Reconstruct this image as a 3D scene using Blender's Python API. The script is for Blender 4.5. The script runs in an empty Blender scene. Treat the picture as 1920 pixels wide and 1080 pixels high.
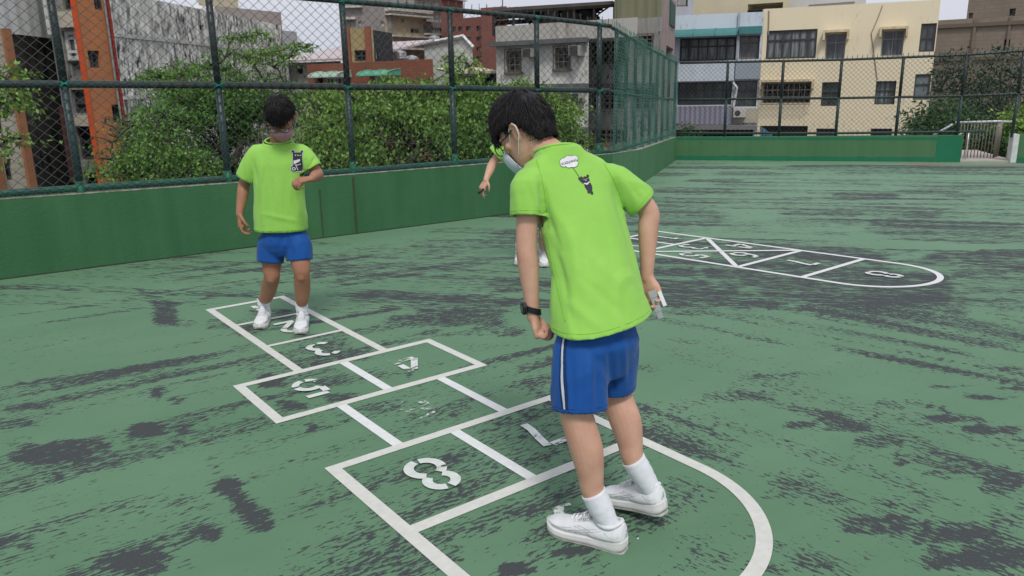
import bpy, bmesh, math, random
import numpy as np
from mathutils import Vector, Matrix, noise
random.seed(7); rng = np.random.default_rng(7)
C = bpy.context.scene.collection
SC = bpy.context.scene
# ------------------------------------------------------------------ camera
FPX, CH, PITCH, ROLL = 1457.4, 1.5, 0.25508, -0.018
cam = bpy.data.cameras.new('camera'); camo = bpy.data.objects.new('camera', cam); C.objects.link(camo)
cam.sensor_width = 36.0; cam.lens = FPX / 1920 * 36.0; cam.clip_start = 0.05; cam.clip_end = 2000
_cp, _sp, _cr, _sr = math.cos(PITCH), math.sin(PITCH), math.cos(ROLL), math.sin(ROLL)
_r0, _u0, _f0 = Vector((1, 0, 0)), Vector((0, _sp, _cp)), Vector((0, _cp, -_sp))
_R = _r0 * _cr + _u0 * _sr; _U = -_r0 * _sr + _u0 * _cr
mw = Matrix.Identity(4)
for i in range(3):
    mw[i][0] = _R[i]; mw[i][1] = _U[i]; mw[i][2] = -_f0[i]
mw[2][3] = CH
camo.matrix_world = mw
SC.camera = camo
# ------------------------------------------------------------------ sky and sun (overcast)
SUN_EL, SUN_AZ = math.radians(54), math.radians(172)      # azimuth measured clockwise from +Y
w = bpy.data.worlds.new('World'); SC.world = w; w.use_nodes = True
nt = w.node_tree; nt.nodes.clear()
out = nt.nodes.new('ShaderNodeOutputWorld'); bg = nt.nodes.new('ShaderNodeBackground')
sky = nt.nodes.new('ShaderNodeTexSky'); sky.sky_type = 'NISHITA'; sky.sun_disc = False
sky.sun_elevation = SUN_EL; sky.sun_rotation = SUN_AZ; sky.dust_density = 4; sky.air_density = 1.5
mx = nt.nodes.new('ShaderNodeMix'); mx.data_type = 'RGBA'
tc = nt.nodes.new('ShaderNodeTexCoord'); mp = nt.nodes.new('ShaderNodeMapping'); mp.inputs['Scale'].default_value = (1, 1, 3)
nz = nt.nodes.new('ShaderNodeTexNoise'); nz.inputs['Scale'].default_value = 2.2; nz.inputs['Detail'].default_value = 5
cr = nt.nodes.new('ShaderNodeValToRGB')
cr.color_ramp.elements[0].position = 0.3; cr.color_ramp.elements[0].color = (6.5, 6.8, 7.9, 1)
cr.color_ramp.elements[1].position = 0.72; cr.color_ramp.elements[1].color = (7.8, 8.0, 8.9, 1)
nt.links.new(tc.outputs['Generated'], mp.inputs[0]); nt.links.new(mp.outputs[0], nz.inputs[0]); nt.links.new(nz.outputs[0], cr.inputs[0])
mx.inputs['Factor'].default_value = 0.90
nt.links.new(sky.outputs[0], mx.inputs['A']); nt.links.new(cr.outputs[0], mx.inputs['B'])
nt.links.new(mx.outputs['Result'], bg.inputs['Color']); bg.inputs['Strength'].default_value = 0.09
nt.links.new(bg.outputs[0], out.inputs[0])
sl = bpy.data.lights.new('sun', 'SUN'); sl.energy = 2.0; sl.angle = math.radians(13); sl.color = (1.0, 0.965, 0.91)
so = bpy.data.objects.new('sun', sl); C.objects.link(so)
sd = Vector((math.sin(SUN_AZ) * math.cos(SUN_EL), math.cos(SUN_AZ) * math.cos(SUN_EL), math.sin(SUN_EL)))
so.rotation_euler = (-sd).to_track_quat('-Z', 'Y').to_euler()
SC.view_settings.view_transform = 'Standard'; SC.view_settings.look = 'None'
SC.view_settings.exposure = 0.12; SC.view_settings.gamma = 1.0
SC.cycles.use_denoising = True
SC.cycles.max_bounces = 6; SC.cycles.transparent_max_bounces = 16
# ------------------------------------------------------------------ survey helpers: photo measurements -> world metres
def ray(px, py):
    return _R * ((px - 960) / FPX) + _U * ((540 - py) / FPX) + _f0
def G(px, py, z=0.0):
    d = ray(px, py); return d * ((z - CH) / d.z) + Vector((0, 0, CH))
def YY(px, py, y):
    d = ray(px, py); return d * (y / d.y) + Vector((0, 0, CH))
# ------------------------------------------------------------------ materials
MATS = {}
def lin(c):
    return tuple(((v / 255) / 12.92 if v / 255 <= 0.04045 else ((v / 255 + 0.055) / 1.055) ** 2.4) for v in c)
def nodes(m):
    return m.node_tree.nodes, m.node_tree.links
def base(name, rough=0.7, spec=0.3, metal=0.0):
    m = bpy.data.materials.new(name); m.use_nodes = True
    b = m.node_tree.nodes['Principled BSDF']
    b.inputs['Roughness'].default_value = rough; b.inputs['Specular IOR Level'].default_value = spec
    b.inputs['Metallic'].default_value = metal
    MATS[name] = m
    return m, b
def mat(name, col, col2=None, scale=6.0, rough=0.7, spec=0.3, metal=0.0, bump=0.0, bscale=60.0, stretch=(1, 1, 1), lo=0.35, hi=0.7, detail=6, coord='Object', bdist=0.01):
    """two-tone procedural material: base colour, second colour where the noise is high, fine bump"""
    if name in MATS: return MATS[name]
    m, b = base(name, rough, spec, metal); N, L = nodes(m)
    tc = N.new('ShaderNodeTexCoord'); mp = N.new('ShaderNodeMapping'); mp.inputs['Scale'].default_value = stretch
    L.new(tc.outputs[coord], mp.inputs[0])
    n = N.new('ShaderNodeTexNoise'); n.inputs['Scale'].default_value = scale; n.inputs['Detail'].default_value = detail; n.inputs['Roughness'].default_value = 0.6
    L.new(mp.outputs[0], n.inputs[0])
    r = N.new('ShaderNodeValToRGB'); r.color_ramp.elements[0].position = lo; r.color_ramp.elements[1].position = hi
    c2 = col2 if col2 else tuple(v * 0.86 for v in col)
    r.color_ramp.elements[0].color = (*col, 1); r.color_ramp.elements[1].color = (*c2, 1)
    L.new(n.outputs[0], r.inputs[0]); L.new(r.outputs[0], b.inputs['Base Color'])
    if bump:
        n2 = N.new('ShaderNodeTexNoise'); n2.inputs['Scale'].default_value = bscale; n2.inputs['Detail'].default_value = 4
        L.new(tc.outputs[coord], n2.inputs[0])
        bp = N.new('ShaderNodeBump'); bp.inputs['Strength'].default_value = bump; bp.inputs['Distance'].default_value = bdist
        L.new(n2.outputs[0], bp.inputs['Height']); L.new(bp.outputs[0], b.inputs['Normal'])
    return m
def weathered(name, col, stain, dark, amount=0.5, vscale=0.12, scale=3.0, rough=0.85, fine=9.0):
    """plaster with vertical run-off stains: noise stretched along z, over blotchy grime"""
    if name in MATS: return MATS[name]
    m, b = base(name, rough, 0.2); N, L = nodes(m)
    tc = N.new('ShaderNodeTexCoord'); mp = N.new('ShaderNodeMapping'); mp.inputs['Scale'].default_value = (1, 1, vscale)
    L.new(tc.outputs['Object'], mp.inputs[0])
    n = N.new('ShaderNodeTexNoise'); n.inputs['Scale'].default_value = scale; n.inputs['Detail'].default_value = 8; n.inputs['Roughness'].default_value = 0.7
    L.new(mp.outputs[0], n.inputs[0])
    n2 = N.new('ShaderNodeTexNoise'); n2.inputs['Scale'].default_value = fine; n2.inputs['Detail'].default_value = 8
    mp2 = N.new('ShaderNodeMapping'); mp2.inputs['Scale'].default_value = (1, 1, 0.45); L.new(tc.outputs['Object'], mp2.inputs[0])
    L.new(mp2.outputs[0], n2.inputs[0])
    n3 = N.new('ShaderNodeTexNoise'); n3.inputs['Scale'].default_value = 0.35; n3.inputs['Detail'].default_value = 3
    L.new(tc.outputs['Object'], n3.inputs[0])
    def rmp(src, a, c):
        r = N.new('ShaderNodeMapRange'); r.inputs['From Min'].default_value = a; r.inputs['From Max'].default_value = c
        L.new(src, r.inputs[0]); return r.outputs[0]
    m1 = N.new('ShaderNodeMix'); m1.data_type = 'RGBA'; m1.inputs['A'].default_value = (*col, 1); m1.inputs['B'].default_value = (*stain, 1)
    L.new(rmp(n.outputs[0], 0.62 - amount * 0.3, 0.85 - amount * 0.3), m1.inputs['Factor'])
    mul = N.new('ShaderNodeMath'); mul.operation = 'MULTIPLY'
    L.new(rmp(n2.outputs[0], 0.62 - amount * 0.22, 0.74 - amount * 0.22), mul.inputs[0])
    L.new(rmp(n3.outputs[0], 0.52 - amount * 0.25, 0.68 - amount * 0.2), mul.inputs[1])
    m2 = N.new('ShaderNodeMix'); m2.data_type = 'RGBA'; m2.inputs['B'].default_value = (*dark, 1)
    L.new(m1.outputs['Result'], m2.inputs['A']); L.new(mul.outputs[0], m2.inputs['Factor'])
    L.new(m2.outputs['Result'], b.inputs['Base Color'])
    return m
def brickmat(name, c1, c2, mortar, bw=0.24, bh=0.07, msize=0.008, rough=0.8, stainc=None, bias=0.0):
    """running-bond tiles in the object's local X-Z plane"""
    if name in MATS: return MATS[name]
    m, b = base(name, rough, 0.3); N, L = nodes(m)
    tc = N.new('ShaderNodeTexCoord'); sp = N.new('ShaderNodeSeparateXYZ'); cb = N.new('ShaderNodeCombineXYZ')
    ad = N.new('ShaderNodeMath'); L.new(tc.outputs['Object'], sp.inputs[0])
    L.new(sp.outputs[0], ad.inputs[0]); L.new(sp.outputs[1], ad.inputs[1])
    L.new(ad.outputs[0], cb.inputs[0]); L.new(sp.outputs[2], cb.inputs[1])
    br = N.new('ShaderNodeTexBrick'); L.new(cb.outputs[0], br.inputs[0])
    br.inputs['Scale'].default_value = 1.0; br.inputs['Brick Width'].default_value = bw; br.inputs['Row Height'].default_value = bh
    br.inputs['Mortar Size'].default_value = msize; br.inputs['Color1'].default_value = (*c1, 1); br.inputs['Color2'].default_value = (*c2, 1); br.inputs['Mortar'].default_value = (*mortar, 1)
    br.inputs['Bias'].default_value = bias
    n3 = N.new('ShaderNodeTexNoise'); n3.inputs['Scale'].default_value = 0.9; n3.inputs['Detail'].default_value = 6
    L.new(tc.outputs['Object'], n3.inputs[0])
    mr = N.new('ShaderNodeMapRange'); mr.inputs['From Min'].default_value = 0.45; mr.inputs['From Max'].default_value = 0.75; mr.inputs['To Max'].default_value = 0.6
    L.new(n3.outputs[0], mr.inputs[0])
    m2 = N.new('ShaderNodeMix'); m2.data_type = 'RGBA'
    m2.inputs['B'].default_value = (*(stainc if stainc else tuple(v * 0.7 for v in c1)), 1)
    L.new(mr.outputs[0], m2.inputs['Factor']); L.new(br.outputs['Color'], m2.inputs['A']); L.new(m2.outputs['Result'], b.inputs['Base Color'])
    return m
# ------------------------------------------------------------------ mesh helpers
class MB:
    """collects vertices and faces, then becomes ONE mesh object"""
    def __init__(s): s.v = []; s.f = []; s.mi = []; s.cur = 0
    def face(s, pts):
        n = len(s.v); s.v += [tuple(p) for p in pts]; s.f.append(tuple(range(n, n + len(pts)))); s.mi.append(s.cur)
    def box(s, a, b, M=None):
        x0, y0, z0 = [min(a[i], b[i]) for i in range(3)]; x1, y1, z1 = [max(a[i], b[i]) for i in range(3)]
        P = [Vector(p) for p in ((x0, y0, z0), (x1, y0, z0), (x1, y1, z0), (x0, y1, z0), (x0, y0, z1), (x1, y0, z1), (x1, y1, z1), (x0, y1, z1))]
        if M is not None: P = [M @ p for p in P]
        n = len(s.v); s.v += [tuple(p) for p in P]
        for q in ((0, 3, 2, 1), (4, 5, 6, 7), (0, 1, 5, 4), (1, 2, 6, 5), (2, 3, 7, 6), (3, 0, 4, 7)):
            s.f.append(tuple(n + i for i in q)); s.mi.append(s.cur)
    def tube(s, path, r, sides=6, caps=True, closed=False):
        path = [Vector(p) for p in path]; n0 = len(s.v); K = len(path)
        rr = r if isinstance(r, (list, tuple)) else [r] * K
        prev = None
        for i, p in enumerate(path):
            if closed: t = path[(i + 1) % K] - path[i - 1]
            else: t = path[min(i + 1, K - 1)] - path[max(i - 1, 0)]
            if t.length < 1e-9: t = Vector((0, 0, 1))
            t.normalize()
            if prev is None:
                a = t.orthogonal().normalized()
            else:
                a = prev - t * prev.dot(t)
                a = a.normalized() if a.length > 1e-6 else t.orthogonal().normalized()
            prev = a; b = t.cross(a)
            for k in range(sides):
                th = 2 * math.pi * (k + 0.5) / sides
                s.v.append(tuple(p + (a * math.cos(th) + b * math.sin(th)) * rr[i]))
        M = K if closed else K - 1
        for i in range(M):
            for k in range(sides):
                a0 = n0 + i * sides + k; a1 = n0 + i * sides + (k + 1) % sides
                j = (i + 1) % K
                b0 = n0 + j * sides + k; b1 = n0 + j * sides + (k + 1) % sides
                s.f.append((a0, a1, b1, b0)); s.mi.append(s.cur)
        if caps and not closed:
            s.f.append(tuple(n0 + k for k in range(sides))[::-1]); s.mi.append(s.cur)
            e = n0 + (K - 1) * sides; s.f.append(tuple(e + k for k in range(sides))); s.mi.append(s.cur)
    def prism(s, poly, z0, z1):
        n = len(poly)
        s.face([(p[0], p[1], z0) for p in poly][::-1]); s.face([(p[0], p[1], z1) for p in poly])
        for i in range(n):
            a, b = poly[i], poly[(i + 1) % n]
            s.face([(a[0], a[1], z0), (b[0], b[1], z0), (b[0], b[1], z1), (a[0], a[1], z1)])
    def rings(s, rings, cap0=True, cap1=True):
        n0 = len(s.v); K = len(rings[0])
        for r in rings: s.v += [tuple(p) for p in r]
        for i in range(len(rings) - 1):
            for k in range(K):
                a0 = n0 + i * K + k; a1 = n0 + i * K + (k + 1) % K
                s.f.append((a0, a1, a1 + K, a0 + K)); s.mi.append(s.cur)
        if cap0: s.f.append(tuple(n0 + k for k in range(K))[::-1]); s.mi.append(s.cur)
        if cap1: s.f.append(tuple(n0 + (len(rings) - 1) * K + k for k in range(K))); s.mi.append(s.cur)
    def build(s, name, m, parent=None, smooth=False, loc=None, merge=False):
        me = bpy.data.meshes.new(name)
        me.from_pydata([tuple(v) for v in s.v], [], s.f)
        ms = m if isinstance(m, (list, tuple)) else [m]
        for q in ms: me.materials.append(q)
        if len(ms) > 1: me.polygons.foreach_set('material_index', s.mi)
        if smooth: me.polygons.foreach_set('use_smooth', [True] * len(me.polygons))
        me.validate(); me.update()
        if merge:
            bm = bmesh.new(); bm.from_mesh(me); bmesh.ops.remove_doubles(bm, verts=bm.verts, dist=0.0005)
            bmesh.ops.recalc_face_normals(bm, faces=bm.faces); bm.to_mesh(me); bm.free()
        o = bpy.data.objects.new(name, me); C.objects.link(o)
        if parent is not None: o.parent = parent
        if loc is not None: o.location = loc
        return o
def tag(o, label=None, cat=None, group=None, kind=None):
    if label: o['label'] = label
    if cat: o['category'] = cat
    if group: o['group'] = group
    if kind: o['kind'] = kind
    return o
def empty(name, loc=(0, 0, 0), rz=0.0, label=None, cat=None, group=None):
    o = bpy.data.objects.new(name, None); C.objects.link(o); o.location = loc; o.rotation_euler = (0, 0, rz)
    o.empty_display_size = 0.2
    return tag(o, label, cat, group)
def bevel(o, wdt, seg=2):
    md = o.modifiers.new('bevel', 'BEVEL'); md.width = wdt; md.segments = seg; md.limit_method = 'ANGLE'; return o
def copy_tree(o, parent=None):
    c = o.copy(); C.objects.link(c); c.parent = parent
    for ch in list(o.children): copy_tree(ch, c)
    return c
# ================================================================== THE COURT
# street level far below the rooftop court
STREET_Z = -8.0
sb = MB(); sb.face([(-300, -60, STREET_Z), (300, -60, STREET_Z), (300, 500, STREET_Z), (-300, 500, STREET_Z)])
tag(sb.build('street_ground', mat('street_asphalt', (0.10, 0.10, 0.10), (0.16, 0.155, 0.15), scale=0.4, rough=0.9)), kind='structure')
# wall foot line, measured
WL = [G(-420, 577), G(0, 525), G(640, 442), G(860, 414)]
_d = (WL[3] - WL[1]).normalized(); _p0 = WL[1]
def wall_pt(s): return _p0 + _d * s
def on_wall(px, off=0.0, py=170):
    n = Vector((-_d.y, _d.x, 0)); r = ray(px, py); q = _p0 + n * off
    t = (q.x * n.x + q.y * n.y) / (r.x * n.x + r.y * n.y); return Vector((r.x * t, r.y * t, 0))
BEND = on_wall(1150); CORNER = G(1268, 300); FAR_R = G(1800, 304)
LEFT_END = wall_pt(-7.0)
_fd = (FAR_R - CORNER).normalized()
GATE_R = CORNER + _fd * ((G(1905, 305) - CORNER).dot(_fd))
FAR_END = GATE_R + _fd * 3.5
court_poly = [(LEFT_END.x, LEFT_END.y), (BEND.x, BEND.y), (CORNER.x, CORNER.y), (FAR_END.x, FAR_END.y), (11.0, -4.0), (-8.0, -4.0)]
# the court: a fine sheet carrying a 'wear' map (where the paint is scuffed through to the asphalt)
def inside(poly, x, y):
    ins = np.zeros_like(x, dtype=bool); n = len(poly)
    for i in range(n):
        x0, y0 = poly[i]; x1, y1 = poly[(i + 1) % n]
        c = ((y0 > y) != (y1 > y)) & (x < (x1 - x0) * (y - y0) / (y1 - y0 + 1e-12) + x0); ins ^= c
    return ins
def offset_poly():
    # push the wall sides outward 0.09 m so the sheet ends under the wall
    c = Vector((2.0, 5.0)); return [(c.x + (p[0] - c.x) * 1.012, c.y + (p[1] - c.y) * 1.012) for p in court_poly]
gx = np.arange(-9, 16, 0.04); gy = np.arange(-4, 18.5, 0.04)
X, Yg = np.meshgrid(gx, gy, indexing='xy')
cx, cy = (X[:-1, :-1] + 0.02), (Yg[:-1, :-1] + 0.02)
INS = inside(offset_poly(), cx, cy)
wear = np.zeros_like(X)
# blobs: (px, py, half width px, half height px, strength, hardness)
BL = [(95,850,85,24,1.1,4),(150,838,60,18,.9,4),(60,765,60,10,.9,3),(20,790,60,12,.8,3),(275,806,32,14,1.2,5),(345,805,16,12,1.0,4),(295,735,20,12,1.0,4),(330,752,14,8,.9,4),
 (470,740,20,7,.9,4),(455,748,10,4,.6,4),(585,803,14,8,1.0,4),(500,770,20,5,.5,3),(255,1055,60,22,1.3,4),(235,1040,110,30,.7,3),(130,1000,60,20,.55,3),(20,1020,60,16,.8,3),(200,985,70,14,.5,3),
 (345,940,24,10,.9,3),(385,1000,40,22,.95,3),(370,960,22,16,.8,3),(80,930,60,18,.35,2),(180,905,60,14,.35,2),(420,900,20,10,.3,2),
 (310,585,26,28,1.0,4),(295,560,12,22,.8,4),(345,605,30,10,.6,3),(425,608,50,12,.7,3),(470,620,30,16,.8,3),(510,590,60,14,.8,3),(480,680,40,26,.55,3),(455,655,30,20,.5,3),
 (545,590,50,12,.7,3),(600,640,60,20,.85,3),(570,680,60,14,.75,3),(640,665,60,14,.75,3),(510,715,28,14,1.2,5),(600,705,70,18,.7,3),(545,760,26,10,1.2,5),(640,745,40,9,1.1,4),(700,705,30,14,.5,3),
 (770,705,10,6,1.1,4),(700,690,30,16,.4,3),(700,760,50,14,.6,3),(800,775,90,22,.5,3),(760,800,40,20,.35,3),(850,760,40,20,.4,3),
 (620,480,150,8,.6,3),(560,505,120,7,.65,3),(700,500,160,10,.6,3),(760,470,160,9,.65,3),(720,520,200,16,.6,3),(780,560,170,22,.75,3),(870,575,120,16,.9,3),(820,600,120,16,.85,3),(880,600,80,14,.95,3),(930,620,60,14,.8,3),(700,585,60,12,.5,3),(880,540,120,14,.55,3),(860,490,110,10,.6,3),(900,455,90,8,.6,3),(870,432,80,6,.5,3),(960,530,60,14,.8,3),(900,650,50,8,.5,2),(840,625,60,8,.7,3),
 (990,850,90,22,.5,3),(1010,815,40,14,.5,3),(855,865,24,16,.75,3),(885,905,30,12,.6,3),(800,945,34,18,.6,3),(905,995,30,14,.8,3),(860,1010,40,14,.5,3),(985,960,50,16,.7,3),(1020,940,50,14,.5,3),(960,1068,34,16,1.3,5),(1080,1032,32,12,1.2,4),(1110,1045,24,12,.6,3),(680,990,30,12,.3,2),(700,1040,30,10,.3,2),(1200,970,30,8,.6,3),(1215,985,30,8,.5,3),
 (1110,800,60,20,.5,3),(1240,845,40,20,.3,2),(1290,1020,60,26,.4,2),
 (1290,535,90,16,.85,4),(1340,545,50,12,.9,4),(1250,560,80,18,.8,4),(1250,510,80,8,.6,3),(1330,585,120,8,.6,3),(1440,590,90,8,.55,3),(1580,545,190,26,.85,4),(1700,540,100,40,1.0,4),(1640,580,150,24,.8,3),(1480,555,120,14,.6,3),(1790,570,30,40,.8,3),(1370,462,100,8,.9,4),(1500,472,130,12,1.0,5),(1580,480,80,12,.95,5),(1430,480,60,12,.85,4),(1540,505,90,14,.8,4),(1640,505,60,12,.7,4),(1380,480,60,12,.8,4),
 (1830,480,110,7,1.0,4),(1880,472,60,6,.9,4),(1850,510,90,7,.9,3),(1880,540,60,7,.7,3),(1895,570,40,20,.7,3),(1800,450,30,10,.5,3),(1840,455,60,4,.6,3),
 (1620,367,70,9,.95,4),(1560,366,60,6,.6,3),(1740,360,80,5,.8,3),(1830,366,80,7,.7,3),(1900,372,40,6,.7,3),(1580,400,50,9,.8,3),(1730,402,50,9,.9,3),(1690,405,40,6,.6,3),(1400,325,70,5,.7,3),(1520,318,90,5,.6,3),(1650,320,100,4,.7,3),(1820,318,110,5,.6,3),(1430,345,110,6,.6,3),(1560,340,80,4,.6,3),(1700,343,90,4,.5,3),(1850,345,80,4,.6,3),(1270,380,40,6,.6,3),(1310,398,40,4,.5,3),(1400,430,50,7,.5,3),(1680,430,70,8,.6,3),(1560,440,30,8,.4,3),(1880,400,50,12,.6,3),(1340,338,60,2.5,.9,4),(1480,390,40,5,.6,3),(1610,310,200,4,.4,2),(1860,420,70,6,.4,3),
 (1500,795,34,8,1.1,4),(1560,780,30,12,1.0,4),(1590,800,60,12,1.0,3),(1650,830,60,16,.9,3),(1720,860,70,16,.85,3),(1800,880,80,18,.85,3),(1880,905,50,24,1.0,3),(1700,760,90,6,.7,3),(1790,785,60,5,1.2,4),(1860,805,60,6,1.2,4),(1680,752,50,5,.6,3),(1860,745,60,5,1.0,3),(1780,725,60,4,.8,3),(1900,730,40,4,1.0,3),(1880,690,50,5,.8,3),(1820,650,60,4,.6,3),(1890,640,40,6,.7,3),
 (1350,745,50,12,.65,3),(1410,742,60,12,.75,3),(1290,760,40,12,.4,3),(1280,800,24,8,.5,3),(1450,705,60,8,.7,3),(1520,700,60,6,.4,3),(1400,650,60,5,.4,3),(1300,640,60,6,.5,3),(1500,900,60,24,.6,3),(1550,930,60,24,.45,2),(1470,925,40,14,.6,3),(1660,890,40,12,.5,2),(1700,940,80,24,.55,2),(1640,985,80,20,.75,3),(1800,1000,110,24,.8,3),(1870,1040,80,26,1.0,3),(1780,1050,60,18,.9,3),(1560,1050,80,18,.6,3),(1500,1020,50,12,.4,3),(1440,1065,60,12,.7,3),(1900,960,50,30,.6,3),(1330,900,60,40,.2,2),(1590,860,120,30,.35,2),(1330,1050,60,20,.5,3)]
for (bx, by, hw, hh, st, hd) in BL:
    c = G(bx, by); ex = G(bx + hw, by) - c; ey = G(bx, by + hh) - c
    det = ex.x * ey.y - ex.y * ey.x
    dx, dy = X - c.x, Yg - c.y
    u = (dx * ey.y - dy * ey.x) / det; v = (-dx * ex.y + dy * ex.x) / det
    rr = (np.abs(u) ** 4.5 + np.abs(v) ** 4.5) ** (1 / 4.5)
    wear = np.maximum(wear, st * np.clip((1.15 - rr) * hd / 1.4, 0, 1))
# diagonal scuff left of the grid and long streaks
def streak(pts, wpx, st):
    global wear
    P = [G(*p) for p in pts]
    for a, b in zip(P[:-1], P[1:]):
        ab = (b - a); L2 = ab.x ** 2 + ab.y ** 2
        t = np.clip(((X - a.x) * ab.x + (Yg - a.y) * ab.y) / L2, 0, 1)
        d = np.hypot(X - a.x - t * ab.x, Yg - a.y - t * ab.y)
        wear = np.maximum(wear, st * np.clip(1.6 - d / wpx, 0, 1))
streak([(420,902),(450,940),(492,985)], .045, 1.2); streak([(395,858),(425,905)], .012, .9)
streak([(262,540),(320,600)], .03, .9); streak([(230,668),(300,655),(380,640)], .02, .6)
streak([(1500,765),(1640,790),(1760,840),(1900,900)], .06, .8); streak([(1745,762),(1920,822)], .02, 1.2)
streak([(640,470),(940,430)], .05, .5); streak([(560,500),(900,470)], .03, .55); streak([(650,530),(950,505)], .04, .55)
streak([(1290,480),(1500,500)], .02, .6)
# many lesser scuffs, laid along the direction the paint was pulled
_r = random.Random(21)
for k in range(380):
    cx_, cy_ = _r.uniform(-5, 11), _r.uniform(.8, 15.5)
    if cx_ < .3 and _r.random() < .45 and cy_ < 4: continue
    ang = math.radians(37) if cx_ - .12 * cy_ < .1 and cy_ < 5 else (math.radians(-46) if cy_ < 5 else math.radians(-12)); ang += _r.gauss(0, .06)
    L1 = _r.uniform(.15, .9) * (1.4 if cy_ > 5 else 1); L3 = L1 * _r.uniform(.08, .45); st = _r.uniform(.3, .85)
    dx, dy = X - cx_, Yg - cy_; u = (dx * math.cos(ang) + dy * math.sin(ang)) / L1; v = (-dx * math.sin(ang) + dy * math.cos(ang)) / L3
    rr = (np.abs(u) ** 4 + np.abs(v) ** 4) ** .25; wear = np.maximum(wear, st * np.clip((1.12 - rr) * 4, 0, 1))
# long straight brushed scrapes in the middle and far court
for k in range(150):
    cx_ = _r.uniform(-3, 9); cy_ = _r.uniform(3.2, 14)
    if cx_ < -1 and cy_ > 7.2: continue
    ang = (math.radians(30) if cx_ < .6 and cy_ < 8 else (math.radians(-40) if cy_ < 5 else math.radians(-12))) + _r.gauss(0, .03)
    L1 = _r.uniform(.4, 1.3); L3 = _r.uniform(.02, .07); st = _r.uniform(.55, 1.0)
    dx, dy = X - cx_, Yg - cy_; u = (dx * math.cos(ang) + dy * math.sin(ang)) / L1; v = (-dx * math.sin(ang) + dy * math.cos(ang)) / L3
    rr = (np.abs(u) ** 6 + np.abs(v) ** 6) ** (1 / 6); wear = np.maximum(wear, st * np.clip((1.3 - rr) * 2.5, 0, 1))
# asphalt showing along the foot of the walls
_mask = INS
verts = np.stack([X.ravel(), Yg.ravel(), np.zeros(X.size)], 1)
ny, nx = X.shape
idx = np.arange(nx * ny).reshape(ny, nx)
quads = np.stack([idx[:-1, :-1], idx[:-1, 1:], idx[1:, 1:], idx[1:, :-1]], -1)[INS]
used = np.zeros(nx * ny, bool); used[quads.ravel()] = True
remap = np.cumsum(used) - 1
V = verts[used]; Q = remap[quads]; Wr = wear.ravel()[used]
def np_mesh(name, V, F, k=4):
    me = bpy.data.meshes.new(name); me.vertices.add(len(V)); me.vertices.foreach_set('co', np.asarray(V, dtype=np.float32).ravel())
    F = np.asarray(F); me.loops.add(F.size); me.loops.foreach_set('vertex_index', F.ravel().astype(np.int32))
    me.polygons.add(len(F)); me.polygons.foreach_set('loop_start', np.arange(0, F.size, k, dtype=np.int32))
    me.update(calc_edges=True); return me
me = np_mesh('court_floor', V, Q)
at = me.attributes.new('wear', 'FLOAT', 'POINT'); at.data.foreach_set('value', Wr.astype(np.float32))
court = bpy.data.objects.new('court_floor', me); C.objects.link(court); tag(court, kind='structure')
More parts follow.
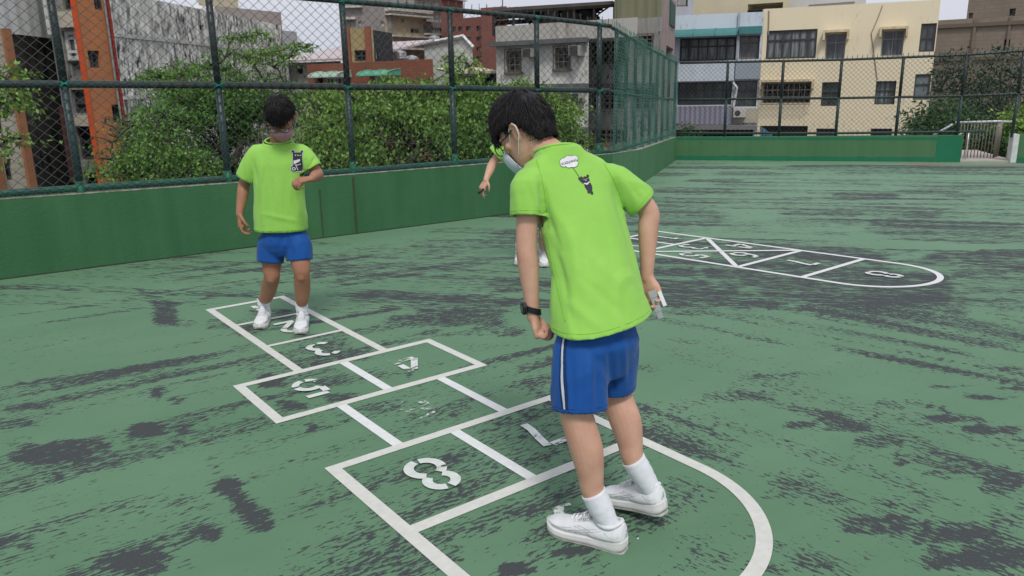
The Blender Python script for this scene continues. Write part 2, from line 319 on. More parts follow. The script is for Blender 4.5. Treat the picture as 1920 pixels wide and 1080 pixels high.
def court_material():
    m, b = base('court_paint', 0.62, 0.28); N, L = nodes(m)
    def math_(op, a, b_=None, c=None, clamp=False):
        n = N.new('ShaderNodeMath'); n.operation = op; n.use_clamp = clamp
        for i, v in enumerate((a, b_, c)):
            if v is None: continue
            if isinstance(v, (int, float)): n.inputs[i].default_value = v
            else: L.new(v, n.inputs[i])
        return n.outputs[0]
    tc = N.new('ShaderNodeTexCoord'); co = tc.outputs['Object']
    sp = N.new('ShaderNodeSeparateXYZ'); L.new(co, sp.inputs[0])
    def noise_at(rot, sx, sy, scale, detail=4, rough=.6, off=0):
        mp = N.new('ShaderNodeMapping'); mp.vector_type = 'TEXTURE'
        mp.inputs['Rotation'].default_value = (0, 0, rot); mp.inputs['Scale'].default_value = (sx, sy, 1); mp.inputs['Location'].default_value = (off, off * .7, 0)
        L.new(co, mp.inputs[0])
        n = N.new('ShaderNodeTexNoise'); n.inputs['Scale'].default_value = scale; n.inputs['Detail'].default_value = detail; n.inputs['Roughness'].default_value = rough
        L.new(mp.outputs[0], n.inputs[0]); return n.outputs[0]
    at = N.new('ShaderNodeAttribute'); at.attribute_name = 'wear'; at.attribute_type = 'GEOMETRY'
    # region weights
    def sstep(src, a, c):
        r = N.new('ShaderNodeMapRange'); r.interpolation_type = 'SMOOTHSTEP'; r.inputs['From Min'].default_value = a; r.inputs['From Max'].default_value = c
        L.new(src, r.inputs[0]); return r.outputs[0]
    wr = sstep(math_('MULTIPLY_ADD', sp.outputs[1], -.12, sp.outputs[0]), -0.1, 0.5)
    wf = sstep(sp.outputs[1], 4.6, 5.6)
    def mixv(a, b_, f):
        n = N.new('ShaderNodeMix'); n.data_type = 'FLOAT'; L.new(f, n.inputs[0])
        L.new(a, n.inputs['A']); L.new(b_, n.inputs['B']); return n.outputs['Result']
    fineL = noise_at(math.radians(37), 3.8, 1, 72, 3, .64)
    fineR = noise_at(math.radians(-46), 3.0, 1, 70, 3, .64)
    fineF = noise_at(math.radians(-12), 7, 1, 52, 3, .62)
    fine = mixv(mixv(fineL, fineR, wr), fineF, wf)
    midL = noise_at(math.radians(37), 8, 1, 6.5, 3, .6, 3)
    midR = noise_at(math.radians(-46), 8, 1, 6.0, 3, .6, 5)
    midF = noise_at(math.radians(-13), 12, 1, 5.0, 4, .6, 7)
    mid = mixv(mixv(midL, midR, wr), midF, wf)
    big = noise_at(0, 1, 1, .55, 3, .5, 11)
    # density = wear map + broad noise
    dens = math_('MULTIPLY', math_('POWER', at.outputs['Fac'], 1.25), .62)
    m1 = math_('MULTIPLY', math_('SUBTRACT', mid, .5), 1.45)
    b1 = math_('MULTIPLY', math_('SUBTRACT', big, .5), .35)
    f1 = math_('MULTIPLY', math_('SUBTRACT', fine, .5), 2.4)
    s = math_('ADD', math_('ADD', dens, m1), math_('ADD', b1, f1))
    mrk = N.new('ShaderNodeMapRange'); mrk.inputs['From Min'].default_value = .395; mrk.inputs['From Max'].default_value = .435
    L.new(s, mrk.inputs[0]); worn = mrk.outputs[0]
    # green paint: faint squeegee arcs and faded patches
    g1 = noise_at(math.radians(30), 6, 1, 1.6, 5, .6, 21); g2 = noise_at(0, 1, 1, 1.1, 6, .6, 31)
    cr = N.new('ShaderNodeValToRGB'); e = cr.color_ramp.elements
    e[0].position = .32; e[0].color = (0.079, 0.172, 0.093, 1); e[1].position = .68; e[1].color = (0.117, 0.222, 0.130, 1)
    L.new(math_('ADD', math_('MULTIPLY', g1, .5), math_('MULTIPLY', g2, .5)), cr.inputs[0])
    # paint blends to a paler green with distance up the court
    fr = N.new('ShaderNodeMix'); fr.data_type = 'RGBA'; fr.inputs['B'].default_value = (0.150, 0.268, 0.168, 1)
    L.new(math_('MULTIPLY', sstep(sp.outputs[1], 2.5, 12), .75), fr.inputs['Factor']); L.new(cr.outputs[0], fr.inputs['A'])
    sp2 = noise_at(0, 1, 1, 160, 2, .5, 41)
    dk = N.new('ShaderNodeValToRGB'); d = dk.color_ramp.elements
    d[0].position = .3; d[0].color = (0.030, 0.031, 0.038, 1); d[1].position = .75; d[1].color = (0.060, 0.059, 0.070, 1)
    L.new(sp2, dk.inputs[0])
    mx = N.new('ShaderNodeMix'); mx.data_type = 'RGBA'
    L.new(math_('MULTIPLY', worn, .93), mx.inputs['Factor']); L.new(fr.outputs['Result'], mx.inputs['A']); L.new(dk.outputs[0], mx.inputs['B'])
    L.new(mx.outputs['Result'], b.inputs['Base Color'])
    bp = N.new('ShaderNodeBump'); bp.inputs['Strength'].default_value = .35; bp.inputs['Distance'].default_value = .003
    h = math_('SUBTRACT', math_('MULTIPLY', noise_at(0, 1, 1, 220, 3, .6, 51), .5), worn)
    L.new(h, bp.inputs['Height']); L.new(bp.outputs[0], b.inputs['Normal'])
    L.new(math_('MULTIPLY_ADD', worn, .2, .58), b.inputs['Roughness'])
    return m
me.materials.append(court_material())
# body of the slab / building under the court
cb = MB(); cb.prism([(p[0], p[1]) for p in offset_poly()][::-1], STREET_Z, -0.03)
tag(cb.build('court_slab', mat('slab_concrete', (0.30, 0.30, 0.29), (0.22, 0.22, 0.21), scale=1.2, rough=.9)), kind='structure')

# ------------------------------------------------------------------ parapet walls
def wall_material(name, c1, c2):
    m, b = base(name, .72, .3); N, L = nodes(m)
    tc = N.new('ShaderNodeTexCoord')
    n = N.new('ShaderNodeTexNoise'); n.inputs['Scale'].default_value = 1.5; n.inputs['Detail'].default_value = 7; L.new(tc.outputs['Object'], n.inputs[0])
    mp = N.new('ShaderNodeMapping'); mp.inputs['Scale'].default_value = (3.2, 3.2, .25); L.new(tc.outputs['Object'], mp.inputs[0])
    n2 = N.new('ShaderNodeTexNoise'); n2.inputs['Scale'].default_value = 2.5; n2.inputs['Detail'].default_value = 5; L.new(mp.outputs[0], n2.inputs[0])
    ad = N.new('ShaderNodeMath'); ad.operation = 'MULTIPLY_ADD'; ad.inputs[1].default_value = .5; L.new(n.outputs[0], ad.inputs[0])
    mm = N.new('ShaderNodeMath'); mm.operation = 'MULTIPLY'; mm.inputs[1].default_value = .5; L.new(n2.outputs[0], mm.inputs[0]); L.new(mm.outputs[0], ad.inputs[2])
    r = N.new('ShaderNodeValToRGB'); r.color_ramp.elements[0].position = .38; r.color_ramp.elements[1].position = .62
    r.color_ramp.elements[0].color = (*c1, 1); r.color_ramp.elements[1].color = (*c2, 1)
    L.new(ad.outputs[0], r.inputs[0]); L.new(r.outputs[0], b.inputs['Base Color'])
    n3 = N.new('ShaderNodeTexNoise'); n3.inputs['Scale'].default_value = 40; L.new(tc.outputs['Object'], n3.inputs[0])
    bp = N.new('ShaderNodeBump'); bp.inputs['Strength'].default_value = .25; bp.inputs['Distance'].default_value = .01
    L.new(n3.outputs[0], bp.inputs['Height']); L.new(bp.outputs[0], b.inputs['Normal'])
    return m
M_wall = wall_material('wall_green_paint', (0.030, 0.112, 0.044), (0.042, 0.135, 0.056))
M_wall2 = wall_material('wall_green_paint_sunlit', (0.050, 0.155, 0.070), (0.072, 0.190, 0.088))  # lighter copy of the wall green, sunlight on this stretch put into the colour
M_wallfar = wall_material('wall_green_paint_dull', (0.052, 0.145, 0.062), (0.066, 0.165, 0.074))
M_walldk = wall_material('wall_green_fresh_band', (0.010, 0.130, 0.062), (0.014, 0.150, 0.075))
M_cope = mat('coping_concrete', (0.34, 0.35, 0.30), (0.16, 0.20, 0.13), scale=14, rough=.9, lo=.4, hi=.6)
M_stain = mat('wall_joint_stain', (0.035, 0.075, 0.025), (0.05, 0.05, 0.02), scale=8, rough=.9)
TH = .13
def wall_seg(pts, zs, name, m, label, cope=True):
    """pts: inner foot line, zs: top height at each; thickness outward (left of travel)"""
    root = empty(name, pts[0], 0, label, 'wall'); mb = MB(); cp = MB()
    o = Vector(pts[0])
    for i in range(len(pts) - 1):
        a, b = Vector(pts[i]) - o, Vector(pts[i + 1]) - o; t = (b - a).normalized(); n = Vector((-t.y, t.x, 0)) * TH
        za, zb = zs[i], zs[i + 1]
        P = [a, b, b + n, a + n]; Z = [za, zb, zb, za]
        lo = [Vector((p.x, p.y, -.02)) for p in P]; hi = [Vector((p.x, p.y, z)) for p, z in zip(P, Z)]
        mb.face([lo[0], lo[1], hi[1], hi[0]]); mb.face([lo[2], lo[3], hi[3], hi[2]]); mb.face([lo[1], lo[2], hi[2], hi[1]]); mb.face([lo[3], lo[0], hi[0], hi[3]])
        mb.face(hi); mb.face(lo[::-1])
        if cope:
            e = t * .0
            q = n.normalized()
            c0 = [a + q * .006, b + q * .006, b + n, a + n]
            l2 = [Vector((p.x, p.y, z + .003)) for p, z in zip(c0, Z)]; h2 = [Vector((p.x, p.y, z + .012)) for p, z in zip(c0, Z)]
            cp.face([l2[0], l2[1], h2[1], h2[0]]); cp.face(h2); cp.face([l2[2], l2[3], h2[3], h2[2]])
    mb.build('wall_body', m, root)
    if cope: cp.build('coping', M_cope, root)
    return root
def far_z(p): return .45 + .033 * (min(max((Vector(p) - CORNER).dot(_fd) / 5.0, 0), 1))
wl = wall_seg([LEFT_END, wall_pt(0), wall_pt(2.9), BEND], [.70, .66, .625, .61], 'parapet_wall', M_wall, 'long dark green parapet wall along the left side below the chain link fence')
# joint stains on the left wall
st = MB(); nrm = Vector((_d.y, -_d.x, 0))
for px, wd, top in ((665, .020, .60), (601, .010, .5), (1128, .014, .58)):
    p = on_wall(px, 0, 380 if px < 1000 else 330) - wl.location; q = nrm * .003
    prev = None
    for k in range(9):
        z = .005 + top * k / 8; ww = wd * (.5 + .5 * random.random())
        a, b = p + q - _d * ww, p + q + _d * ww
        cur = (Vector((a.x, a.y, z)), Vector((b.x, b.y, z)))
        if prev: st.face([prev[0], prev[1], cur[1], cur[0]])
        prev = cur
st.build('joint_stain', M_stain, wl)
dq = MB(); nn_ = Vector((_d.y, -_d.x, 0)) * .0025
for k in range(60):
    a0, b0 = wall_pt(-2 + .25 * k) - wl.location + nn_, wall_pt(-2 + .25 * (k + 1)) - wl.location + nn_
    if (wall_pt(-2 + .25 * (k + 1)) - BEND).dot(_d) > 0: break
    h0, h1 = [.010 + .012 * abs(noise.noise(Vector((k + j, 3, 0)) * 1.7)) for j in (0, 1)]
    dq.face([(a0.x, a0.y, .001), (b0.x, b0.y, .001), (b0.x, b0.y, h1), (a0.x, a0.y, h0)])
dq.build('base_dirt', mat('wall_foot_dirt', (.03, .045, .03), (.05, .06, .04), scale=12, rough=.95), wl)
wall_seg([BEND, G(1200, 348), CORNER], [.61, .53, .45], 'parapet_wall', M_wall2, 'parapet wall painted a lighter sunlit green running back from the bend to the far corner')
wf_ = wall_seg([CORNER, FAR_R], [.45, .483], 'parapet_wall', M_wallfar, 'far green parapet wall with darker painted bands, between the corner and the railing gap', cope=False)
bd = MB(); fo = CORNER; fn = Vector((_fd.y, -_fd.x, 0)) * .003; FL = (FAR_R - CORNER).length
def bandquad(mb, s0, s1, z0, z1, n=24, jit=.012):
    for k in range(n):
        a = _fd * (s0 + (s1 - s0) * k / n) + fn; b = _fd * (s0 + (s1 - s0) * (k + 1) / n) + fn
        j0 = jit * noise.noise(Vector((s0 + k * .7, z0 * 9, 1))); j1 = jit * noise.noise(Vector((s0 + (k + 1) * .7, z0 * 9, 1)))
        mb.face([(a.x, a.y, z0 - j0 * (z0 > .1)), (b.x, b.y, z0 - j1 * (z0 > .1)), (b.x, b.y, z1 + j1 * (z1 < .2)), (a.x, a.y, z1 + j0 * (z1 < .2))])
bandquad(bd, 0, FL - .42, 0.002, .085, 40, .03)
bandquad(bd, 0, FL - .42, .40, .448, 40)
bandquad(bd, FL - .42, FL, .002, .472, 2, 0)
bd.build('painted_band', M_walldk, wf_)
wr_ = wall_seg([GATE_R, FAR_END], [.50, .50], 'parapet_wall', M_wallfar, 'short green parapet wall at the right edge beyond the railing', cope=False)
wb = MB(); e = -fn
wb.box((0, 0, 0), (.09, .25, .50), Matrix.Translation(-_fd * .095 + Vector((_fd.y, -_fd.x, 0)) * .03) @ Matrix.Rotation(math.atan2(_fd.y, _fd.x), 4, 'Z'))
wb.build('white_end_post', mat('white_end_paint', (.62, .64, .62), (.45, .47, .45), scale=8), wr_)
rb = MB()
a = Vector((_fd.y, -_fd.x, 0)) * .003; 
rb.face([a + Vector((0, 0, .002)), _fd * 3 + a + Vector((0, 0, .002)), _fd * 3 + a + Vector((0, 0, .09)), a + Vector((0, 0, .09))])
rb.build('painted_band', M_walldk, wr_)
# concrete landing in the gap and the reddish dusty strip in front of it
ld = MB(); n_ = Vector((-_fd.y, _fd.x, 0))
P = [FAR_R, GATE_R, GATE_R + n_ * 2.4, FAR_R + n_ * 2.4]
ld.prism([(p.x, p.y) for p in P], -.3, .03)
tag(ld.build('landing', mat('landing_concrete', (.42, .36, .32), (.34, .32, .29), scale=3, rough=.9)), kind='structure')
ds = MB(); P = [CORNER + _fd * 3.2 - n_ * .75, FAR_END - n_ * .75, FAR_END - n_ * .25, CORNER + _fd * 4.2 - n_ * .28]
_ = [ds.face([(p.x, p.y, .004) for p in P])]
def dust():
    m, b = base('dust_strip', .9, .1); N, L = nodes(m)
    tc = N.new('ShaderNodeTexCoord'); mp = N.new('ShaderNodeMapping'); mp.inputs['Rotation'].default_value = (0, 0, math.radians(17)); mp.inputs['Scale'].default_value = (.35, 3, 1)
    L.new(tc.outputs['Object'], mp.inputs[0])
    n = N.new('ShaderNodeTexNoise'); n.inputs['Scale'].default_value = 2.2; n.inputs['Detail'].default_value = 7; L.new(mp.outputs[0], n.inputs[0])
    r = N.new('ShaderNodeValToRGB'); r.color_ramp.elements[0].position = .42; r.color_ramp.elements[1].position = .6
    r.color_ramp.elements[0].color = (.13, .27, .18, 1); r.color_ramp.elements[1].color = (.22, .15, .13, 1)
    L.new(n.outputs[0], r.inputs[0]); L.new(r.outputs[0], b.inputs['Base Color']); return m
tag(ds.build('dusty_ground_strip', dust()), kind='structure')

# ------------------------------------------------------------------ hopscotch markings
def paint(name, wearamt, c=(.60, .60, .55), c2=(.50, .51, .47)):
    m, b = base(name, .7, .3); N, L = nodes(m); m.blend_method = 'HASHED' if hasattr(m, 'blend_method') else None
    tc = N.new('ShaderNodeTexCoord')
    n = N.new('ShaderNodeTexNoise'); n.inputs['Scale'].default_value = 26; n.inputs['Detail'].default_value = 8; n.inputs['Roughness'].default_value = .7
    L.new(tc.outputs['Object'], n.inputs[0])
    r = N.new('ShaderNodeValToRGB'); r.color_ramp.elements[0].position = .35; r.color_ramp.elements[1].position = .7
    r.color_ramp.elements[0].color = (*c, 1); r.color_ramp.elements[1].color = (*c2, 1); L.new(n.outputs[0], r.inputs[0]); L.new(r.outputs[0], b.inputs['Base Color'])
    n2 = N.new('ShaderNodeTexNoise'); n2.inputs['Scale'].default_value = 14; n2.inputs['Detail'].default_value = 9; n2.inputs['Roughness'].default_value = .75
    mp = N.new('ShaderNodeMapping'); mp.vector_type = 'TEXTURE'; mp.inputs['Rotation'].default_value = (0, 0, math.radians(37)); mp.inputs['Scale'].default_value = (3, 1, 1); mp.inputs['Location'].default_value = (3.3 * wearamt, 1, 0)
    L.new(tc.outputs['Object'], mp.inputs[0]); L.new(mp.outputs[0], n2.inputs[0])
    mr = N.new('ShaderNodeMapRange'); mr.inputs['From Min'].default_value = .74 - wearamt * .33; mr.inputs['From Max'].default_value = .78 - wearamt * .33
    mr.inputs['To Min'].default_value = 1; mr.inputs['To Max'].default_value = 0.0 if wearamt > .3 else .5
    L.new(n2.outputs[0], mr.inputs[0]); L.new(mr.outputs[0], b.inputs['Alpha'])
    return m
M_line = paint('line_paint', .24); M_lineb = paint('line_paint_fresh', .26, (.68, .69, .68), (.58, .6, .58))
M_numm = paint('numeral_paint_scuffed', .60, (.70, .72, .70), (.5, .54, .5)); M_num = paint('numeral_paint', .48, (.62, .65, .62), (.48, .52, .48)); M_numw = paint('numeral_paint_worn', .74, (.66, .69, .66), (.5, .55, .5))
M_numvw = paint('numeral_paint_nearly_gone', .92, (.6, .65, .6), (.45, .5, .46))
t_ = .92141
AX = Vector((math.sin(t_), math.cos(t_), 0)); BX = Vector((math.cos(t_), -math.sin(t_), 0))
def rect(mb, o, ax, bx, a0, b0, a1, b1, z):
    pts = [o + ax * a + bx * b for a, b in ((a0, b0), (a0, b1), (a1, b1), (a1, b0))]
    mb.face([(p.x, p.y, z) for p in pts])
def arc(mb, o, ax, bx, ca, cb_, r0, r1, t0, t1, z, n=40):
    for k in range(n):
        q = []
        for t, r in ((t0 + (t1 - t0) * k / n, r0), (t0 + (t1 - t0) * (k + 1) / n, r0), (t0 + (t1 - t0) * (k + 1) / n, r1), (t0 + (t1 - t0) * k / n, r1)):
            p = o + ax * (ca + r * math.cos(t)) + bx * (cb_ + r * math.sin(t)); q.append((p.x, p.y, z))
        mb.face(q)
# stencil numerals as broken strokes, unit box 0..1 wide, 0..1.5 tall
def numeral(d, o, right, up, h, m, parent, name='numeral'):
    mb = MB(); sc = h / 1.5; wd = .115; zc = [.006]
    def S(pts):   # polyline stroke
        pts = [Vector((p[0], p[1], 0)) for p in pts]
        L_ = []; R_ = []
        for i, p in enumerate(pts):
            t = (pts[min(i + 1, len(pts) - 1)] - pts[max(i - 1, 0)]).normalized(); nn = Vector((-t.y, t.x, 0)) * wd
            L_.append(p + nn); R_.append(p - nn)
        zc[0] += .0004
        for i in range(len(pts) - 1):
            q = [R_[i], R_[i + 1], L_[i + 1], L_[i]]
            w_ = [o + right * ((v.x - .5) * sc) + up * ((v.y - .75) * sc) for v in q]
            mb.face([(v.x, v.y, zc[0]) for v in w_])
    def A(cx_, cy_, rx, ry, a0, a1, n=14):
        S([(cx_ + rx * math.cos(math.radians(a0 + (a1 - a0) * k / n)), cy_ + ry * math.sin(math.radians(a0 + (a1 - a0) * k / n))) for k in range(n + 1)])
    if d == 1: S([(.5, 0), (.5, 1.5)]); S([(.25, 1.2), (.42, 1.42)])
    if d == 2: A(.5, 1.1, .36, .36, 170, 98); A(.5, 1.1, .36, .36, 82, -40); S([(.72, .8), (.2, .16)]); S([(.1, .1), (.9, .1)])
    if d == 3: A(.5, 1.12, .33, .33, 150, 100); A(.5, 1.12, .33, .33, 80, -70); A(.5, .42, .36, .36, 70, -80); A(.5, .42, .36, .36, -100, -155)
    if d == 4: S([(.72, 0), (.72, .62)]); S([(.72, .78), (.72, 1.5)]); S([(.0, .42), (.58, .42)]); S([(.02, .5), (.56, 1.42)])
    if d == 5: S([(.9, 1.4), (.22, 1.4)]); S([(.22, 1.28), (.2, .88)]); A(.48, .48, .38, .4, 128, 5); A(.48, .48, .38, .4, -8, -82); A(.48, .48, .38, .4, -100, -160)
    if d == 6: A(.5, .42, .36, .36, 100, 260); A(.5, .42, .36, .36, -80, 80); S([(.18, .55), (.3, 1.1), (.55, 1.4)]); S([(.62, 1.42), (.82, 1.35)])
    if d == 7: S([(.1, 1.4), (.62, 1.4)]); S([(.78, 1.4), (.66, .9), (.5, .4), (.45, 0)])
    if d == 8:
        A(.5, 1.1, .31, .31, 100, 235); A(.5, 1.1, .31, .31, 80, -55); A(.5, .42, .37, .38, 118, 262); A(.5, .42, .37, .38, 62, -82)
    if d == 9: A(.5, 1.08, .36, .36, 100, 260); A(.5, 1.08, .36, .36, -80, 80); S([(.82, .95), (.7, .4), (.45, .1)]); S([(.36, .08), (.18, .15)])
    ob = mb.build(name, m, parent); return ob
O1 = G(385, 581); z1 = .0025
h1 = empty('hopscotch_grid', O1, 0, 'hopscotch grid in the foreground painted with white lines, half round end at the bottom', 'hopscotch')
ZO = Vector((0, 0, 0)); mb = MB(); LW = .05
def R1(a0, b0, a1, b1): rect(mb, ZO, AX, BX, a0, b0, a1, b1, z1)
# lines butt end to end
R1(0, 0, .575, LW)                                    # start edge
R1(0, LW, LW, 1.6); R1(.575 - LW, LW, .575, 1.6)
R1(LW, .51, .575 - LW, .51 + .035); R1(LW, 1.065, .575 - LW, 1.065 + .035)
R1(-.335, 1.6, .87, 1.65); R1(-.335, 2.16, .87, 2.21)
R1(-.335, 1.65, -.285, 2.16); R1(.82, 1.65, .87, 2.16)
R1(-.345, 2.76, .865, 2.81); R1(-.345, 2.81, -.29, 3.72); R1(.81, 2.81, .865, 3.72); R1(-.29, 3.355, .81, 3.41)
arc(mb, ZO, AX, BX, .26, 3.72, .55, .605, 0, math.pi, z1, 64)
mb.build('grid_lines', M_line, h1)
mb = MB(); R1(.25, 1.65, .30, 2.16); R1(-.03, 2.21, .02, 2.76); R1(.54, 2.21, .59, 2.76); R1(.235, 2.81, .285, 3.355)
mb.build('cross_lines', M_lineb, h1)
for d, a, b, m_ in ((1, .29, .27, M_numm), (2, .30, .80, M_num), (3, .28, 1.36, M_num), (4, .53, 1.90, M_numw), (5, -.03, 1.90, M_num), (6, .26, 2.50, M_numvw), (8, -.03, 3.09, M_num), (7, .53, 3.08, M_numm), (9, .19, 3.70, M_numw)):
    numeral(d, AX * a + BX * b, -AX, BX, .25 if d != 8 else .27, m_, h1)
# second grid by the far side
O2 = G(1240, 434); D2 = ((G(1615, 484) - O2)); D2.normalize(); N2 = (G(1380, 499) - G(1505, 467)).normalized()   # N2 points toward the camera side
wid = (G(1380, 499) - G(1505, 467)).length; s_ = lambda p: (G(*p) - O2).dot(D2)
h2 = empty('hopscotch_grid', O2, 0, 'second hopscotch grid farther right with crossed diagonal lines and a rounded end', 'hopscotch')
mb = MB()
def R2(a0, b0, a1, b1): rect(mb, ZO, D2, N2, a0, b0, a1, b1, z1)
sA, sB, sC = s_((1325, 445)), s_((1505, 467)), s_((1618, 484))
R2(0, 0, sC + .3, .045); R2(0, wid - .045, sC + .3, wid); R2(-.045, 0, 0, wid)
R2(sA, .045, sA + .045, wid - .045); R2(sB, .045, sB + .045, wid - .045); R2(sC, .045, sC + .045, wid - .045); R2(0, wid / 2 - .02, sA, wid / 2 + .02)
arc(mb, ZO, D2, N2, sC + .3, wid / 2, wid / 2 - .045, wid / 2, -math.pi / 2, math.pi / 2, z1, 48)
for (p, q) in (((sA + .045, .045), (sB, wid - .045)), ((sA + .045, wid - .045), (sB, .045))):
    a = D2 * p[0] + N2 * p[1]; b = D2 * q[0] + N2 * q[1]; t = (b - a).normalized(); n = Vector((-t.y, t.x, 0)) * .022
    zz = z1 + .002 if p[1] > .1 else z1
    mb.face([(v.x, v.y, zz) for v in (a - n, b - n, b + n, a + n)])
mb.build('grid_lines', paint('line_paint_far', .05, (.66, .67, .66), (.6, .61, .6)), h2)
mid = (sA + sB) / 2
for d, a, b in ((1, sA * .5, wid * .27), (2, sA * .5, wid * .75), (3, sA + .22, wid * .5), (4, mid + .02, wid * .2), (5, mid - .02, wid * .82), (6, sB - .2, wid * .52), (7, (sB + sC) / 2 + .02, wid * .5), (8, sC + .42, wid * .5)):
    numeral(d, D2 * a + N2 * b, N2, D2, .26, M_num, h2)
# ================================================================== FENCES
def pipe_mat(name, c, c2, c3):
    """painted pipe: dirty blackened paint with patches of brighter touched-up green"""
    m, b = base(name, .45, .4); N, L = nodes(m)
    tc = N.new('ShaderNodeTexCoord')
    n = N.new('ShaderNodeTexNoise'); n.inputs['Scale'].default_value = 2.3; n.inputs['Detail'].default_value = 6; n.inputs['Roughness'].default_value = .65; L.new(tc.outputs['Object'], n.inputs[0])
    r = N.new('ShaderNodeValToRGB'); e = r.color_ramp.elements; e[0].position = .35; e[0].color = (*c, 1); e[1].position = .72; e[1].color = (*c3, 1)
    k = e.new(.56); k.color = (*c2, 1); L.new(n.outputs[0], r.inputs[0]); L.new(r.outputs[0], b.inputs['Base Color'])
    n3 = N.new('ShaderNodeTexNoise'); n3.inputs['Scale'].default_value = 50; L.new(tc.outputs['Object'], n3.inputs[0])
    bp = N.new('ShaderNodeBump'); bp.inputs['Strength'].default_value = .3; bp.inputs['Distance'].default_value = .004
    L.new(n3.outputs[0], bp.inputs['Height']); L.new(bp.outputs[0], b.inputs['Normal']); return m
M_post = pipe_mat('post_paint', (.024, .028, .027), (.022, .036, .036), (.020, .055, .05))
M_postlow = pipe_mat('post_paint_lower', (.022, .040, .043), (.022, .050, .050), (.018, .075, .055))
M_rail = pipe_mat('rail_paint', (.030, .032, .029), (.022, .038, .037), (.015, .075, .055))
M_railg = pipe_mat('rail_paint_bottom', (.015, .055, .055), (.012, .09, .055), (.035, .045, .04))
M_wire = mat('mesh_wire', (.055, .075, .070), (.100, .130, .120), scale=3, rough=.5, spec=.5)
M_wireg = mat('mesh_wire_green', (.045, .150, .115), (.110, .250, .200), scale=3, rough=.5, spec=.5)
M_wired = mat('mesh_wire_far', (.030, .055, .050), (.05, .08, .07), scale=3, rough=.5, spec=.5)
M_tie = mat('plastic_tie', (.01, .22, .16), (.02, .28, .20), scale=20, rough=.4)
M_patch = mat('touchup_paint', (.010, .12, .065), (.012, .10, .06), scale=10, rough=.5)
def wire_mesh(path, zb, zt, w=.095, h=.085, r=.0021, spikes=.05, off=0.0, wav=0.0):
    """diamond netting along a plan polyline; every second wire mirrors its neighbour"""
    mb = MB(); segs = []; tot = 0
    for a, b in zip(path[:-1], path[1:]):
        segs.append((a, b, tot, tot + (b - a).length)); tot += (b - a).length
    def at(s):
        for a, b, s0, s1 in segs:
            if s <= s1 or (a, b, s0, s1) == segs[-1]:
                t = (b - a).normalized(); f = (s - s0) / (s1 - s0); return a + (b - a) * f, Vector((-t.y, t.x, 0)), f
    n = int(tot / (w / 2)); V_ = []; F_ = []
    for i in range(n):
        s0 = (i + .5) * w / 2 if False else i * w / 2
    i = 0; s = 0.0
    while s < tot:
        # one zigzag wire between s and s+w/2
        z0 = zb(s); z1 = zt(s); K = max(2, int(round((z1 - z0) / (h / 2)))); pts = []
        for k in range(K + 1):
            ss = s + (w / 2 + .002 if (k + i) % 2 else -.001)
            p, nn, f = at(min(ss, tot)); z = z0 + (z1 - z0) * k / K
            bul = wav * noise.noise(Vector((ss * 1.3, z * 1.2, 4)))
            pts.append(p + Vector((0, 0, z)) + nn * (off + bul + (.0022 if k % 2 else -.0022)))
        if spikes:
            p, nn, f = at(min(s + (w / 2 if (K + i) % 2 else 0), tot)); pts.append(pts[-1] + Vector((0, 0, spikes * (.7 + .6 * random.random()))) + nn * random.uniform(-.006, .006) + _d * random.uniform(-.012, .012))
        n0 = len(V_); 
        for k, q in enumerate(pts):
            t = (pts[min(k + 1, len(pts) - 1)] - pts[max(k - 1, 0)]).normalized(); sd_ = Vector((-nn.y, nn.x, 0)); 
            for c_, d_ in ((1.0, 0), (-.5, .87), (-.5, -.87)):
                V_.append(q - nn * (c_ * r) + sd_ * (d_ * r * 1.25))
        for k in range(len(pts) - 1):
            for c_ in range(3):
                a0 = n0 + k * 3 + c_; a1 = n0 + k * 3 + (c_ + 1) % 3; F_.append((a0, a1, a1 + 3, a0 + 3))
        s += w / 2; i += 1
    return V_, F_
def lerp_tab(tab):
    def f(s):
        for (s0, v0), (s1, v1) in zip(tab[:-1], tab[1:]):
            if s <= s1: return v0 + (v1 - v0) * (s - s0) / (s1 - s0)
        return tab[-1][1]
    return f
OFF = .065
nW = Vector((-_d.y, _d.x, 0))
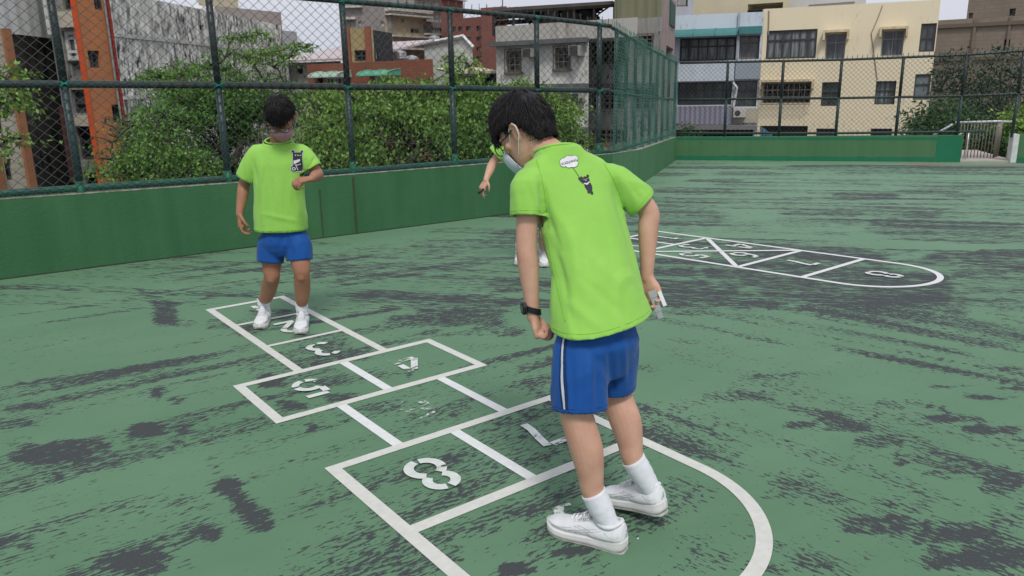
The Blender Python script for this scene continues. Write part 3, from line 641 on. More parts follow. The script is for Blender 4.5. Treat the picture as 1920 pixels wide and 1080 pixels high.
def build_fence(name, label, path, tabs, posts, wire_m, zwall, w=.095, h=.085, pr=.030, rr=.024, spikes=.06, wav=0.0, wr=.0021, postm=None):
    """tabs: bottom, mid, top rail heights as functions of s"""
    o = Vector(path[0]); P = [p - o for p in path]
    root = empty(name, (o.x, o.y, 0), 0, label, 'fence'); L_ = [0]
    for a, b in zip(P[:-1], P[1:]): L_.append(L_[-1] + (b - a).length)
    tot = L_[-1]
    def at(s):
        for i in range(len(P) - 1):
            if s <= L_[i + 1] or i == len(P) - 2: return P[i] + (P[i + 1] - P[i]) * ((s - L_[i]) / (L_[i + 1] - L_[i]))
    zb, zm, zt = tabs
    V_, F_ = wire_mesh(P, lambda s: zb(s) - .045, lambda s: zt(s) + .02, w, h, wr, spikes, off=-(pr + .004), wav=wav)
    me = np_mesh('wire_mesh', [tuple(v) for v in V_], F_); me.materials.append(wire_m)
    mo = bpy.data.objects.new('wire_mesh', me); C.objects.link(mo); mo.parent = root
    for zf, mm, nm in ((zb, M_railg, 'bottom_rail'), (zm, M_rail, 'middle_rail'), (zt, M_rail, 'top_rail')):
        pts = []; k = 0; N_ = max(2, int(tot / .35))
        for k in range(N_ + 1):
            s = tot * k / N_; p = at(s); pts.append(p + Vector((0, 0, zf(s) + .004 * noise.noise(Vector((s * .8, zf(s), 2))))))
        q = MB(); q.tube(pts, rr * (1.15 if zf is not zt else 1.0), 10)
        if zf is zb:   # brighter repainted sleeves at the posts
            pass
        q.build(nm, mm, root, smooth=True)
    for s in posts:
        p = at(s); q = MB(); z0, z1, zmid = zwall(s) - .02, zt(s), zm(s)
        q.tube([p + Vector((0, 0, z)) for z in (z0, zmid - .02)], pr, 10); q.cur = 1
        q.tube([p + Vector((0, 0, z)) for z in (zmid - .02, z1)], pr * .97, 10); q.cur = 2
        q.tube([p + Vector((0, 0, z)) for z in (z0, z0 + .07, z0 + .16)], [pr * 1.5, pr * 1.12, pr * 1.03], 10)
        q.build('post', [M_postlow, M_post, M_patch], root, smooth=True)
    for s in posts:
        for zf in (zm, zt):
            tq = MB(); c = at(s) + Vector((0, 0, zf(s)))
            for j in range(3):
                ang = random.uniform(-.6, .6); rad = pr * random.uniform(1.25, 1.5); pts = []
                tdir = (at(min(s + .05, tot)) - at(max(s - .05, 0))).normalized(); nn = Vector((-tdir.y, tdir.x, 0))
                for k in range(12):
                    th = 2 * math.pi * k / 12
                    pts.append(c + tdir * (math.cos(th) * rad) + nn * (math.sin(th) * rad) + Vector((0, 0, math.cos(th) * rad * math.tan(ang) + random.uniform(-.004, .004))))
                tq.tube(pts, .0035, 4, closed=True)
            for j in range(2):
                e0 = c - Vector((-tdir.y, tdir.x, 0)) * rad
                tq.tube([e0, e0 + Vector((random.uniform(-.03, .03), random.uniform(-.03, 0), random.uniform(-.03, .04)))], .0025, 4)
            tq.build('plastic_tie', M_tie, root)
    return root
# left run (straight part, nine posts)
pxs = [(-160, 0), (122, 0), (410, 0), (652, 0), (848, 0), (1007, 0), (1123, 0)]
A0 = LEFT_END + nW * OFF + _d * 1.0
path1 = [A0, BEND + nW * OFF]
fpos = [(on_wall(px, OFF) - A0).length for px, _ in pxs]
fpos = [fpos[0] - 2.7, fpos[0] - 1.3] + fpos
T = {k: v for k, v in zip(pxs, fpos[2:])}
s122, s410, s652, s848, s1007, s1123 = fpos[3:]
zb1 = lerp_tab([(0, .735), (s122, .702), (s410, .679), (s652, .662), (s848, .652), (s1007, .642), (s1123, .637), (30, .63)])
zm1 = lerp_tab([(0, 1.66), (s122, 1.578), (s410, 1.547), (s652, 1.513), (s848, 1.482), (s1007, 1.445), (s1123, 1.415), (s1123 + .4, 1.40), (31, 1.4)])
zt1 = lerp_tab([(0, 2.52), (s122, 2.43), (s410, 2.385), (s652, 2.343), (s848, 2.308), (s1007, 2.263), (s1123, 2.212), (s1123 + .4, 2.18), (31, 2.15)])
build_fence('chain_link_fence', 'tall dark chain link fence on the left parapet wall, in front of the trees', path1, (zb1, zm1, zt1), [p for p in fpos if p > 0], M_wire, lambda s: .62, w=.100, h=.088, pr=.033, rr=.027, wr=.0030)
# run from the bend to the far corner, greener netting
nB = Vector((-(CORNER - BEND).normalized().y, (CORNER - BEND).normalized().x, 0))
path2 = [BEND + nW * OFF + _d * .02, CORNER + nB * OFF]
L2 = (path2[1] - path2[0]).length
zb2 = lerp_tab([(0, .640), (1.5, .60), (L2, .523)]); zm2 = lerp_tab([(0, 1.40), (1.5, 1.33), (L2, 1.17)]); zt2 = lerp_tab([(0, 2.18), (1.5, 2.09), (L2, 1.862)])
build_fence('chain_link_fence', 'green chain link fence running away from the bend to the far corner', path2, (zb2, zm2, zt2), [.28, .95, 1.6, 2.25, 2.9, 3.55, 4.2, 4.85, L2 - .05], M_wireg, lambda s: .58 - .02 * s, w=.090, h=.080, pr=.026, rr=.022, wav=.03, wr=.0034)
# far run across the back
def far_s(px): 
    n = Vector((-_fd.y, _fd.x, 0)); q = CORNER + n * OFF; r = ray(px, 180)
    t = (q.x * n.x + q.y * n.y) / (r.x * n.x + r.y * n.y); return (Vector((r.x * t, r.y * t, 0)) - q).dot(_fd)
q0 = CORNER + n_ * OFF
LF = far_s(1903)
path3 = [q0, q0 + _fd * (FL + .02)]
path3 = [q0, q0 + _fd * (LF + 3.0)]
zb3 = lerp_tab([(0, .523), (3, .518), (FL, .545), (FL + .01, 2), (99, 2)]); zm3 = lerp_tab([(0, 1.17), (3, 1.163), (FL, 1.173), (LF, 1.20), (99, 1.25)]); zt3 = lerp_tab([(0, 1.862), (3, 1.85), (FL, 1.885), (LF, 1.93), (99, 2.0)])
zb3m = lerp_tab([(0, .523), (3, .518), (FL + .15, .545), (99, .56)])
posts3 = [far_s(p) for p in (1362, 1465, 1573, 1687, 1803, 1908)] + [LF + 1.3, LF + 2.6]
# netting on the wall only; over the gap it starts at the mid rail
def far_fence():
    o = path3[0]; root = empty('chain_link_fence', (o.x, o.y, 0), 0, 'far chain link fence across the back in front of the cream and blue apartment blocks', 'fence')
    n = Vector((-_fd.y, _fd.x, 0)); tot = LF + 3.0
    gap0, gap1 = FL + .1, far_s(1912)
    V_, F_ = wire_mesh([Vector((0, 0, 0)), _fd * tot], lambda s: (zb3m(s) - .04 if (s < gap0 or s > gap1) else zm3(s) - .62), lambda s: zt3(s) + .02, 085e-3, .085, .0030, .05, off=-.03)
    me = np_mesh('wire_mesh', [tuple(v) for v in V_], F_); me.materials.append(M_wired); mo = bpy.data.objects.new('wire_mesh', me); C.objects.link(mo); mo.parent = root
    for zf, a, b, nm, mm in ((zb3m, 0, FL + .35, 'bottom_rail', M_postlow), (zm3, 0, tot, 'middle_rail', M_rail), (zt3, 0, tot, 'top_rail', M_rail)):
        q = MB(); q.tube([_fd * (a + (b - a) * k / 20) + Vector((0, 0, zf(a + (b - a) * k / 20))) for k in range(21)], .024, 8); q.build(nm, mm, root, smooth=True)
    for s in posts3:
        q = MB(); p = _fd * s
        q.tube([p + Vector((0, 0, .44)), p + Vector((0, 0, zm3(s)))], .028, 8); q.cur = 1
        q.tube([p + Vector((0, 0, zm3(s))), p + Vector((0, 0, zt3(s)))], .027, 8); q.build('post', [M_postlow, M_post], root, smooth=True)
far_fence()
# ------------------------------------------------------------------ stainless railing in the gap
M_ss = mat('stainless_steel', (.78, .78, .77), (.66, .66, .65), scale=5, rough=.3, metal=.35)
M_ssbar = mat('railing_bar', (.26, .23, .19), (.20, .18, .15), scale=5, rough=.4, metal=.2)
def railing():
    a = FAR_R + n_ * .55; b = GATE_R + n_ * .55; o = a
    root = empty('metal_railing', (a.x, a.y, 0), 0, 'stainless steel railing with thin bars filling the gap right of the far wall', 'railing')
    Lr = (b - a).length
    q = MB(); q.tube([_fd * -.02 + Vector((0, 0, .68)), _fd * (Lr * .74) + Vector((0, 0, .70)), _fd * (Lr + .05) + Vector((0, 0, .69))], .022, 8)
    q.build('handrail', M_ss, root, smooth=True)
    n = 13
    for i in range(n):
        s = .03 + Lr * .74 * i / (n - 1); bb = MB(); p = _fd * s
        bb.tube([p + Vector((0, 0, .03)), p + Vector((0, 0, .69))], .008, 6); bb.build('bar', M_ssbar, root, smooth=True)
    for i in range(9):
        s = Lr * .76 + Lr * .22 * i / 8; bb = MB(); p = _fd * s + n_ * (.05 * i)
        bb.tube([p + Vector((0, 0, .03)), p + Vector((0, 0, .69))], .009, 6); bb.build('bar', M_ssbar, root, smooth=True)
    r2 = empty('stair_handrail', (FAR_R.x, FAR_R.y, 0), 0, 'short bright stair handrail sloping down behind the far wall beside the gap', 'handrail')
    q = MB(); c = n_ * .4
    q.tube([_fd * -.42 + c + Vector((0, 0, .44)), _fd * -.10 + c + Vector((0, 0, .66))], .02, 8)
    q.tube([_fd * -.1 + c * .55 + Vector((0, 0, .40)), _fd * .06 + c * .55 + Vector((0, 0, .535)), _fd * .32 + c * .55 + Vector((0, 0, .535))], .018, 8)
    q.tube([_fd * .14 + c * .55 + Vector((0, 0, .03)), _fd * .14 + c * .55 + Vector((0, 0, .53))], .012, 6)
    q.build('rail_tube', M_ss, r2, smooth=True)
railing()
# ================================================================== BUILDINGS
M_glass = mat('window_glass', (.040, .047, .050), (.12, .135, .14), scale=1.3, rough=.12, spec=.6, lo=.4, hi=.65)
M_glassl = mat('window_glass_curtain', (.20, .23, .23), (.07, .08, .085), scale=2.2, rough=.25, spec=.5, stretch=(3, 3, .3), lo=.42, hi=.56)
M_glassd = mat('window_dark_opening', (.010, .011, .013), (.03, .03, .03), scale=2, rough=.5)
M_glasst = mat('window_glass_teal', (.16, .33, .34), (.08, .17, .18), scale=.6, rough=.2)
M_alu = mat('aluminium_frame', (.30, .31, .31), (.22, .23, .23), scale=6, rough=.45, metal=.2)
M_alud = mat('dark_frame', (.045, .045, .048), (.07, .065, .06), scale=6, rough=.5)
M_alub = mat('bronze_frame', (.16, .14, .115), (.11, .09, .07), scale=6, rough=.6)
M_white = mat('white_frame', (.62, .62, .60), (.5, .5, .49), scale=6, rough=.5)
class Facade:
    """a building front on a vertical plane through two surveyed points; windows given by their surveyed corners"""
    def __init__(s, p1, Y1, p2, pxl, pxr, top, zbot=STREET_Z, depth=8.0, ztop=None):
        P1 = YY(*p1, Y1)
        # second point: same height as the first, on its own ray
        r = ray(*p2); P2 = r * ((P1.z - CH) / r.z) + Vector((0, 0, CH))
        s.P = P1; s.t = Vector((P2.x - P1.x, P2.y - P1.y, 0)).normalized(); s.n = Vector((s.t.y, -s.t.x, 0))   # n toward camera
        ul = s.uz(*pxl)[0]; ur = s.uz(*pxr)[0]
        s.o = Vector((P1.x, P1.y, 0)) + s.t * ul; s.W = ur - ul
        s.z1 = ztop if ztop is not None else s.uz(*top)[1]; s.z0 = zbot; s.depth = depth; s.wins = []; s.base_u = ul
        s.dl = s.inn(0, .035); s.dr = s.inn(s.W, -.035)
        s.M = Matrix(((s.t.x, -s.n.x, 0, s.o.x), (s.t.y, -s.n.y, 0, s.o.y), (0, 0, 1, 0), (0, 0, 0, 1)))
    def uz(s, px, py):
        r = ray(px, py); t = (s.P.x * s.n.x + s.P.y * s.n.y) / (r.x * s.n.x + r.y * s.n.y)
        q = r * t; o = getattr(s, 'o', Vector((s.P.x, s.P.y, 0)))
        return (Vector((q.x, q.y, 0)) - Vector((o.x, o.y, 0))).dot(s.t), q.z + CH
    def inn(s, u, e):
        # side walls recede roughly along the street lines (slightly converging plan)
        p = s.o + s.t * u; v = Vector((p.x, p.y, 0)).normalized(); v = (v + s.t * e).normalized()
        k = 1 / max(.2, -(v.dot(s.n))); return v.dot(s.t) * k
    def bk(s, u, D): return u + D * (s.dl + (s.dr - s.dl) * min(max(u / s.W, 0), 1))
    def box(s, mb, u0, u1, y0, D, z0, z1):
        P = [(s.bk(u0, y0), y0), (s.bk(u1, y0), y0), (s.bk(u1, D), D), (s.bk(u0, D), D)]; mb.prism(P, z0 - s.zo, z1 - s.zo)
    def rect(s, a, b, c, d):      # pixel rectangle left, top, right, bottom -> u0, z0, u1, z1
        m = ((a + c) / 2, (b + d) / 2)
        return s.uz(a, m[1])[0], s.uz(m[0], d)[1], s.uz(c, m[1])[0], s.uz(m[0], b)[1]
    def root(s, name, label, cat='building'):
        r = bpy.data.objects.new(name, None); C.objects.link(r)
        r.matrix_world = s.M; r.location = (s.o.x, s.o.y, s.z0 if s.z0 > -90 else 0); tag(r, label, cat); s.r = r; s.zo = r.location.z; return r
    # everything below is in facade coordinates: x along, y INTO the building, z up (world height minus zo)
    def wall(s, m, name='wall', extra=None):
        mb = MB(); W, D, z0, z1 = s.W, s.depth, s.z0, s.z1; zo = s.zo
        us = sorted(set([0, W] + [v for w_ in s.wins for v in (w_['r'][0], w_['r'][2])])); zs = sorted(set([z0, z1] + [v for w_ in s.wins for v in (w_['r'][1], w_['r'][3])]))
        us = [u for u in us if 0 <= u <= W]; zs = [z for z in zs if z0 <= z <= z1]
        for i in range(len(us) - 1):
            for j in range(len(zs) - 1):
                cu, cz = (us[i] + us[i + 1]) / 2, (zs[j] + zs[j + 1]) / 2
                if any(w_['r'][0] < cu < w_['r'][2] and w_['r'][1] < cz < w_['r'][3] for w_ in s.wins): continue
                mb.face([(us[i], 0, zs[j] - zo), (us[i + 1], 0, zs[j] - zo), (us[i + 1], 0, zs[j + 1] - zo), (us[i], 0, zs[j + 1] - zo)])
        for w_ in s.wins:
            u0, a, u1, b = w_['r']; d = w_['d']; a -= zo; b -= zo
            mb.face([(u0, 0, a), (u0, d, a), (u1, d, a), (u1, 0, a)][::-1]); mb.face([(u0, 0, b), (u1, 0, b), (u1, d, b), (u0, d, b)][::-1])
            mb.face([(u0, 0, a), (u0, 0, b), (u0, d, b), (u0, d, a)][::-1]); mb.face([(u1, 0, a), (u1, d, a), (u1, d, b), (u1, 0, b)][::-1])
        a, b = z0 - zo, z1 - zo
        L_, R_ = s.bk(0, D), s.bk(W, D)
        mb.face([(W, 0, a), (R_, D, a), (R_, D, b), (W, 0, b)]); mb.face([(L_, D, a), (0, 0, a), (0, 0, b), (L_, D, b)])
        mb.face([(R_, D, a), (L_, D, a), (L_, D, b), (R_, D, b)]); mb.face([(0, 0, b), (W, 0, b), (R_, D, b), (L_, D, b)])
        if extra: extra(mb)
        return mb.build(name, m, s.r)
    def win(s, px, nx=2, splits=(.5,), glass=None, frame=None, d=.14, grille=0, hood=None, fw=.05, name='window', sill=False, box=0.0):
        s.wins.append(dict(r=s.rect(*px), nx=nx, sp=splits, g=glass or M_glass, f=frame or M_alu, d=d, gr=grille, hood=hood, fw=fw, name=name, sill=sill, box=box)); return s.wins[-1]
    def finish(s):
        for w_ in s.wins:
            u0, a, u1, b = w_['r']; a -= s.zo; b -= s.zo; d = w_['d']; fw = w_['fw']; mb = MB(); y0, y1 = d - .07, d - .01
            e = .002; u0i, u1i, ai, bi = u0 + e, u1 - e, a + e, b - e
            mb.box((u0i, y0, ai), (u1i, y1, ai + fw)); mb.box((u0i, y0, bi - fw), (u1i, y1, bi)); mb.box((u0i, y0, ai + fw), (u0i + fw, y1, bi - fw)); mb.box((u1i - fw, y0, ai + fw), (u1i, y1, bi - fw))
            for k in range(1, w_['nx']):
                x = u0i + (u1i - u0i) * k / w_['nx']; mb.box((x - fw * .35, y0 + .004, ai + fw), (x + fw * .35, y1 - .004, bi - fw))
            for t in w_['sp']:
                z = ai + (bi - ai) * t; mb.box((u0i + fw, y0 + .008, z - fw * .35), (u1i - fw, y1 - .008, z + fw * .35))
            if w_['sill']:
                mb.box((u0 - .06, -.07, a - .07), (u1 + .06, -.003, a - .002))
            fo = mb.build(w_['name'], w_['f'], s.r)
            g = MB(); g.face([(u0, d, a), (u1, d, a), (u1, d, b), (u0, d, b)]); g.build('pane', w_['g'], fo)
            if w_['gr']:
                q = MB(); n = max(3, int((u1 - u0) / w_['gr'])); yo = -.10 - w_['box']
                for k in range(n + 1):
                    x = u0 + (u1 - u0) * k / n; q.box((x - .012, yo, a - .05), (x + .012, yo + .02, b + .05))
                for z in (a - .05, a + (b - a) * .33, a + (b - a) * .66, b + .05): q.box((u0 - .02, yo - .004, z - .014), (u1 + .02, yo + .024, z + .014))
                for x in (u0, u1):
                    for z in (a - .05, b + .05): q.box((x - .01, yo + .02, z - .01), (x + .01, -.002, z + .01))
                q.build('grille', w_['f'], fo)
            if w_['hood']:
                q = MB(); q.box((u0 - .12, -.45, b + .06), (u1 + .12, -.003, b + .16)); q.box((u0 - .12, -.45, b - .25), (u0 - .04, -.003, b + .058)); q.box((u1 + .04, -.45, b - .25), (u1 + .12, -.003, b + .058))
                q.build('hood', w_['hood'], fo)
def slab(fc, name, px, m, y0=-.3, y1=0, dz=0.0, world=None):
    """box standing proud of a facade over a surveyed rectangle"""
    u0, z0, u1, z1 = fc.rect(*px); q = MB(); q.box((u0, y0, z0 - fc.zo), (u1, y1, z1 - fc.zo)); return q.build(name, m, fc.r)
def ac_unit(fc, px, name='air_conditioner'):
    u0, z0, u1, z1 = fc.rect(*px); z0 -= fc.zo; z1 -= fc.zo; q = MB(); q.box((u0, -.42, z0), (u1, -.004, z1)); b = q.build(name, mat('ac_casing', (.36, .35, .32), (.25, .24, .22), scale=5), fc.r)
    g = MB(); n = 6
    for k in range(n): 
        z = z0 + (z1 - z0) * (k + .5) / n; g.box((u0 + .04, -.45, z - .02), (u1 - .04, -.423, z + .012))
    g.build('vent_grille', M_alud, b); return b
# --- cream tiled strip building at the far left
M_beiget = brickmat('beige_tile', (.50, .46, .37), (.46, .43, .35), (.36, .33, .27), .3, .1)
M_orangestrip = mat('orange_brown_trim', (.33, .14, .06), (.26, .11, .05), scale=3)
f = Facade((3, 62), 15.5, (65, 66), (-260, 200), (2, 60), (-20, 55), depth=6); f.root('tiled_building', 'narrow beige tiled building with slot windows and brown corner strip at the left edge')
for px in ((-8, 206, 6, 250), (7, 268, 17, 292), (10, 298, 24, 338)): f.win(px, 1, (), M_glassd, M_alud)
f.wall(M_beiget); f.finish()
q = MB(); q.box((f.W - .002, -.06, 0), (f.W + .17, .1, f.z1 - f.zo + .03)); q.build('corner_strip', M_orangestrip, f.r)
q = MB(); u = f.uz(2, 330)[0]; q.box((u - .12, -.05, 0), (u + .05, -.003, f.uz(10, 290)[1] - f.zo)); q.build('pilaster', M_orangestrip, f.r)
# --- black mouldy wall with white metal storey above
f = Facade((5, 58), 19, (97, 69), (-330, 60), (101, 69), (97, 69), depth=9)
M_blackwall = weathered('blackened_concrete', (.050, .046, .040), (.085, .078, .066), (.013, .013, .013), .55, .2, 1.5, fine=3.5)
f.root('concrete_building', 'soot blackened concrete building with a pale corrugated metal top storey')
f.wall(M_blackwall)
def corrug(fc, name, u0, z0, u1, z1, m, pitch=.2, y=-.05, amp=.025, parent=None):
    q = MB(); n = int((u1 - u0) / pitch * 2); zo = fc.zo
    for k in range(n):
        a, b = u0 + (u1 - u0) * k / n, u0 + (u1 - u0) * (k + 1) / n; ya, yb = y - (amp if k % 2 else 0), y - (0 if k % 2 else amp)
        q.face([(a, ya, z0 - zo), (b, yb, z0 - zo), (b, yb, z1 - zo), (a, ya, z1 - zo)])
    q.face([(u0, y + .1, z1 - zo), (u1, y + .1, z1 - zo), (u1, y - .03, z1 - zo), (u0, y - .03, z1 - zo)])
    return q.build(name, m, parent or fc.r)
M_cwhite = mat('pale_metal_siding', (.72, .75, .71), (.62, .65, .61), scale=1.2, rough=.6)
corrug(f, 'metal_siding', 0, f.z1 - .05, f.W, f.z1 + 7, M_cwhite, .5, -.06)
q = MB(); f.box(q, 0, f.W, .1, f.depth, f.z1 + .01, f.z1 + 7); q.build('upper_storey', M_cwhite, f.r)
# --- grey balcony block
f = Facade((110, 20), 20.5, (140, 18), (88, 20), (141, 20), (120, -200), depth=8)
f.root('apartment_building', 'grey apartment block with white framed enclosed balconies beside the orange tower')
M_greyc = weathered('grey_render', (.26, .255, .235), (.16, .155, .145), (.07, .07, .065), .45)
f.win((116, -30, 138, 18), 2, (.5,), M_glassd, M_alud); f.win((119, 57, 155, 112), 2, (.75, .28), M_glassl, M_white, fw=.09)
f.win((128, 114, 166, 146), 2, (), mat('frosted_panel', (.17, .17, .165), (.12, .12, .12), scale=3), M_alu)
f.win((136, 168, 178, 212), 2, (.4,), M_glass, M_alud); f.win((146, 238, 188, 300), 2, (.55,), M_glassd, M_alud); f.win((160, 325, 196, 352), 1, (), M_glassd, M_alud)
f.wall(M_greyc)
slab(f, 'spandrel', (114, 22, 144, 52), mat('cream_panel', (.50, .47, .38), (.40, .37, .30), scale=2), -.12, -.004); slab(f, 'spandrel', (143, 216, 178, 236), mat('cream_panel', None), -.12, -.004); slab(f, 'spandrel', (158, 302, 195, 322), mat('ledge_grey', (.22, .22, .21)), -.12, -.004)
slab(f, 'downpipe', (96, -20, 102, 66), M_white, -.2, -.1); slab(f, 'downpipe', (133, 200, 139, 340), mat('rusty_pipe', (.10, .05, .045)), -.2, -.1)
f.finish()
# --- orange tiled tower
f = Facade((137, 0), 20.0, (200, 6), (135, 0), (203, 0), (150, -220), depth=7)
f.root('tiled_tower', 'orange tiled tower with vermilion corner strips between the grey block and the mouldy white wall')
M_or = brickmat('orange_tile', (.47, .175, .062), (.41, .15, .055), (.34, .16, .085), .24, .075, .008, stainc=(.30, .14, .07))
for px in ((174, -40, 192, 18), (166, 95, 188, 127), (211, 196, 230, 229)): f.win(px, 2, (.6,) if px[1] > 0 else (), M_glass, M_alud, d=.16)
f.wall(M_or); f.finish()
M_verm = mat('vermilion_paint', (.62, .09, .02), (.52, .08, .025), scale=3)
M_verm2 = mat('dark_red_paint', (.42, .035, .03), (.34, .04, .03), scale=3)
q = MB(); q.box((-.06, -.03, 0), (.07, -.003, f.z1 - f.zo)); q.build('corner_strip', M_verm, f.r)
q = MB(); q.box((f.W - .08, -.07, 0), (f.W + .04, -.003, f.z1 - f.zo)); q.build('corner_strip', M_verm2, f.r)
q = MB(); q.tube([(f.W - .16, -.06, 0), (f.W - .16, -.06, f.z1 - f.zo)], .03, 6); q.build('downpipe', M_alu, f.r)
# --- long white wall streaked with black mould
M_mould = weathered('mouldy_white_render', (.82, .82, .74), (.15, .15, .145), (.035, .036, .036), .64, .28, 3.4, fine=7.0)
f = Facade((326, 7), 24, (505, 43), (213, 60), (528, 70), (326, 7), depth=9)
f.root('mouldy_building', 'long white building wall covered in black mould streaks behind the left trees')
for k, px in enumerate(((517, 46, 521, 56), (505, 72, 511, 80), (374, 47, 381, 57), (455, 100, 470, 112))): f.win(px, 1, (), M_glassd, M_alud)
f.wall(M_mould); f.finish()
for k in range(6): # shallow floor ledges that show as pale bands
    z = f.z1 - 1.1 - k * 1.55
    q = MB(); q.box((0, -.035, z - f.zo), (f.W, -.003, z + .10 - f.zo)); q.build('ledge', mat('ledge_render', (.56, .56, .51), (.3, .3, .28), scale=4), f.r)
g = Facade((424, 15), 33, (527, 25), (405, 20), (528, 40), (424, 13), depth=8)
g.root('taupe_building', 'plain taupe building rising just behind the mouldy white wall')
g.win((519, 46, 523, 58), 1, (), M_glassd, M_alud); g.wall(mat('taupe_render', (.30, .26, .24), (.26, .23, .21), scale=.7)); g.finish()
g = Facade((534, 58), 60, (556, 60), (529, 70), (557, 70), (540, 58), depth=8); g.root('distant_block', 'small pale block far behind between the taupe building and the sky'); g.wall(mat('hazy_render', (.42, .42, .43)))
g = Facade((385, -14), 36, (455, -2), (372, 0), (446, 0), (400, -22), depth=6); g.root('rooftop_house', 'pale yellow rooftop storey above the mouldy white wall at the top left'); g.win((395, -15, 402, 4), 1, (), M_glass); g.wall(mat('pale_yellow', (.56, .50, .34), (.5, .45, .32), scale=1)); g.finish()
q = MB(); c = YY(372, 12, 26); q.tube([c - Vector((.45, .1, .1)), c + Vector((.45, .15, -.15))], [.16, .16], 14)
tag(q.build('water_tank', mat('white_tank', (.6, .62, .65), (.5, .5, .52), scale=4, rough=.3), smooth=False), 'white horizontal rooftop tank on the mouldy building edge', 'tank')
# --- low white house with a pinkish roof
f = Facade((541, 117), 34, (640, 113), (541, 130), (640, 130), (541, 118), depth=5)
f.root('low_house', 'low off white house with a long pale pink metal roof behind the left tree')
f.win((555, 122, 568, 139), 2, (.5,), M_glass, M_alud); f.wall(weathered('old_white_render', (.52, .50, .44), (.36, .35, .31), (.12, .11, .1), .4)); f.finish()
q = MB(); zt = f.z1 - f.zo; q.prism([(-.3, -.5), (f.W + 1.5, -.5), (f.W + 1.5, 4.5), (-.3, 4.5)], zt, zt + .08)
for v in range(len(q.v)):
    x, y, z = q.v[v]; q.v[v] = (x, y, z + (y + .5) * .17)
q.build('roof', mat('pink_roof', (.52, .44, .44), (.44, .38, .38), scale=1.5, rough=.5), f.r)
# --- red-brown tiled low building with arches and a stair tower
M_redt = brickmat('redbrown_tile', (.27, .095, .055), (.23, .08, .05), (.17, .07, .05), .3, .09, .006)
f = Facade((577, 121), 29, (800, 111), (577, 140), (812, 125), (577, 121), depth=8, zbot=STREET_Z)
f.root('brick_building', 'low red brown tiled building with green awnings and a stair tower, behind the fence')
f.win((588, 142, 606, 165), 1, (), M_glassd, M_alud, d=.5); f.win((609, 144, 652, 163), 6, (), M_glass, M_white, fw=.06)
f.win((700, 142, 716, 163), 2, (), M_glasst, M_white); f.win((722, 142, 750, 163), 3, (), M_glass, M_white)
f.win((585, 172, 640, 192), 4, (), M_glassd, M_alu)
f.wall(M_redt); f.finish()
M_gaw = mat('green_awning', (.12, .36, .24), (.09, .30, .20), scale=2, rough=.5); M_gaw2 = mat('pale_green_awning', (.34, .46, .38), (.28, .40, .32), scale=2)
def awning(fc, px, m, proj=.7):
    u0, z0, u1, z1 = fc.rect(*px); z0 -= fc.zo; z1 -= fc.zo; q = MB(); P = []
    for k in range(7):
        t = k / 6; P.append((-proj * math.sin(t * math.pi / 2), z1 - (z1 - z0) * (1 - math.cos(t * math.pi / 2))))
    for a, b in zip(P[:-1], P[1:]):
        q.face([(u0, a[0], a[1]), (u1, a[0], a[1]), (u1, b[0], b[1]), (u0, b[0], b[1])][::-1]); q.face([(u0, a[0] + .02, a[1] - .02), (u1, a[0] + .02, a[1] - .02), (u1, b[0] + .02, b[1] - .02), (u0, b[0] + .02, b[1] - .02)])
    for u in (u0, u1): q.face([(u, p[0], p[1]) for p in P] + [(u, 0, P[-1][1])])
    n = max(2, int((u1 - u0) / .9))
    q.cur = 1
    for k in range(n + 1):
        u = u0 + (u1 - u0) * k / n; q.tube([(u, p[0] - .012, p[1] + .008) for p in P], .02, 4)
    return q.build('awning', [m, m], fc.r)
awning(f, (606, 134, 659, 145), M_gaw2); awning(f, (697, 131, 752, 142), M_gaw)
g = Facade((654, 55), 28.0, (698, 54), (653, 60), (699, 60), (654, 54), depth=3.2)
g.root('stair_tower', 'tan and red brown stair tower with a black side rising over the low brick building')
g.win((665, 94, 690, 115), 2, (.5,), M_glassd, M_alud); g.wall(mat('tan_render', (.34, .27, .13), (.30, .24, .12), scale=2)); g.finish()
for px in ((653, 50, 660, 180), (688, 50, 699, 180)): slab(g, 'brick_pier', px, M_redt, -.12, -.004)
g2 = Facade((699, 56), 28.3, (734, 62), (699.5, 62), (735, 62), (699, 56), depth=3); g2.root('dark_stair_wall', 'black weathered wall section attached right of the stair tower', 'building')
g2.win((704, 97, 710, 110), 1, (), M_white, M_white); g2.wall(mat('black_render', (.022, .022, .024), (.04, .04, .04), scale=2)); g2.finish()
# tanks
M_tank = mat('steel_tank', (.50, .51, .52), (.30, .31, .32), scale=6, rough=.28, metal=.7, stretch=(1, 1, 3))
def tank(px, pyt, pyb, w_px, Y, label):
    a = YY(px, pyt, Y); b = YY(px, pyb, Y); r = w_px / 2 * (Y / FPX); q = MB(); h = a.z - b.z; P = []; R_ = []
    for k in range(9):
        P.append((0, 0, h * .06 + h * .74 * k / 8)); R_.append(r * (1.0 if k % 2 else .96))
    P += [(0, 0, h * .9), (0, 0, h * .98)]; R_ += [r * .7, r * .2]
    q.tube(P, R_, 20)
    for k in range(4):
        an = math.pi / 4 + k * math.pi / 2; q.tube([(r * .8 * math.cos(an), r * .8 * math.sin(an), -2.5), (r * .8 * math.cos(an), r * .8 * math.sin(an), h * .08)], .04, 5)
    o = q.build('water_tank', M_tank, smooth=False, loc=b); tag(o, label, 'tank')
tank(773, 103, 132, 25, 28.6, 'tall ribbed steel water tank in front of the low brick parapet'); tank(751, 94, 112, 22, 31, 'squat steel water tank left of the tall ribbed tank'); tank(815, 66, 84, 20, 42, 'small steel water tank above the white shed')
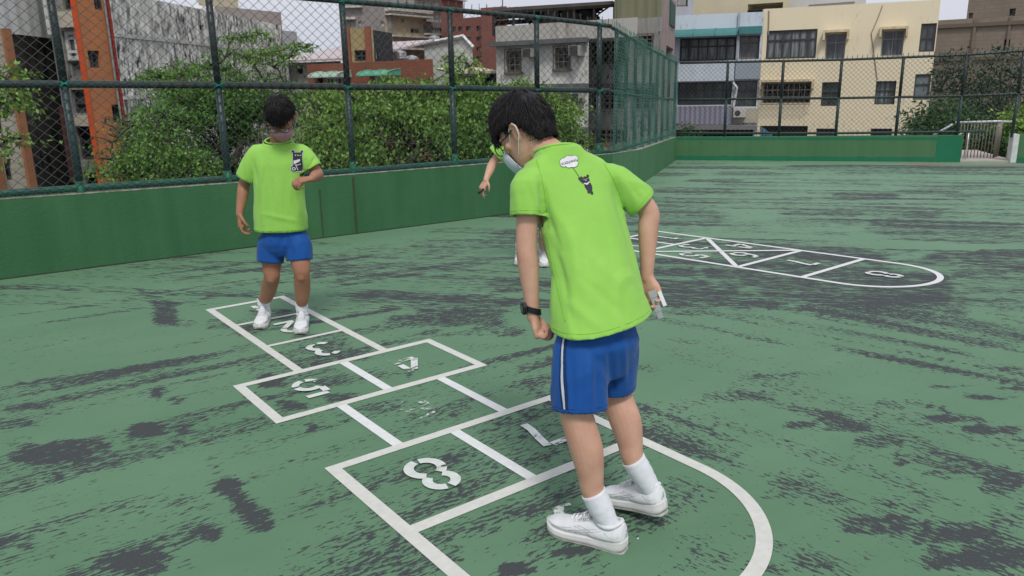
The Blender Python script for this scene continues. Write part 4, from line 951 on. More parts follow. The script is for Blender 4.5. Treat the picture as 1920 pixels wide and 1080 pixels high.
# --- white gabled shed
f = Facade((796, 84), 38, (873, 80), (796, 100), (886, 100), (796, 85), depth=9); f.root('white_shed', 'white gabled metal shed behind the second tree')
f.win((828, 104, 842, 114), 1, (), M_greyc, M_alu)
def gab(mb):
    z = f.z1 - f.zo; mb.face([(0, 0, z), (f.W, 0, z), (f.W, 0, z - .1), (f.W * .84, 0, z + .25)][:2] + [(f.W * .84, 0, z + .3)])
f.wall(mat('white_siding', (.55, .57, .54), (.48, .5, .47), scale=1.2)); f.finish()
q = MB(); z = f.z1 - f.zo; q.tube([(-.3, -.1, z + .03), (f.W * .85, -.1, z + .3), (f.W + .1, -.1, z - .2)], .09, 4); q.face([(0, -.004, z), (f.W, -.004, z - .02), (f.W * .85, -.004, z + .3)]); q.build('roof_edge', M_white, f.r)
# --- grey and beige residential towers far away
M_tw = brickmat('tower_grey_tile', (.24, .21, .20), (.21, .19, .18), (.28, .26, .25), .6, .3, .02); M_tb = mat('tower_beige', (.50, .42, .29), (.44, .37, .26), scale=.4); M_tc = mat('tower_cream_band', (.52, .49, .43))
f = Facade((668, 10), 95, (840, 6), (640, 30), (842, 30), (700, -60), depth=14, zbot=-10); f.root('residential_tower', 'large grey and cream residential tower in the distance above the brick building')
for px in [(x, y, x + w, y + 12) for y in (-20, 4, 28) for x, w in ((786, 5), (795, 5), (814, 8), (823, 6), (744, 6), (760, 6))] + [(x, y, x + 6, y + 9) for y in (40, 60) for x in (656, 672, 714)]: f.win(px, 2, (), M_glass, M_tc, fw=.15, d=.3)
f.wall(M_tw); f.finish()
for px in ((641, 33, 668, 37), (641, 12, 680, 15), (780, -4, 832, -1), (780, 19, 832, 22)): slab(f, 'band', px, M_tc, -.6, -.01)
f = Facade((727, 32), 80, (800, 38), (722, 40), (800, 40), (727, 22), depth=10, zbot=-10); f.root('beige_apartment', 'beige apartment block with cream cornices in the middle distance')
for px in ((752, 36, 757, 42), (755, 75, 760, 81), (765, 81, 776, 88), (782, 81, 797, 88), (770, 52, 790, 63)): f.win(px, 2, (), M_glass, M_tc, fw=.12, d=.3)
f.wall(M_tb); f.finish()
for px in ((721, 19, 800, 24), (721, 29, 800, 32), (728, 68, 800, 71), (728, 90, 800, 94)): slab(f, 'cornice', px, M_tc, -.9, -.01)
slab(f, 'brown_pilaster', (727, 24, 731, 100), M_tw, -.5, -.01)
f = Facade((795, 52), 84, (838, 55), (795, 55), (846, 55), (800, 40), depth=8, zbot=-10); f.root('grey_terrace_block', 'grey block with a continuous glazed band between the beige block and the red building')
f.win((797, 52, 834, 63), 8, (), M_glassl, M_alu, fw=.1); f.wall(M_tw); f.finish(); slab(f, 'band', (795, 64, 846, 67), M_tc, -.5, -.01)
# --- red brick school-like block
M_red = brickmat('red_brick', (.225, .085, .062), (.19, .072, .055), (.17, .08, .065), .6, .2, .01)
f = Facade((846, 36), 62, (928, 29), (840, 60), (945, 60), (846, 36), depth=12, zbot=-10); f.root('red_building', 'red brick building with rows of teal windows behind the second fence post')
for y, h, g_ in ((50, 9, M_glasst), (70, 8, M_glasst), (89, 7, M_glass), (107, 6, M_glass)):
    for x, w_ in ((847, 8), (859, 8), (873, 10), (893, 14), (914, 15)):
        if y > 80 and x < 880: continue
        f.win((x, y - (x - 847) * .03, x + w_, y + h - (x - 847) * .03), 2, (), g_, M_alu if g_ is M_glasst else M_tc, d=.3, fw=.12)
f.wall(M_red); f.finish()
f = Facade((828, 0), 75, (868, 6), (826, 10), (868, 10), (830, -14), depth=8, zbot=-10); f.root('red_tower', 'upper red brick tower peeking over the red building'); f.wall(M_red)
slab(f, 'cornice', (826, -2, 868, 0), M_tc, -.5, -.01)
f = Facade((901, 18), 58, (945, 15), (901, 20), (950, 20), (901, 15), depth=8, zbot=-10); f.root('red_penthouse', 'red roof storey with a thin antenna left of the grey house canopy')
f.wall(M_red); u, z = f.uz(930, 16); q = MB(); q.tube([(u, 1, z - f.zo), (u, 1, z + .9 - f.zo)], .04, 4); q.build('antenna', M_alud, f.r)
# --- dark lean-to with cream roof
f = Facade((857, 135), 33, (931, 134), (852, 150), (931, 150), (857, 134), depth=4); f.root('lean_to_shed', 'lean-to with a cream corrugated roof and dark open front beside the grey house')
f.win((862, 141, 926, 200), 1, (), M_glassd, M_alud, d=.8); f.wall(mat('slate_grey', (.13, .15, .16))); f.finish()
q = MB(); z = f.z1 - f.zo
q.face([(-.3, -.4, z), (f.W, -.4, z), (f.W, 3, z + .22), (-.3, 3, z + .22)]); q.face([(-.3, -.4, z - .06), (f.W, -.4, z - .06), (f.W, 3, z + .16), (-.3, 3, z + .16)][::-1]); q.box((-.3, -.42, z - .1), (f.W, -.402, z + .01)); q.build('roof', mat('cream_roof', (.58, .53, .40), (.48, .44, .33), scale=2), f.r)
# --- weathered grey house
M_greyh = weathered('grey_house_render', (.58, .58, .54), (.36, .36, .33), (.12, .12, .11), .34, .15, 2.0, fine=4)
M_rust = weathered('rusty_parapet_render', (.42, .41, .375), (.24, .13, .06), (.12, .12, .11), .30, .04, 3.0, fine=4)
f = Facade((930, 82), 27, (1104, 73), (930, 100), (1104, 100), (930, 82), depth=9)
f.root('old_house', 'weathered grey house with grilled windows and rust streaked parapet behind the near boy')
f.win((949, 95, 978, 135), 2, (.55,), M_glass, M_alub, grille=.16, fw=.06, sill=True); f.win((1040, 89, 1070, 129), 2, (.55,), M_glass, M_alub, grille=.16, fw=.06, sill=True)
f.win((1052, 178, 1072, 198), 2, (), M_glassd, M_alub, grille=.16); f.win((950, 176, 978, 215), 2, (.5,), M_glass, M_alub, grille=.16)
f.wall(M_greyh); f.finish()
u0 = 0; q = MB(); f.box(q, 0, f.W + 1.6, -.06, 7, f.z1 + .002, f.uz(930, 50)[1]); q.build('parapet', M_rust, f.r)
q = MB(); q.box((-.1, -.35, f.z1 - .10 - f.zo), (f.W + .02, -.062, f.z1 + .04 - f.zo)); z = f.uz(933, 162)[1] - f.zo; q.box((-.02, -.22, z - .08), (f.W + .02, -.004, z + .05)); z = f.uz(1060, 241)[1] - f.zo; q.box((-.02, -.22, z - .08), (f.W + .02, -.004, z + .05)); q.build('ledge', mat('ledge_dark', (.14, .145, .15), (.08, .08, .08), scale=4), f.r)
ac_unit(f, (991, 92, 1009, 107)); ac_unit(f, (1078, 86, 1097, 105)); ac_unit(f, (1076, 174, 1098, 190))
# recessed right section with enclosed balconies
g = Facade((1104, 78), 27.6, (1178, 74), (1104, 100), (1238, 100), (1104, 66), depth=7)
g.root('balcony_block', 'grey block with grilled enclosed balconies seen through the fence bend')
g.win((1108, 76, 1176, 120), 6, (.5,), M_glassd, M_alub, grille=.2, fw=.06, box=.3); g.win((1108, 166, 1176, 205), 6, (.5,), M_glassd, M_alub, grille=.2, fw=.06, box=.3); g.win((1108, 243, 1176, 268), 5, (), M_glassd, M_alub, grille=.2, box=.3)
g.win((1197, 67, 1225, 88), 2, (), M_glassd, M_alub, grille=.2, d=.4); g.win((1190, 170, 1228, 205), 3, (), M_glassd, M_alub, grille=.2)
g.wall(weathered('old_concrete', (.33, .325, .305), (.20, .19, .18), (.08, .08, .08), .5, .15, 2.2)); g.finish()
q = MB(); u0, z0, u1, z1 = g.rect(1180, 132, 1236, 160); q.box((g.W * .0, -.18, g.uz(1140, 161)[1] - g.zo - .1), (g.W, -.004, g.uz(1140, 161)[1] - g.zo + .08)); q.build('ledge', mat('ledge_dark', None), g.r)
M_olive = mat('olive_sheet', (.19, .19, .115), (.15, .15, .10), scale=2, stretch=(4, 4, .2), rough=.6)
zt = g.z1; u0, z0, u1, z1 = g.rect(1152, -30, 1236, 35)
corrug(g, 'roof_sheet_wall', u0, g.uz(1200, 34)[1], u1, g.uz(1200, -45)[1], M_olive, .3, .2)
q = MB(); g.box(q, u0, u1, .3, 6, g.z1, g.uz(1200, -45)[1]); q.build('roof_storey', M_olive, g.r)
q = MB(); q.box((u0 - .3, .12, g.z1 - g.zo + .001), (u1, .28, g.uz(1200, 34)[1] - g.zo)); q.build('upper_wall', mat('pale_concrete', (.30, .295, .27), (.20, .195, .18), scale=3, stretch=(3, 3, .4)), g.r)
# receding side wall with red stain
h = Facade((1237, 40), 27.0, (1264, 62), (1238, 60), (1265, 90), (1237, -40), depth=2)
h.root('side_wall', 'receding side wall with peeling red paint between the grey block and the blue building', 'building')
h.win((1249, 88, 1262, 112), 2, (), M_glassd, M_alud, d=.4); h.wall(weathered('peeling_red_render', (.34, .31, .29), (.36, .17, .15), (.14, .13, .13), .6, .25, 3.0)); h.finish()
slab(h, 'green_shutter', (1255, 4, 1264, 50), mat('dark_green_sheet', (.03, .09, .07)), -.05, -.004)
# canopy of dark steel on the roof
c0 = Facade((930, 40), 28.0, (1150, 36), (925, 40), (1152, 40), (930, 40), depth=5)
r = empty('roof_canopy', c0.o, 0, 'black open steel roof canopy on top of the old grey house', 'canopy'); r.matrix_world = c0.M; r.location = (c0.o.x, c0.o.y, 0)
M_can = mat('canopy_steel', (.025, .022, .022), (.05, .04, .035), scale=3)
zl, zr = c0.uz(930, 22)[1], c0.uz(1150, 8)[1]; W = c0.W; q = MB()
for y in (0, 5):
    q.tube([(0, y, zl), (W, y, zr)], .09, 4)
for k in range(18):
    x = W * k / 17; z = zl + (zr - zl) * k / 17; q.tube([(x, 0, z + .05), (x, 5, z + .10)], .035, 4)
for k in range(5): y = .4 + k * 1.0; q.tube([(0, y, zl + .12), (W, y, zr + .12)], .03, 4)
q.build('roof_frame', M_can, r)
q = MB(); q.face([(0, .6, zl + .16), (W, .6, zr + .16), (W, 5, zr + .22), (0, 5, zl + .22)]); q.face([(0, .6, zl + .13), (W, .6, zr + .13), (W, 5, zr + .19), (0, 5, zl + .19)][::-1]); q.build('roof_sheet', mat('canopy_sheet', (.035, .03, .03), (.09, .08, .075), scale=2), r)
q = MB(); zz = f.uz(930, 52)[1]
for k in range(7):
    for y in (.05, 4.9):
        x = W * k / 6; z = zl + (zr - zl) * k / 6; q = MB(); q.tube([(x, y, zz - .2), (x, y, z)], .045, 4); q.build('canopy_post', M_can, r)
q = MB()
for k in range(26):
    x = W * random.uniform(.35, .97); w_ = random.uniform(.2, .8); hh = random.uniform(.2, .9); y = random.uniform(1, 4); q.box((x, y, zz - .3), (x + w_, y + .5, zz + hh))
q.build('stored_clutter', mat('clutter', (.035, .03, .03), (.16, .15, .14), scale=1.5), r)
# --- pale blue building
M_blue = weathered('pale_blue_render', (.52, .58, .64), (.42, .47, .53), (.18, .19, .20), .30, .2, 1.5)
M_teal = mat('teal_sheet', (.055, .20, .20), (.045, .16, .16), scale=2, rough=.5); M_lav = mat('lavender_corrugated', (.25, .25, .32), (.22, .22, .28), scale=2, rough=.6)
f = Facade((1267, 29), 38, (1431, 22), (1266, 60), (1430, 60), (1267, 29), depth=9)
f.root('blue_apartment', 'pale blue apartment building with teal awnings beside the cream block')
f.win((1274, 70, 1380, 114), 6, (.62,), M_glassl, M_alud, d=.3, fw=.09); f.win((1386, 66, 1424, 111), 2, (.7,), M_glass, M_alub, d=.35, fw=.09)
f.win((1270, 154, 1372, 197), 6, (.65,), M_glass, M_alud, d=.3, fw=.08); f.win((1377, 151, 1419, 200), 2, (.6,), M_glass, M_alud, d=.3)
f.win((1266, 241, 1412, 262), 1, (), M_glassd, M_alud, d=1.0)
f.wall(M_blue); f.finish()
awning(f, (1264, 54, 1383, 70), M_teal, 1.0); slab(f, 'teal_panel', (1386, 50, 1429, 64), M_teal, -.3, -.004)
slab(f, 'seam_post', (1382, 24, 1386, 120), mat('blue_trim', (.34, .38, .42)), -.12, -.004)
slab(f, 'balcony_front', (1266, 118, 1377, 152), mat('blue_panel', (.55, .61, .68), (.45, .50, .56), scale=2), -.5, -.004); slab(f, 'balcony_front', (1379, 117, 1426, 148), mat('grey_blue_panel', (.30, .34, .39)), -.2, -.004)
u0, z0, u1, z1 = f.rect(1265, 199, 1372, 233); corrug(f, 'corrugated_panel', u0, z0, u1, z1, M_lav, .22, -.3, .05)
slab(f, 'lower_wall', (1374, 203, 1421, 230), mat('beige_render', (.44, .40, .30), (.36, .33, .26), scale=2), -.1, -.004)
slab(f, 'tin_canopy', (1264, 234, 1420, 241), mat('tin_grey', (.22, .21, .20), (.14, .13, .13), scale=8, stretch=(5, 1, 1)), -1.0, -.004)
ac = slab(f, 'air_conditioner', (1376, 204, 1399, 219), mat('ac_white', (.5, .5, .48)), -.55, -.11)
u0, z0, u1, z1 = f.rect(1377, 205, 1390, 218); q = MB(); q.tube([((u0 + u1) / 2, -.56, (z0 + z1) / 2 - f.zo), ((u0 + u1) / 2, -.553, (z0 + z1) / 2 - f.zo)], (z1 - z0) * .42, 16); q.build('fan_grille', M_alud, ac)
q = MB(); a = f.uz(1374, 154); b = f.uz(1376, 175); c = f.uz(1375, 200); q.tube([(a[0], -.15, a[1] - f.zo), (a[0] + .2, -.2, (a[1] + b[1]) / 2 - f.zo), (b[0] + .1, -.15, b[1] - f.zo), (c[0], -.15, c[1] - f.zo)], .06, 6); q.build('drain_pipe', M_white, f.r)
# --- cream apartment block
M_cream = weathered('cream_render', (.73, .645, .46), (.66, .585, .415), (.38, .34, .25), .22, .2, 1.2)
M_creamh = mat('cream_hood', (.68, .58, .38), (.34, .26, .18), scale=3)
f = Facade((1431, 17), 37, (1766, -1), (1431, 60), (1757, 60), (1431, 17), depth=10)
f.root('cream_apartment', 'large cream yellow apartment block with dark framed windows behind the far fence')
f.win((1437, 56, 1531, 110), 6, (.66,), M_glassl, M_alud, d=.12, fw=.08)
f.win((1548, 64, 1585, 111), 2, (.66,), M_glass, M_alu, hood=M_creamh, d=.2); f.win((1653, 58, 1694, 105), 2, (.68,), M_glassl, M_alu, hood=M_creamh, d=.2); f.win((1725, 44, 1754, 97), 2, (.48,), M_glass, M_alud, d=.12, fw=.07)
f.win((1430, 156, 1520, 193), 5, (), M_glassd, M_alub, grille=.22, d=.5, hood=M_creamh, box=.25); f.win((1540, 154, 1575, 199), 2, (.6,), M_glass, M_alud, d=.2); f.win((1641, 152, 1679, 196), 2, (.6,), M_glassl, M_alud, d=.2); f.win((1714, 139, 1744, 187), 1, (.6,), mat('frosted_grey', (.17, .20, .21), (.13, .155, .165), scale=1), M_alud, d=.1)
f.win((1424, 236, 1514, 262), 1, (), M_glassd, M_alud, d=.8); f.win((1530, 241, 1570, 262), 1, (), M_glassd, M_alud); f.win((1632, 241, 1672, 262), 1, (), M_glassd, M_alud); f.win((1703, 233, 1726, 246), 1, (), mat('grey_panel', (.25, .26, .25)), M_alud, d=.05)
f.wall(M_cream); f.finish()
q = MB(); u, z = f.uz(1655, 10); u2, z2 = f.uz(1648, 62); u3, z3 = f.uz(1645, 150); q.tube([(u, -.03, z - f.zo), (u - .15, -.03, (z + z2) / 2 - f.zo), (u2 - .3, -.03, z2 - f.zo), (u3, -.03, z3 - f.zo)], .018, 4); q.build('wall_cable', mat('cable_grey', (.28, .25, .19)), f.r)
u, z = f.uz(1442, 20); u2, z2 = f.uz(1441, 66); q = MB(); q.tube([(u, -.03, z - f.zo), (u2, -.03, z2 - f.zo)], .03, 5); q.build('wall_cable', mat('cable_grey', None), f.r)
# blue tarpaulin and laundry in the lowest opening
u0, z0, u1, z1 = f.rect(1428, 238, 1450, 254)
q = MB(); 
for k in range(12):
    a, b = u0 + (u1 - u0) * k / 12, u0 + (u1 - u0) * (k + 1) / 12; ya, yb = -.1 + .05 * math.sin(k * 1.9), -.1 + .05 * math.sin((k + 1) * 1.9)
    q.face([(a, ya, z0 - f.zo), (b, yb, z0 - f.zo), (b, yb, z1 - f.zo - .03 * k), (a, ya, z1 - f.zo - .03 * k)])
q.build('blue_tarpaulin', mat('blue_tarp', (.10, .26, .40), (.07, .20, .34), scale=3), f.r)
# things standing higher behind
g = Facade((1300, -20), 52, (1431, -30), (1300, 20), (1478, 10), (1300, -60), depth=8, zbot=-6); g.root('yellow_rear_block', 'pale yellow block with a recessed balcony peeking over the blue building')
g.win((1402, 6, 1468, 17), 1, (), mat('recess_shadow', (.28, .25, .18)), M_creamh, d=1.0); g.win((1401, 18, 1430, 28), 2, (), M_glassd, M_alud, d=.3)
g.wall(mat('pale_yellow', None)); g.finish()
g = Facade((1480, -10), 50, (1625, -22), (1478, 0), (1624, 0), (1480, -30), depth=8, zbot=-6); g.root('white_rear_block', 'white block with a long low window peeking over the cream block')
g.win((1516, 6, 1602, 13), 4, (), M_glass, M_tc, fw=.1); g.wall(mat('offwhite', (.58, .58, .56), (.52, .52, .5), scale=1)); g.finish()
g = Facade((1264, 5), 44, (1300, 5), (1266, 20), (1300, 20), (1264, -30), depth=6, zbot=-6); g.root('grey_rear_block', 'small grey rooftop block between the green shutter and the yellow block')
g.win((1269, -10, 1290, 12), 1, (), M_greyc, M_alud); g.wall(mat('grey_lilac', (.34, .34, .37), (.28, .28, .3), scale=2)); g.finish()
# --- brown tiled building at the right
M_brt = brickmat('brown_tile', (.235, .195, .155), (.21, .175, .14), (.17, .14, .115), .6, .22, .012)
f = Facade((1761, 41), 46, (1920, 32), (1733, 240), (2100, 40), (1761, 38), depth=10); f.root('brown_tiled_building', 'brown tiled building with a darker cornice behind the bushes at the right')
f.win((1882, 74, 1893, 97), 1, (.5,), M_glass, M_alud, d=.3); f.wall(M_brt); f.finish()
slab(f, 'cornice', (1755, 38, 2090, 45), mat('brown_cornice', (.14, .115, .085)), -.15, -.004); slab(f, 'cornice', (1740, 104, 2090, 110), mat('brown_cornice', None), -.12, -.004)
slab(f, 'pilaster', (1815, 36, 1820, 240), mat('brown_pil', (.18, .15, .12)), -.12, -.004); slab(f, 'pilaster', (1880, 30, 1884, 240), mat('brown_pil', None), -.12, -.004)
g = Facade((1824, 0), 47, (1920, -8), (1815, 10), (2100, 10), (1824, -80), depth=10); g.root('brown_tower', 'taller brown tiled tower rising at the top right corner'); g.win((1892, 16, 1904, 31), 1, (.5,), M_glassl, M_alud, d=.3); g.win((1816, 24, 1824, 37), 1, (), M_brt, M_alud); g.wall(M_brt); g.finish()
# ================================================================== TREES
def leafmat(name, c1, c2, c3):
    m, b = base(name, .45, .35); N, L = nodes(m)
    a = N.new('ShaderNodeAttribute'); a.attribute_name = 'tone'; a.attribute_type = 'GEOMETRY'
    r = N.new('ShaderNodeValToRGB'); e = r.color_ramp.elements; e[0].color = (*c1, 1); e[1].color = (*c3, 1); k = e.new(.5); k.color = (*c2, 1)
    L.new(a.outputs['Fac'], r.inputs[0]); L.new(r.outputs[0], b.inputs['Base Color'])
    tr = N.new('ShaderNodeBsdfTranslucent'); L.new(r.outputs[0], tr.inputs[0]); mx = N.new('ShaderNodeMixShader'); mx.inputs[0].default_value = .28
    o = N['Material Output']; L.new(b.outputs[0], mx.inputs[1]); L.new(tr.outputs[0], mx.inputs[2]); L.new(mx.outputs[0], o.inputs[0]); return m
M_leaf = leafmat('tree_leaves', (.045, .120, .018), (.100, .225, .034), (.20, .35, .06))
M_leafy = leafmat('yellowish_leaves', (.052, .125, .018), (.115, .235, .034), (.24, .38, .07))
M_leafd = leafmat('dark_leaves', (.018, .050, .014), (.034, .085, .022), (.065, .14, .035))
M_leafo = leafmat('olive_leaves', (.016, .036, .016), (.028, .060, .028), (.055, .10, .045))
M_bark = mat('bark', (.075, .062, .050), (.035, .03, .026), scale=9, rough=.9, stretch=(1, 1, .3), bump=.6, bscale=30)
def leaves_mesh(name, centers, m, parent, n_per, leaf=.07, spread=(.5, .5, .22), droop=.5, tone_bias=0.0):
    """many single pointed leaves, folded along the midrib, grouped in sprays"""
    cs = np.array([[c[0], c[1], c[2]] for c in centers]); R_ = np.array([c[3] for c in centers])
    tb = np.array([(c[4] if len(c) > 4 else 0.0) for c in centers])
    n_i = np.maximum(4, (n_per * (R_ / R_.mean()) ** 2).astype(int)); idx = np.repeat(np.arange(len(cs)), n_i); N = len(idx)
    # points in flattened clumps, denser toward the upper surface
    R_ = R_ * .92; v = rng.normal(size=(N, 3)); v /= np.linalg.norm(v, axis=1)[:, None]; rad = rng.random(N) ** .45
    P = cs[idx] + v * (rad * R_[idx])[:, None] * np.array(spread) * 2.0
    # twigs: snap groups of leaves along short sprays
    g = N // 7 + 1; gi = rng.integers(0, g, N); 
    gc = P[rng.integers(0, N, g)]; gdir = rng.normal(size=(g, 3)); gdir[:, 2] = -abs(gdir[:, 2]) * droop - .1; gdir /= np.linalg.norm(gdir, axis=1)[:, None]
    near = rng.random(N) < .65
    src = rng.integers(0, N, g); gc = P[src]; gt = idx[src]
    P2 = gc[gi] + gdir[gi] * (rng.random(N) * leaf * 5)[:, None] + rng.normal(size=(N, 3)) * leaf * .35
    P = np.where(near[:, None], P2, P); ci = np.where(near, gt[gi], idx)
    nv = np.sin(P[:, 0] * 3.3 + 1 + P[:, 2]) + np.sin(P[:, 2] * 4.7 + 2 + P[:, 0] * 1.7) + np.sin(P[:, 1] * 2.9 + P[:, 0] * 2.1)
    if leaf < .1:
        kp = (nv > -.95) | (rng.random(N) < .12); P, ci, near, gi = P[kp], ci[kp], near[kp], gi[kp]; N = len(P)
    d = rng.normal(size=(N, 3)); d[:, 2] -= droop * 1.3; d = np.where(near[:, None], gdir[gi] * .9 + d * .6, d); d /= np.linalg.norm(d, axis=1)[:, None]
    up = rng.normal(size=(N, 3)) * .55 + np.array([0, 0, 1.0]); s = np.cross(d, up); s /= np.linalg.norm(s, axis=1)[:, None] + 1e-9; nrm = np.cross(s, d)
    ln = leaf * (.7 + .7 * rng.random(N))[:, None]; wd = ln * .26
    a = P; b = P + d * ln * .45 + s * wd - nrm * ln * .05; c = P + d * ln; e = P + d * ln * .45 - s * wd - nrm * ln * .05
    V_ = np.stack([a, b, c, e], 1).reshape(-1, 3); k = np.arange(N) * 4
    F_ = np.stack([k, k + 1, k + 2, k + 3], 1)
    me = np_mesh(name, V_, F_); me.materials.append(m)
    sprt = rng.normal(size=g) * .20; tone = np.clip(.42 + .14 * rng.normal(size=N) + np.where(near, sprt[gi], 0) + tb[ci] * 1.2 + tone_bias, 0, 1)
    at = me.attributes.new('tone', 'FLOAT', 'POINT'); at.data.foreach_set('value', np.repeat(tone, 4).astype(np.float32))
    o = bpy.data.objects.new(name, me); C.objects.link(o); o.parent = parent; return o
def limb(mb, a, b, r0, r1, seed, wob=.12, n=7):
    a, b = Vector(a), Vector(b); L_ = (b - a).length; pts = []
    for k in range(n + 1):
        t = k / n; w_ = wob * L_ * math.sin(t * math.pi)
        pts.append(a.lerp(b, t) + Vector((noise.noise(Vector((seed, t * 2, 0))), noise.noise(Vector((seed, t * 2, 5))), noise.noise(Vector((seed, t * 2, 9))) + .25)) * w_)
    mb.tube(pts, [r0 + (r1 - r0) * k / n for k in range(n + 1)], 7); return pts
def tree(name, label, basept, fork, clumps, m, n_per=220, leaf=.085, trunk_r=.16, spread=(.5, .5, .22), cat='tree', group=None, fill=None, droop=.5):
    """clumps: world (x, y, z, radius[, tone])"""
    bp = Vector(basept); root = empty(name, bp, 0, label, cat, group); mb = MB(); fk = Vector(fork) - bp
    limb(mb, (0, 0, 0), fk, trunk_r, trunk_r * .7, 1.3, .05)
    cl = [(Vector((c[0], c[1], c[2])) - bp, c[3], c[4] if len(c) > 4 else 0) for c in clumps]
    order = sorted(cl, key=lambda c: (c[0] - fk).length); nodes_ = [(fk, trunk_r * .6)]
    for i, (c, r, t) in enumerate(order):
        j = min(range(len(nodes_)), key=lambda q: (nodes_[q][0] - c).length + (0 if q else -.4) ); s0, sr = nodes_[j]
        pts = limb(mb, s0, c - Vector((0, 0, r * .15)), max(.018, sr * .75), .012, i * 3.7 + 1, .16, 5)
        nodes_.append((pts[3], max(.016, sr * .5))); nodes_.append((pts[-1], .016))
        for k in range(4):   # twigs into the clump
            v = Vector((random.uniform(-1, 1) * spread[0], random.uniform(-1, 1) * spread[1], random.uniform(-.5, 1) * spread[2])) * r * 1.6
            mb.tube([pts[-2], pts[-1].lerp(c + v, .5) + Vector((0, 0, .02)), c + v], [.012, .008, .004], 4)
    mb.build('trunk', M_bark, root, smooth=True)
    leaves_mesh('crown', [(c.x, c.y, c.z, r, t) for c, r, t in cl], m, root, n_per, leaf, spread, droop)
    return root
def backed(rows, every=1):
    # darker leaf layer behind the outer sprays, canopy shade put into its tone
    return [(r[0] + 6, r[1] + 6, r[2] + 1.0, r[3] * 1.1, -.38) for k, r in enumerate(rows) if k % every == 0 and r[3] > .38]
def clumps_px(rows, jy=.0):
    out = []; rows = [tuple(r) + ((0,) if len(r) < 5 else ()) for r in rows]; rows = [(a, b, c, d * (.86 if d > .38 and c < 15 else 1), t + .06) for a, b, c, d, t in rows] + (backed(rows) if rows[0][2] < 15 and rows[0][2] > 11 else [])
    for r in rows:
        px, py, Yd, rad = r[:4]; p = YY(px, py, Yd); out.append((p.x, p.y, p.z, rad, r[4] if len(r) > 4 else 0))
    return out
random.seed(11); rng = np.random.default_rng(11)
# first big tree (layered, seen between the second and third fence posts)
rows = [(300,138,13.6,.42,.1),(345,128,13.8,.45,.15),(392,118,14.0,.30,.1),(270,146,13.6,.25,.1),(320,170,13.2,.5,0),(380,165,13.4,.6,-.05),(440,150,13.8,.6,0),(465,104,14.0,.42,.2),(425,98,14.0,.30,.2),(455,66,14.2,.22,.2),(487,60,14.4,.24,.22),(432,70,14.2,.18,.2),(520,90,14.6,.30,.25),(553,84,14.6,.26,.3),(577,86,14.6,.16,.3),(545,103,14.6,.2,.2),(515,118,14.6,.36,.1),(490,140,14.2,.45,0),(535,152,14.6,.36,0),(495,98,14.3,.28,.2),(425,128,14.2,.3,.1),
 (300,205,12.6,.55,0),(250,225,12.2,.50,.05),(215,258,12.0,.38,.1),(205,262,12.0,.28,.1),(290,250,12.2,.65,.05),(350,220,12.8,.65,-.1),(250,285,11.8,.55,.1),(210,300,11.8,.36,.1),(205,325,11.6,.36,.1),(300,300,11.8,.62,.05),(350,290,12.0,.60,0),(240,325,11.8,.5,.05),(290,335,11.6,.5,.05),(400,200,13.4,.65,-.2),(400,260,13.0,.6,-.25),(450,190,13.6,.65,-.2),(380,320,12.0,.5,0),(430,300,12.8,.5,-.2),(500,180,14.2,.55,-.15),(450,240,13.6,.6,-.3),(560,180,14.8,.5,0),(540,215,14.8,.45,-.1),(410,340,12.4,.4,-.1),(330,345,11.8,.4,.0),(460,330,13.2,.35,-.1),(350,185,13.4,.5,-.1),(480,210,14.4,.45,-.25),(190,225,12.2,.18,.1)]
b0 = YY(455, 350, 13.5)
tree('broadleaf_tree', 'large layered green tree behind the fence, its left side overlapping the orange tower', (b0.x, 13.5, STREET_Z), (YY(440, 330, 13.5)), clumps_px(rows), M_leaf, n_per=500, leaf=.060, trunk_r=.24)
# second wide tree behind both boys
rows = [(590,190,12.5,.42,.15),(620,175,12.8,.45,.15),(640,215,12.0,.5,.1),(600,240,11.6,.5,0),(660,180,12.5,.45,.2),(700,170,12.6,.42,.15),(735,160,13.0,.36,.2),(722,148,13.2,.2,.2),(770,158,13.2,.42,.2),(810,152,13.2,.36,.2),(838,128,13.6,.28,.25),(858,104,13.8,.20,.3),(880,118,13.6,.25,.25),(850,145,13.4,.32,.2),(900,140,13.4,.2,.15),(760,170,12.6,.5,.1),(820,170,12.6,.5,.1),(870,165,12.8,.48,.1),(700,210,12.0,.55,0),(760,215,12.0,.6,.1),(820,215,12.0,.6,.1),(880,210,12.2,.55,0),(650,260,11.4,.55,0),(710,260,11.4,.6,-.05),(770,260,11.4,.6,-.1),(830,260,11.4,.55,-.2),(890,255,11.8,.5,-.2),(600,285,11.2,.5,0),(655,300,11.0,.45,.05),(715,295,11.0,.5,-.1),(770,290,11.0,.45,-.15),(820,290,11.2,.45,-.25),(870,290,11.6,.42,-.2),(580,220,12.2,.45,.1),(620,300,11.0,.4,0),(575,265,11.6,.4,.05),(590,320,11.0,.35,0)]
b0 = YY(740, 300, 12.5)
tree('broadleaf_tree', 'wide dense green tree behind the fence between the two boys, with drooping leaves', (b0.x, 12.3, STREET_Z), YY(740, 320, 12.3), clumps_px(rows), M_leafy, n_per=560, leaf=.067, trunk_r=.22, spread=(.5, .5, .28), droop=.9)
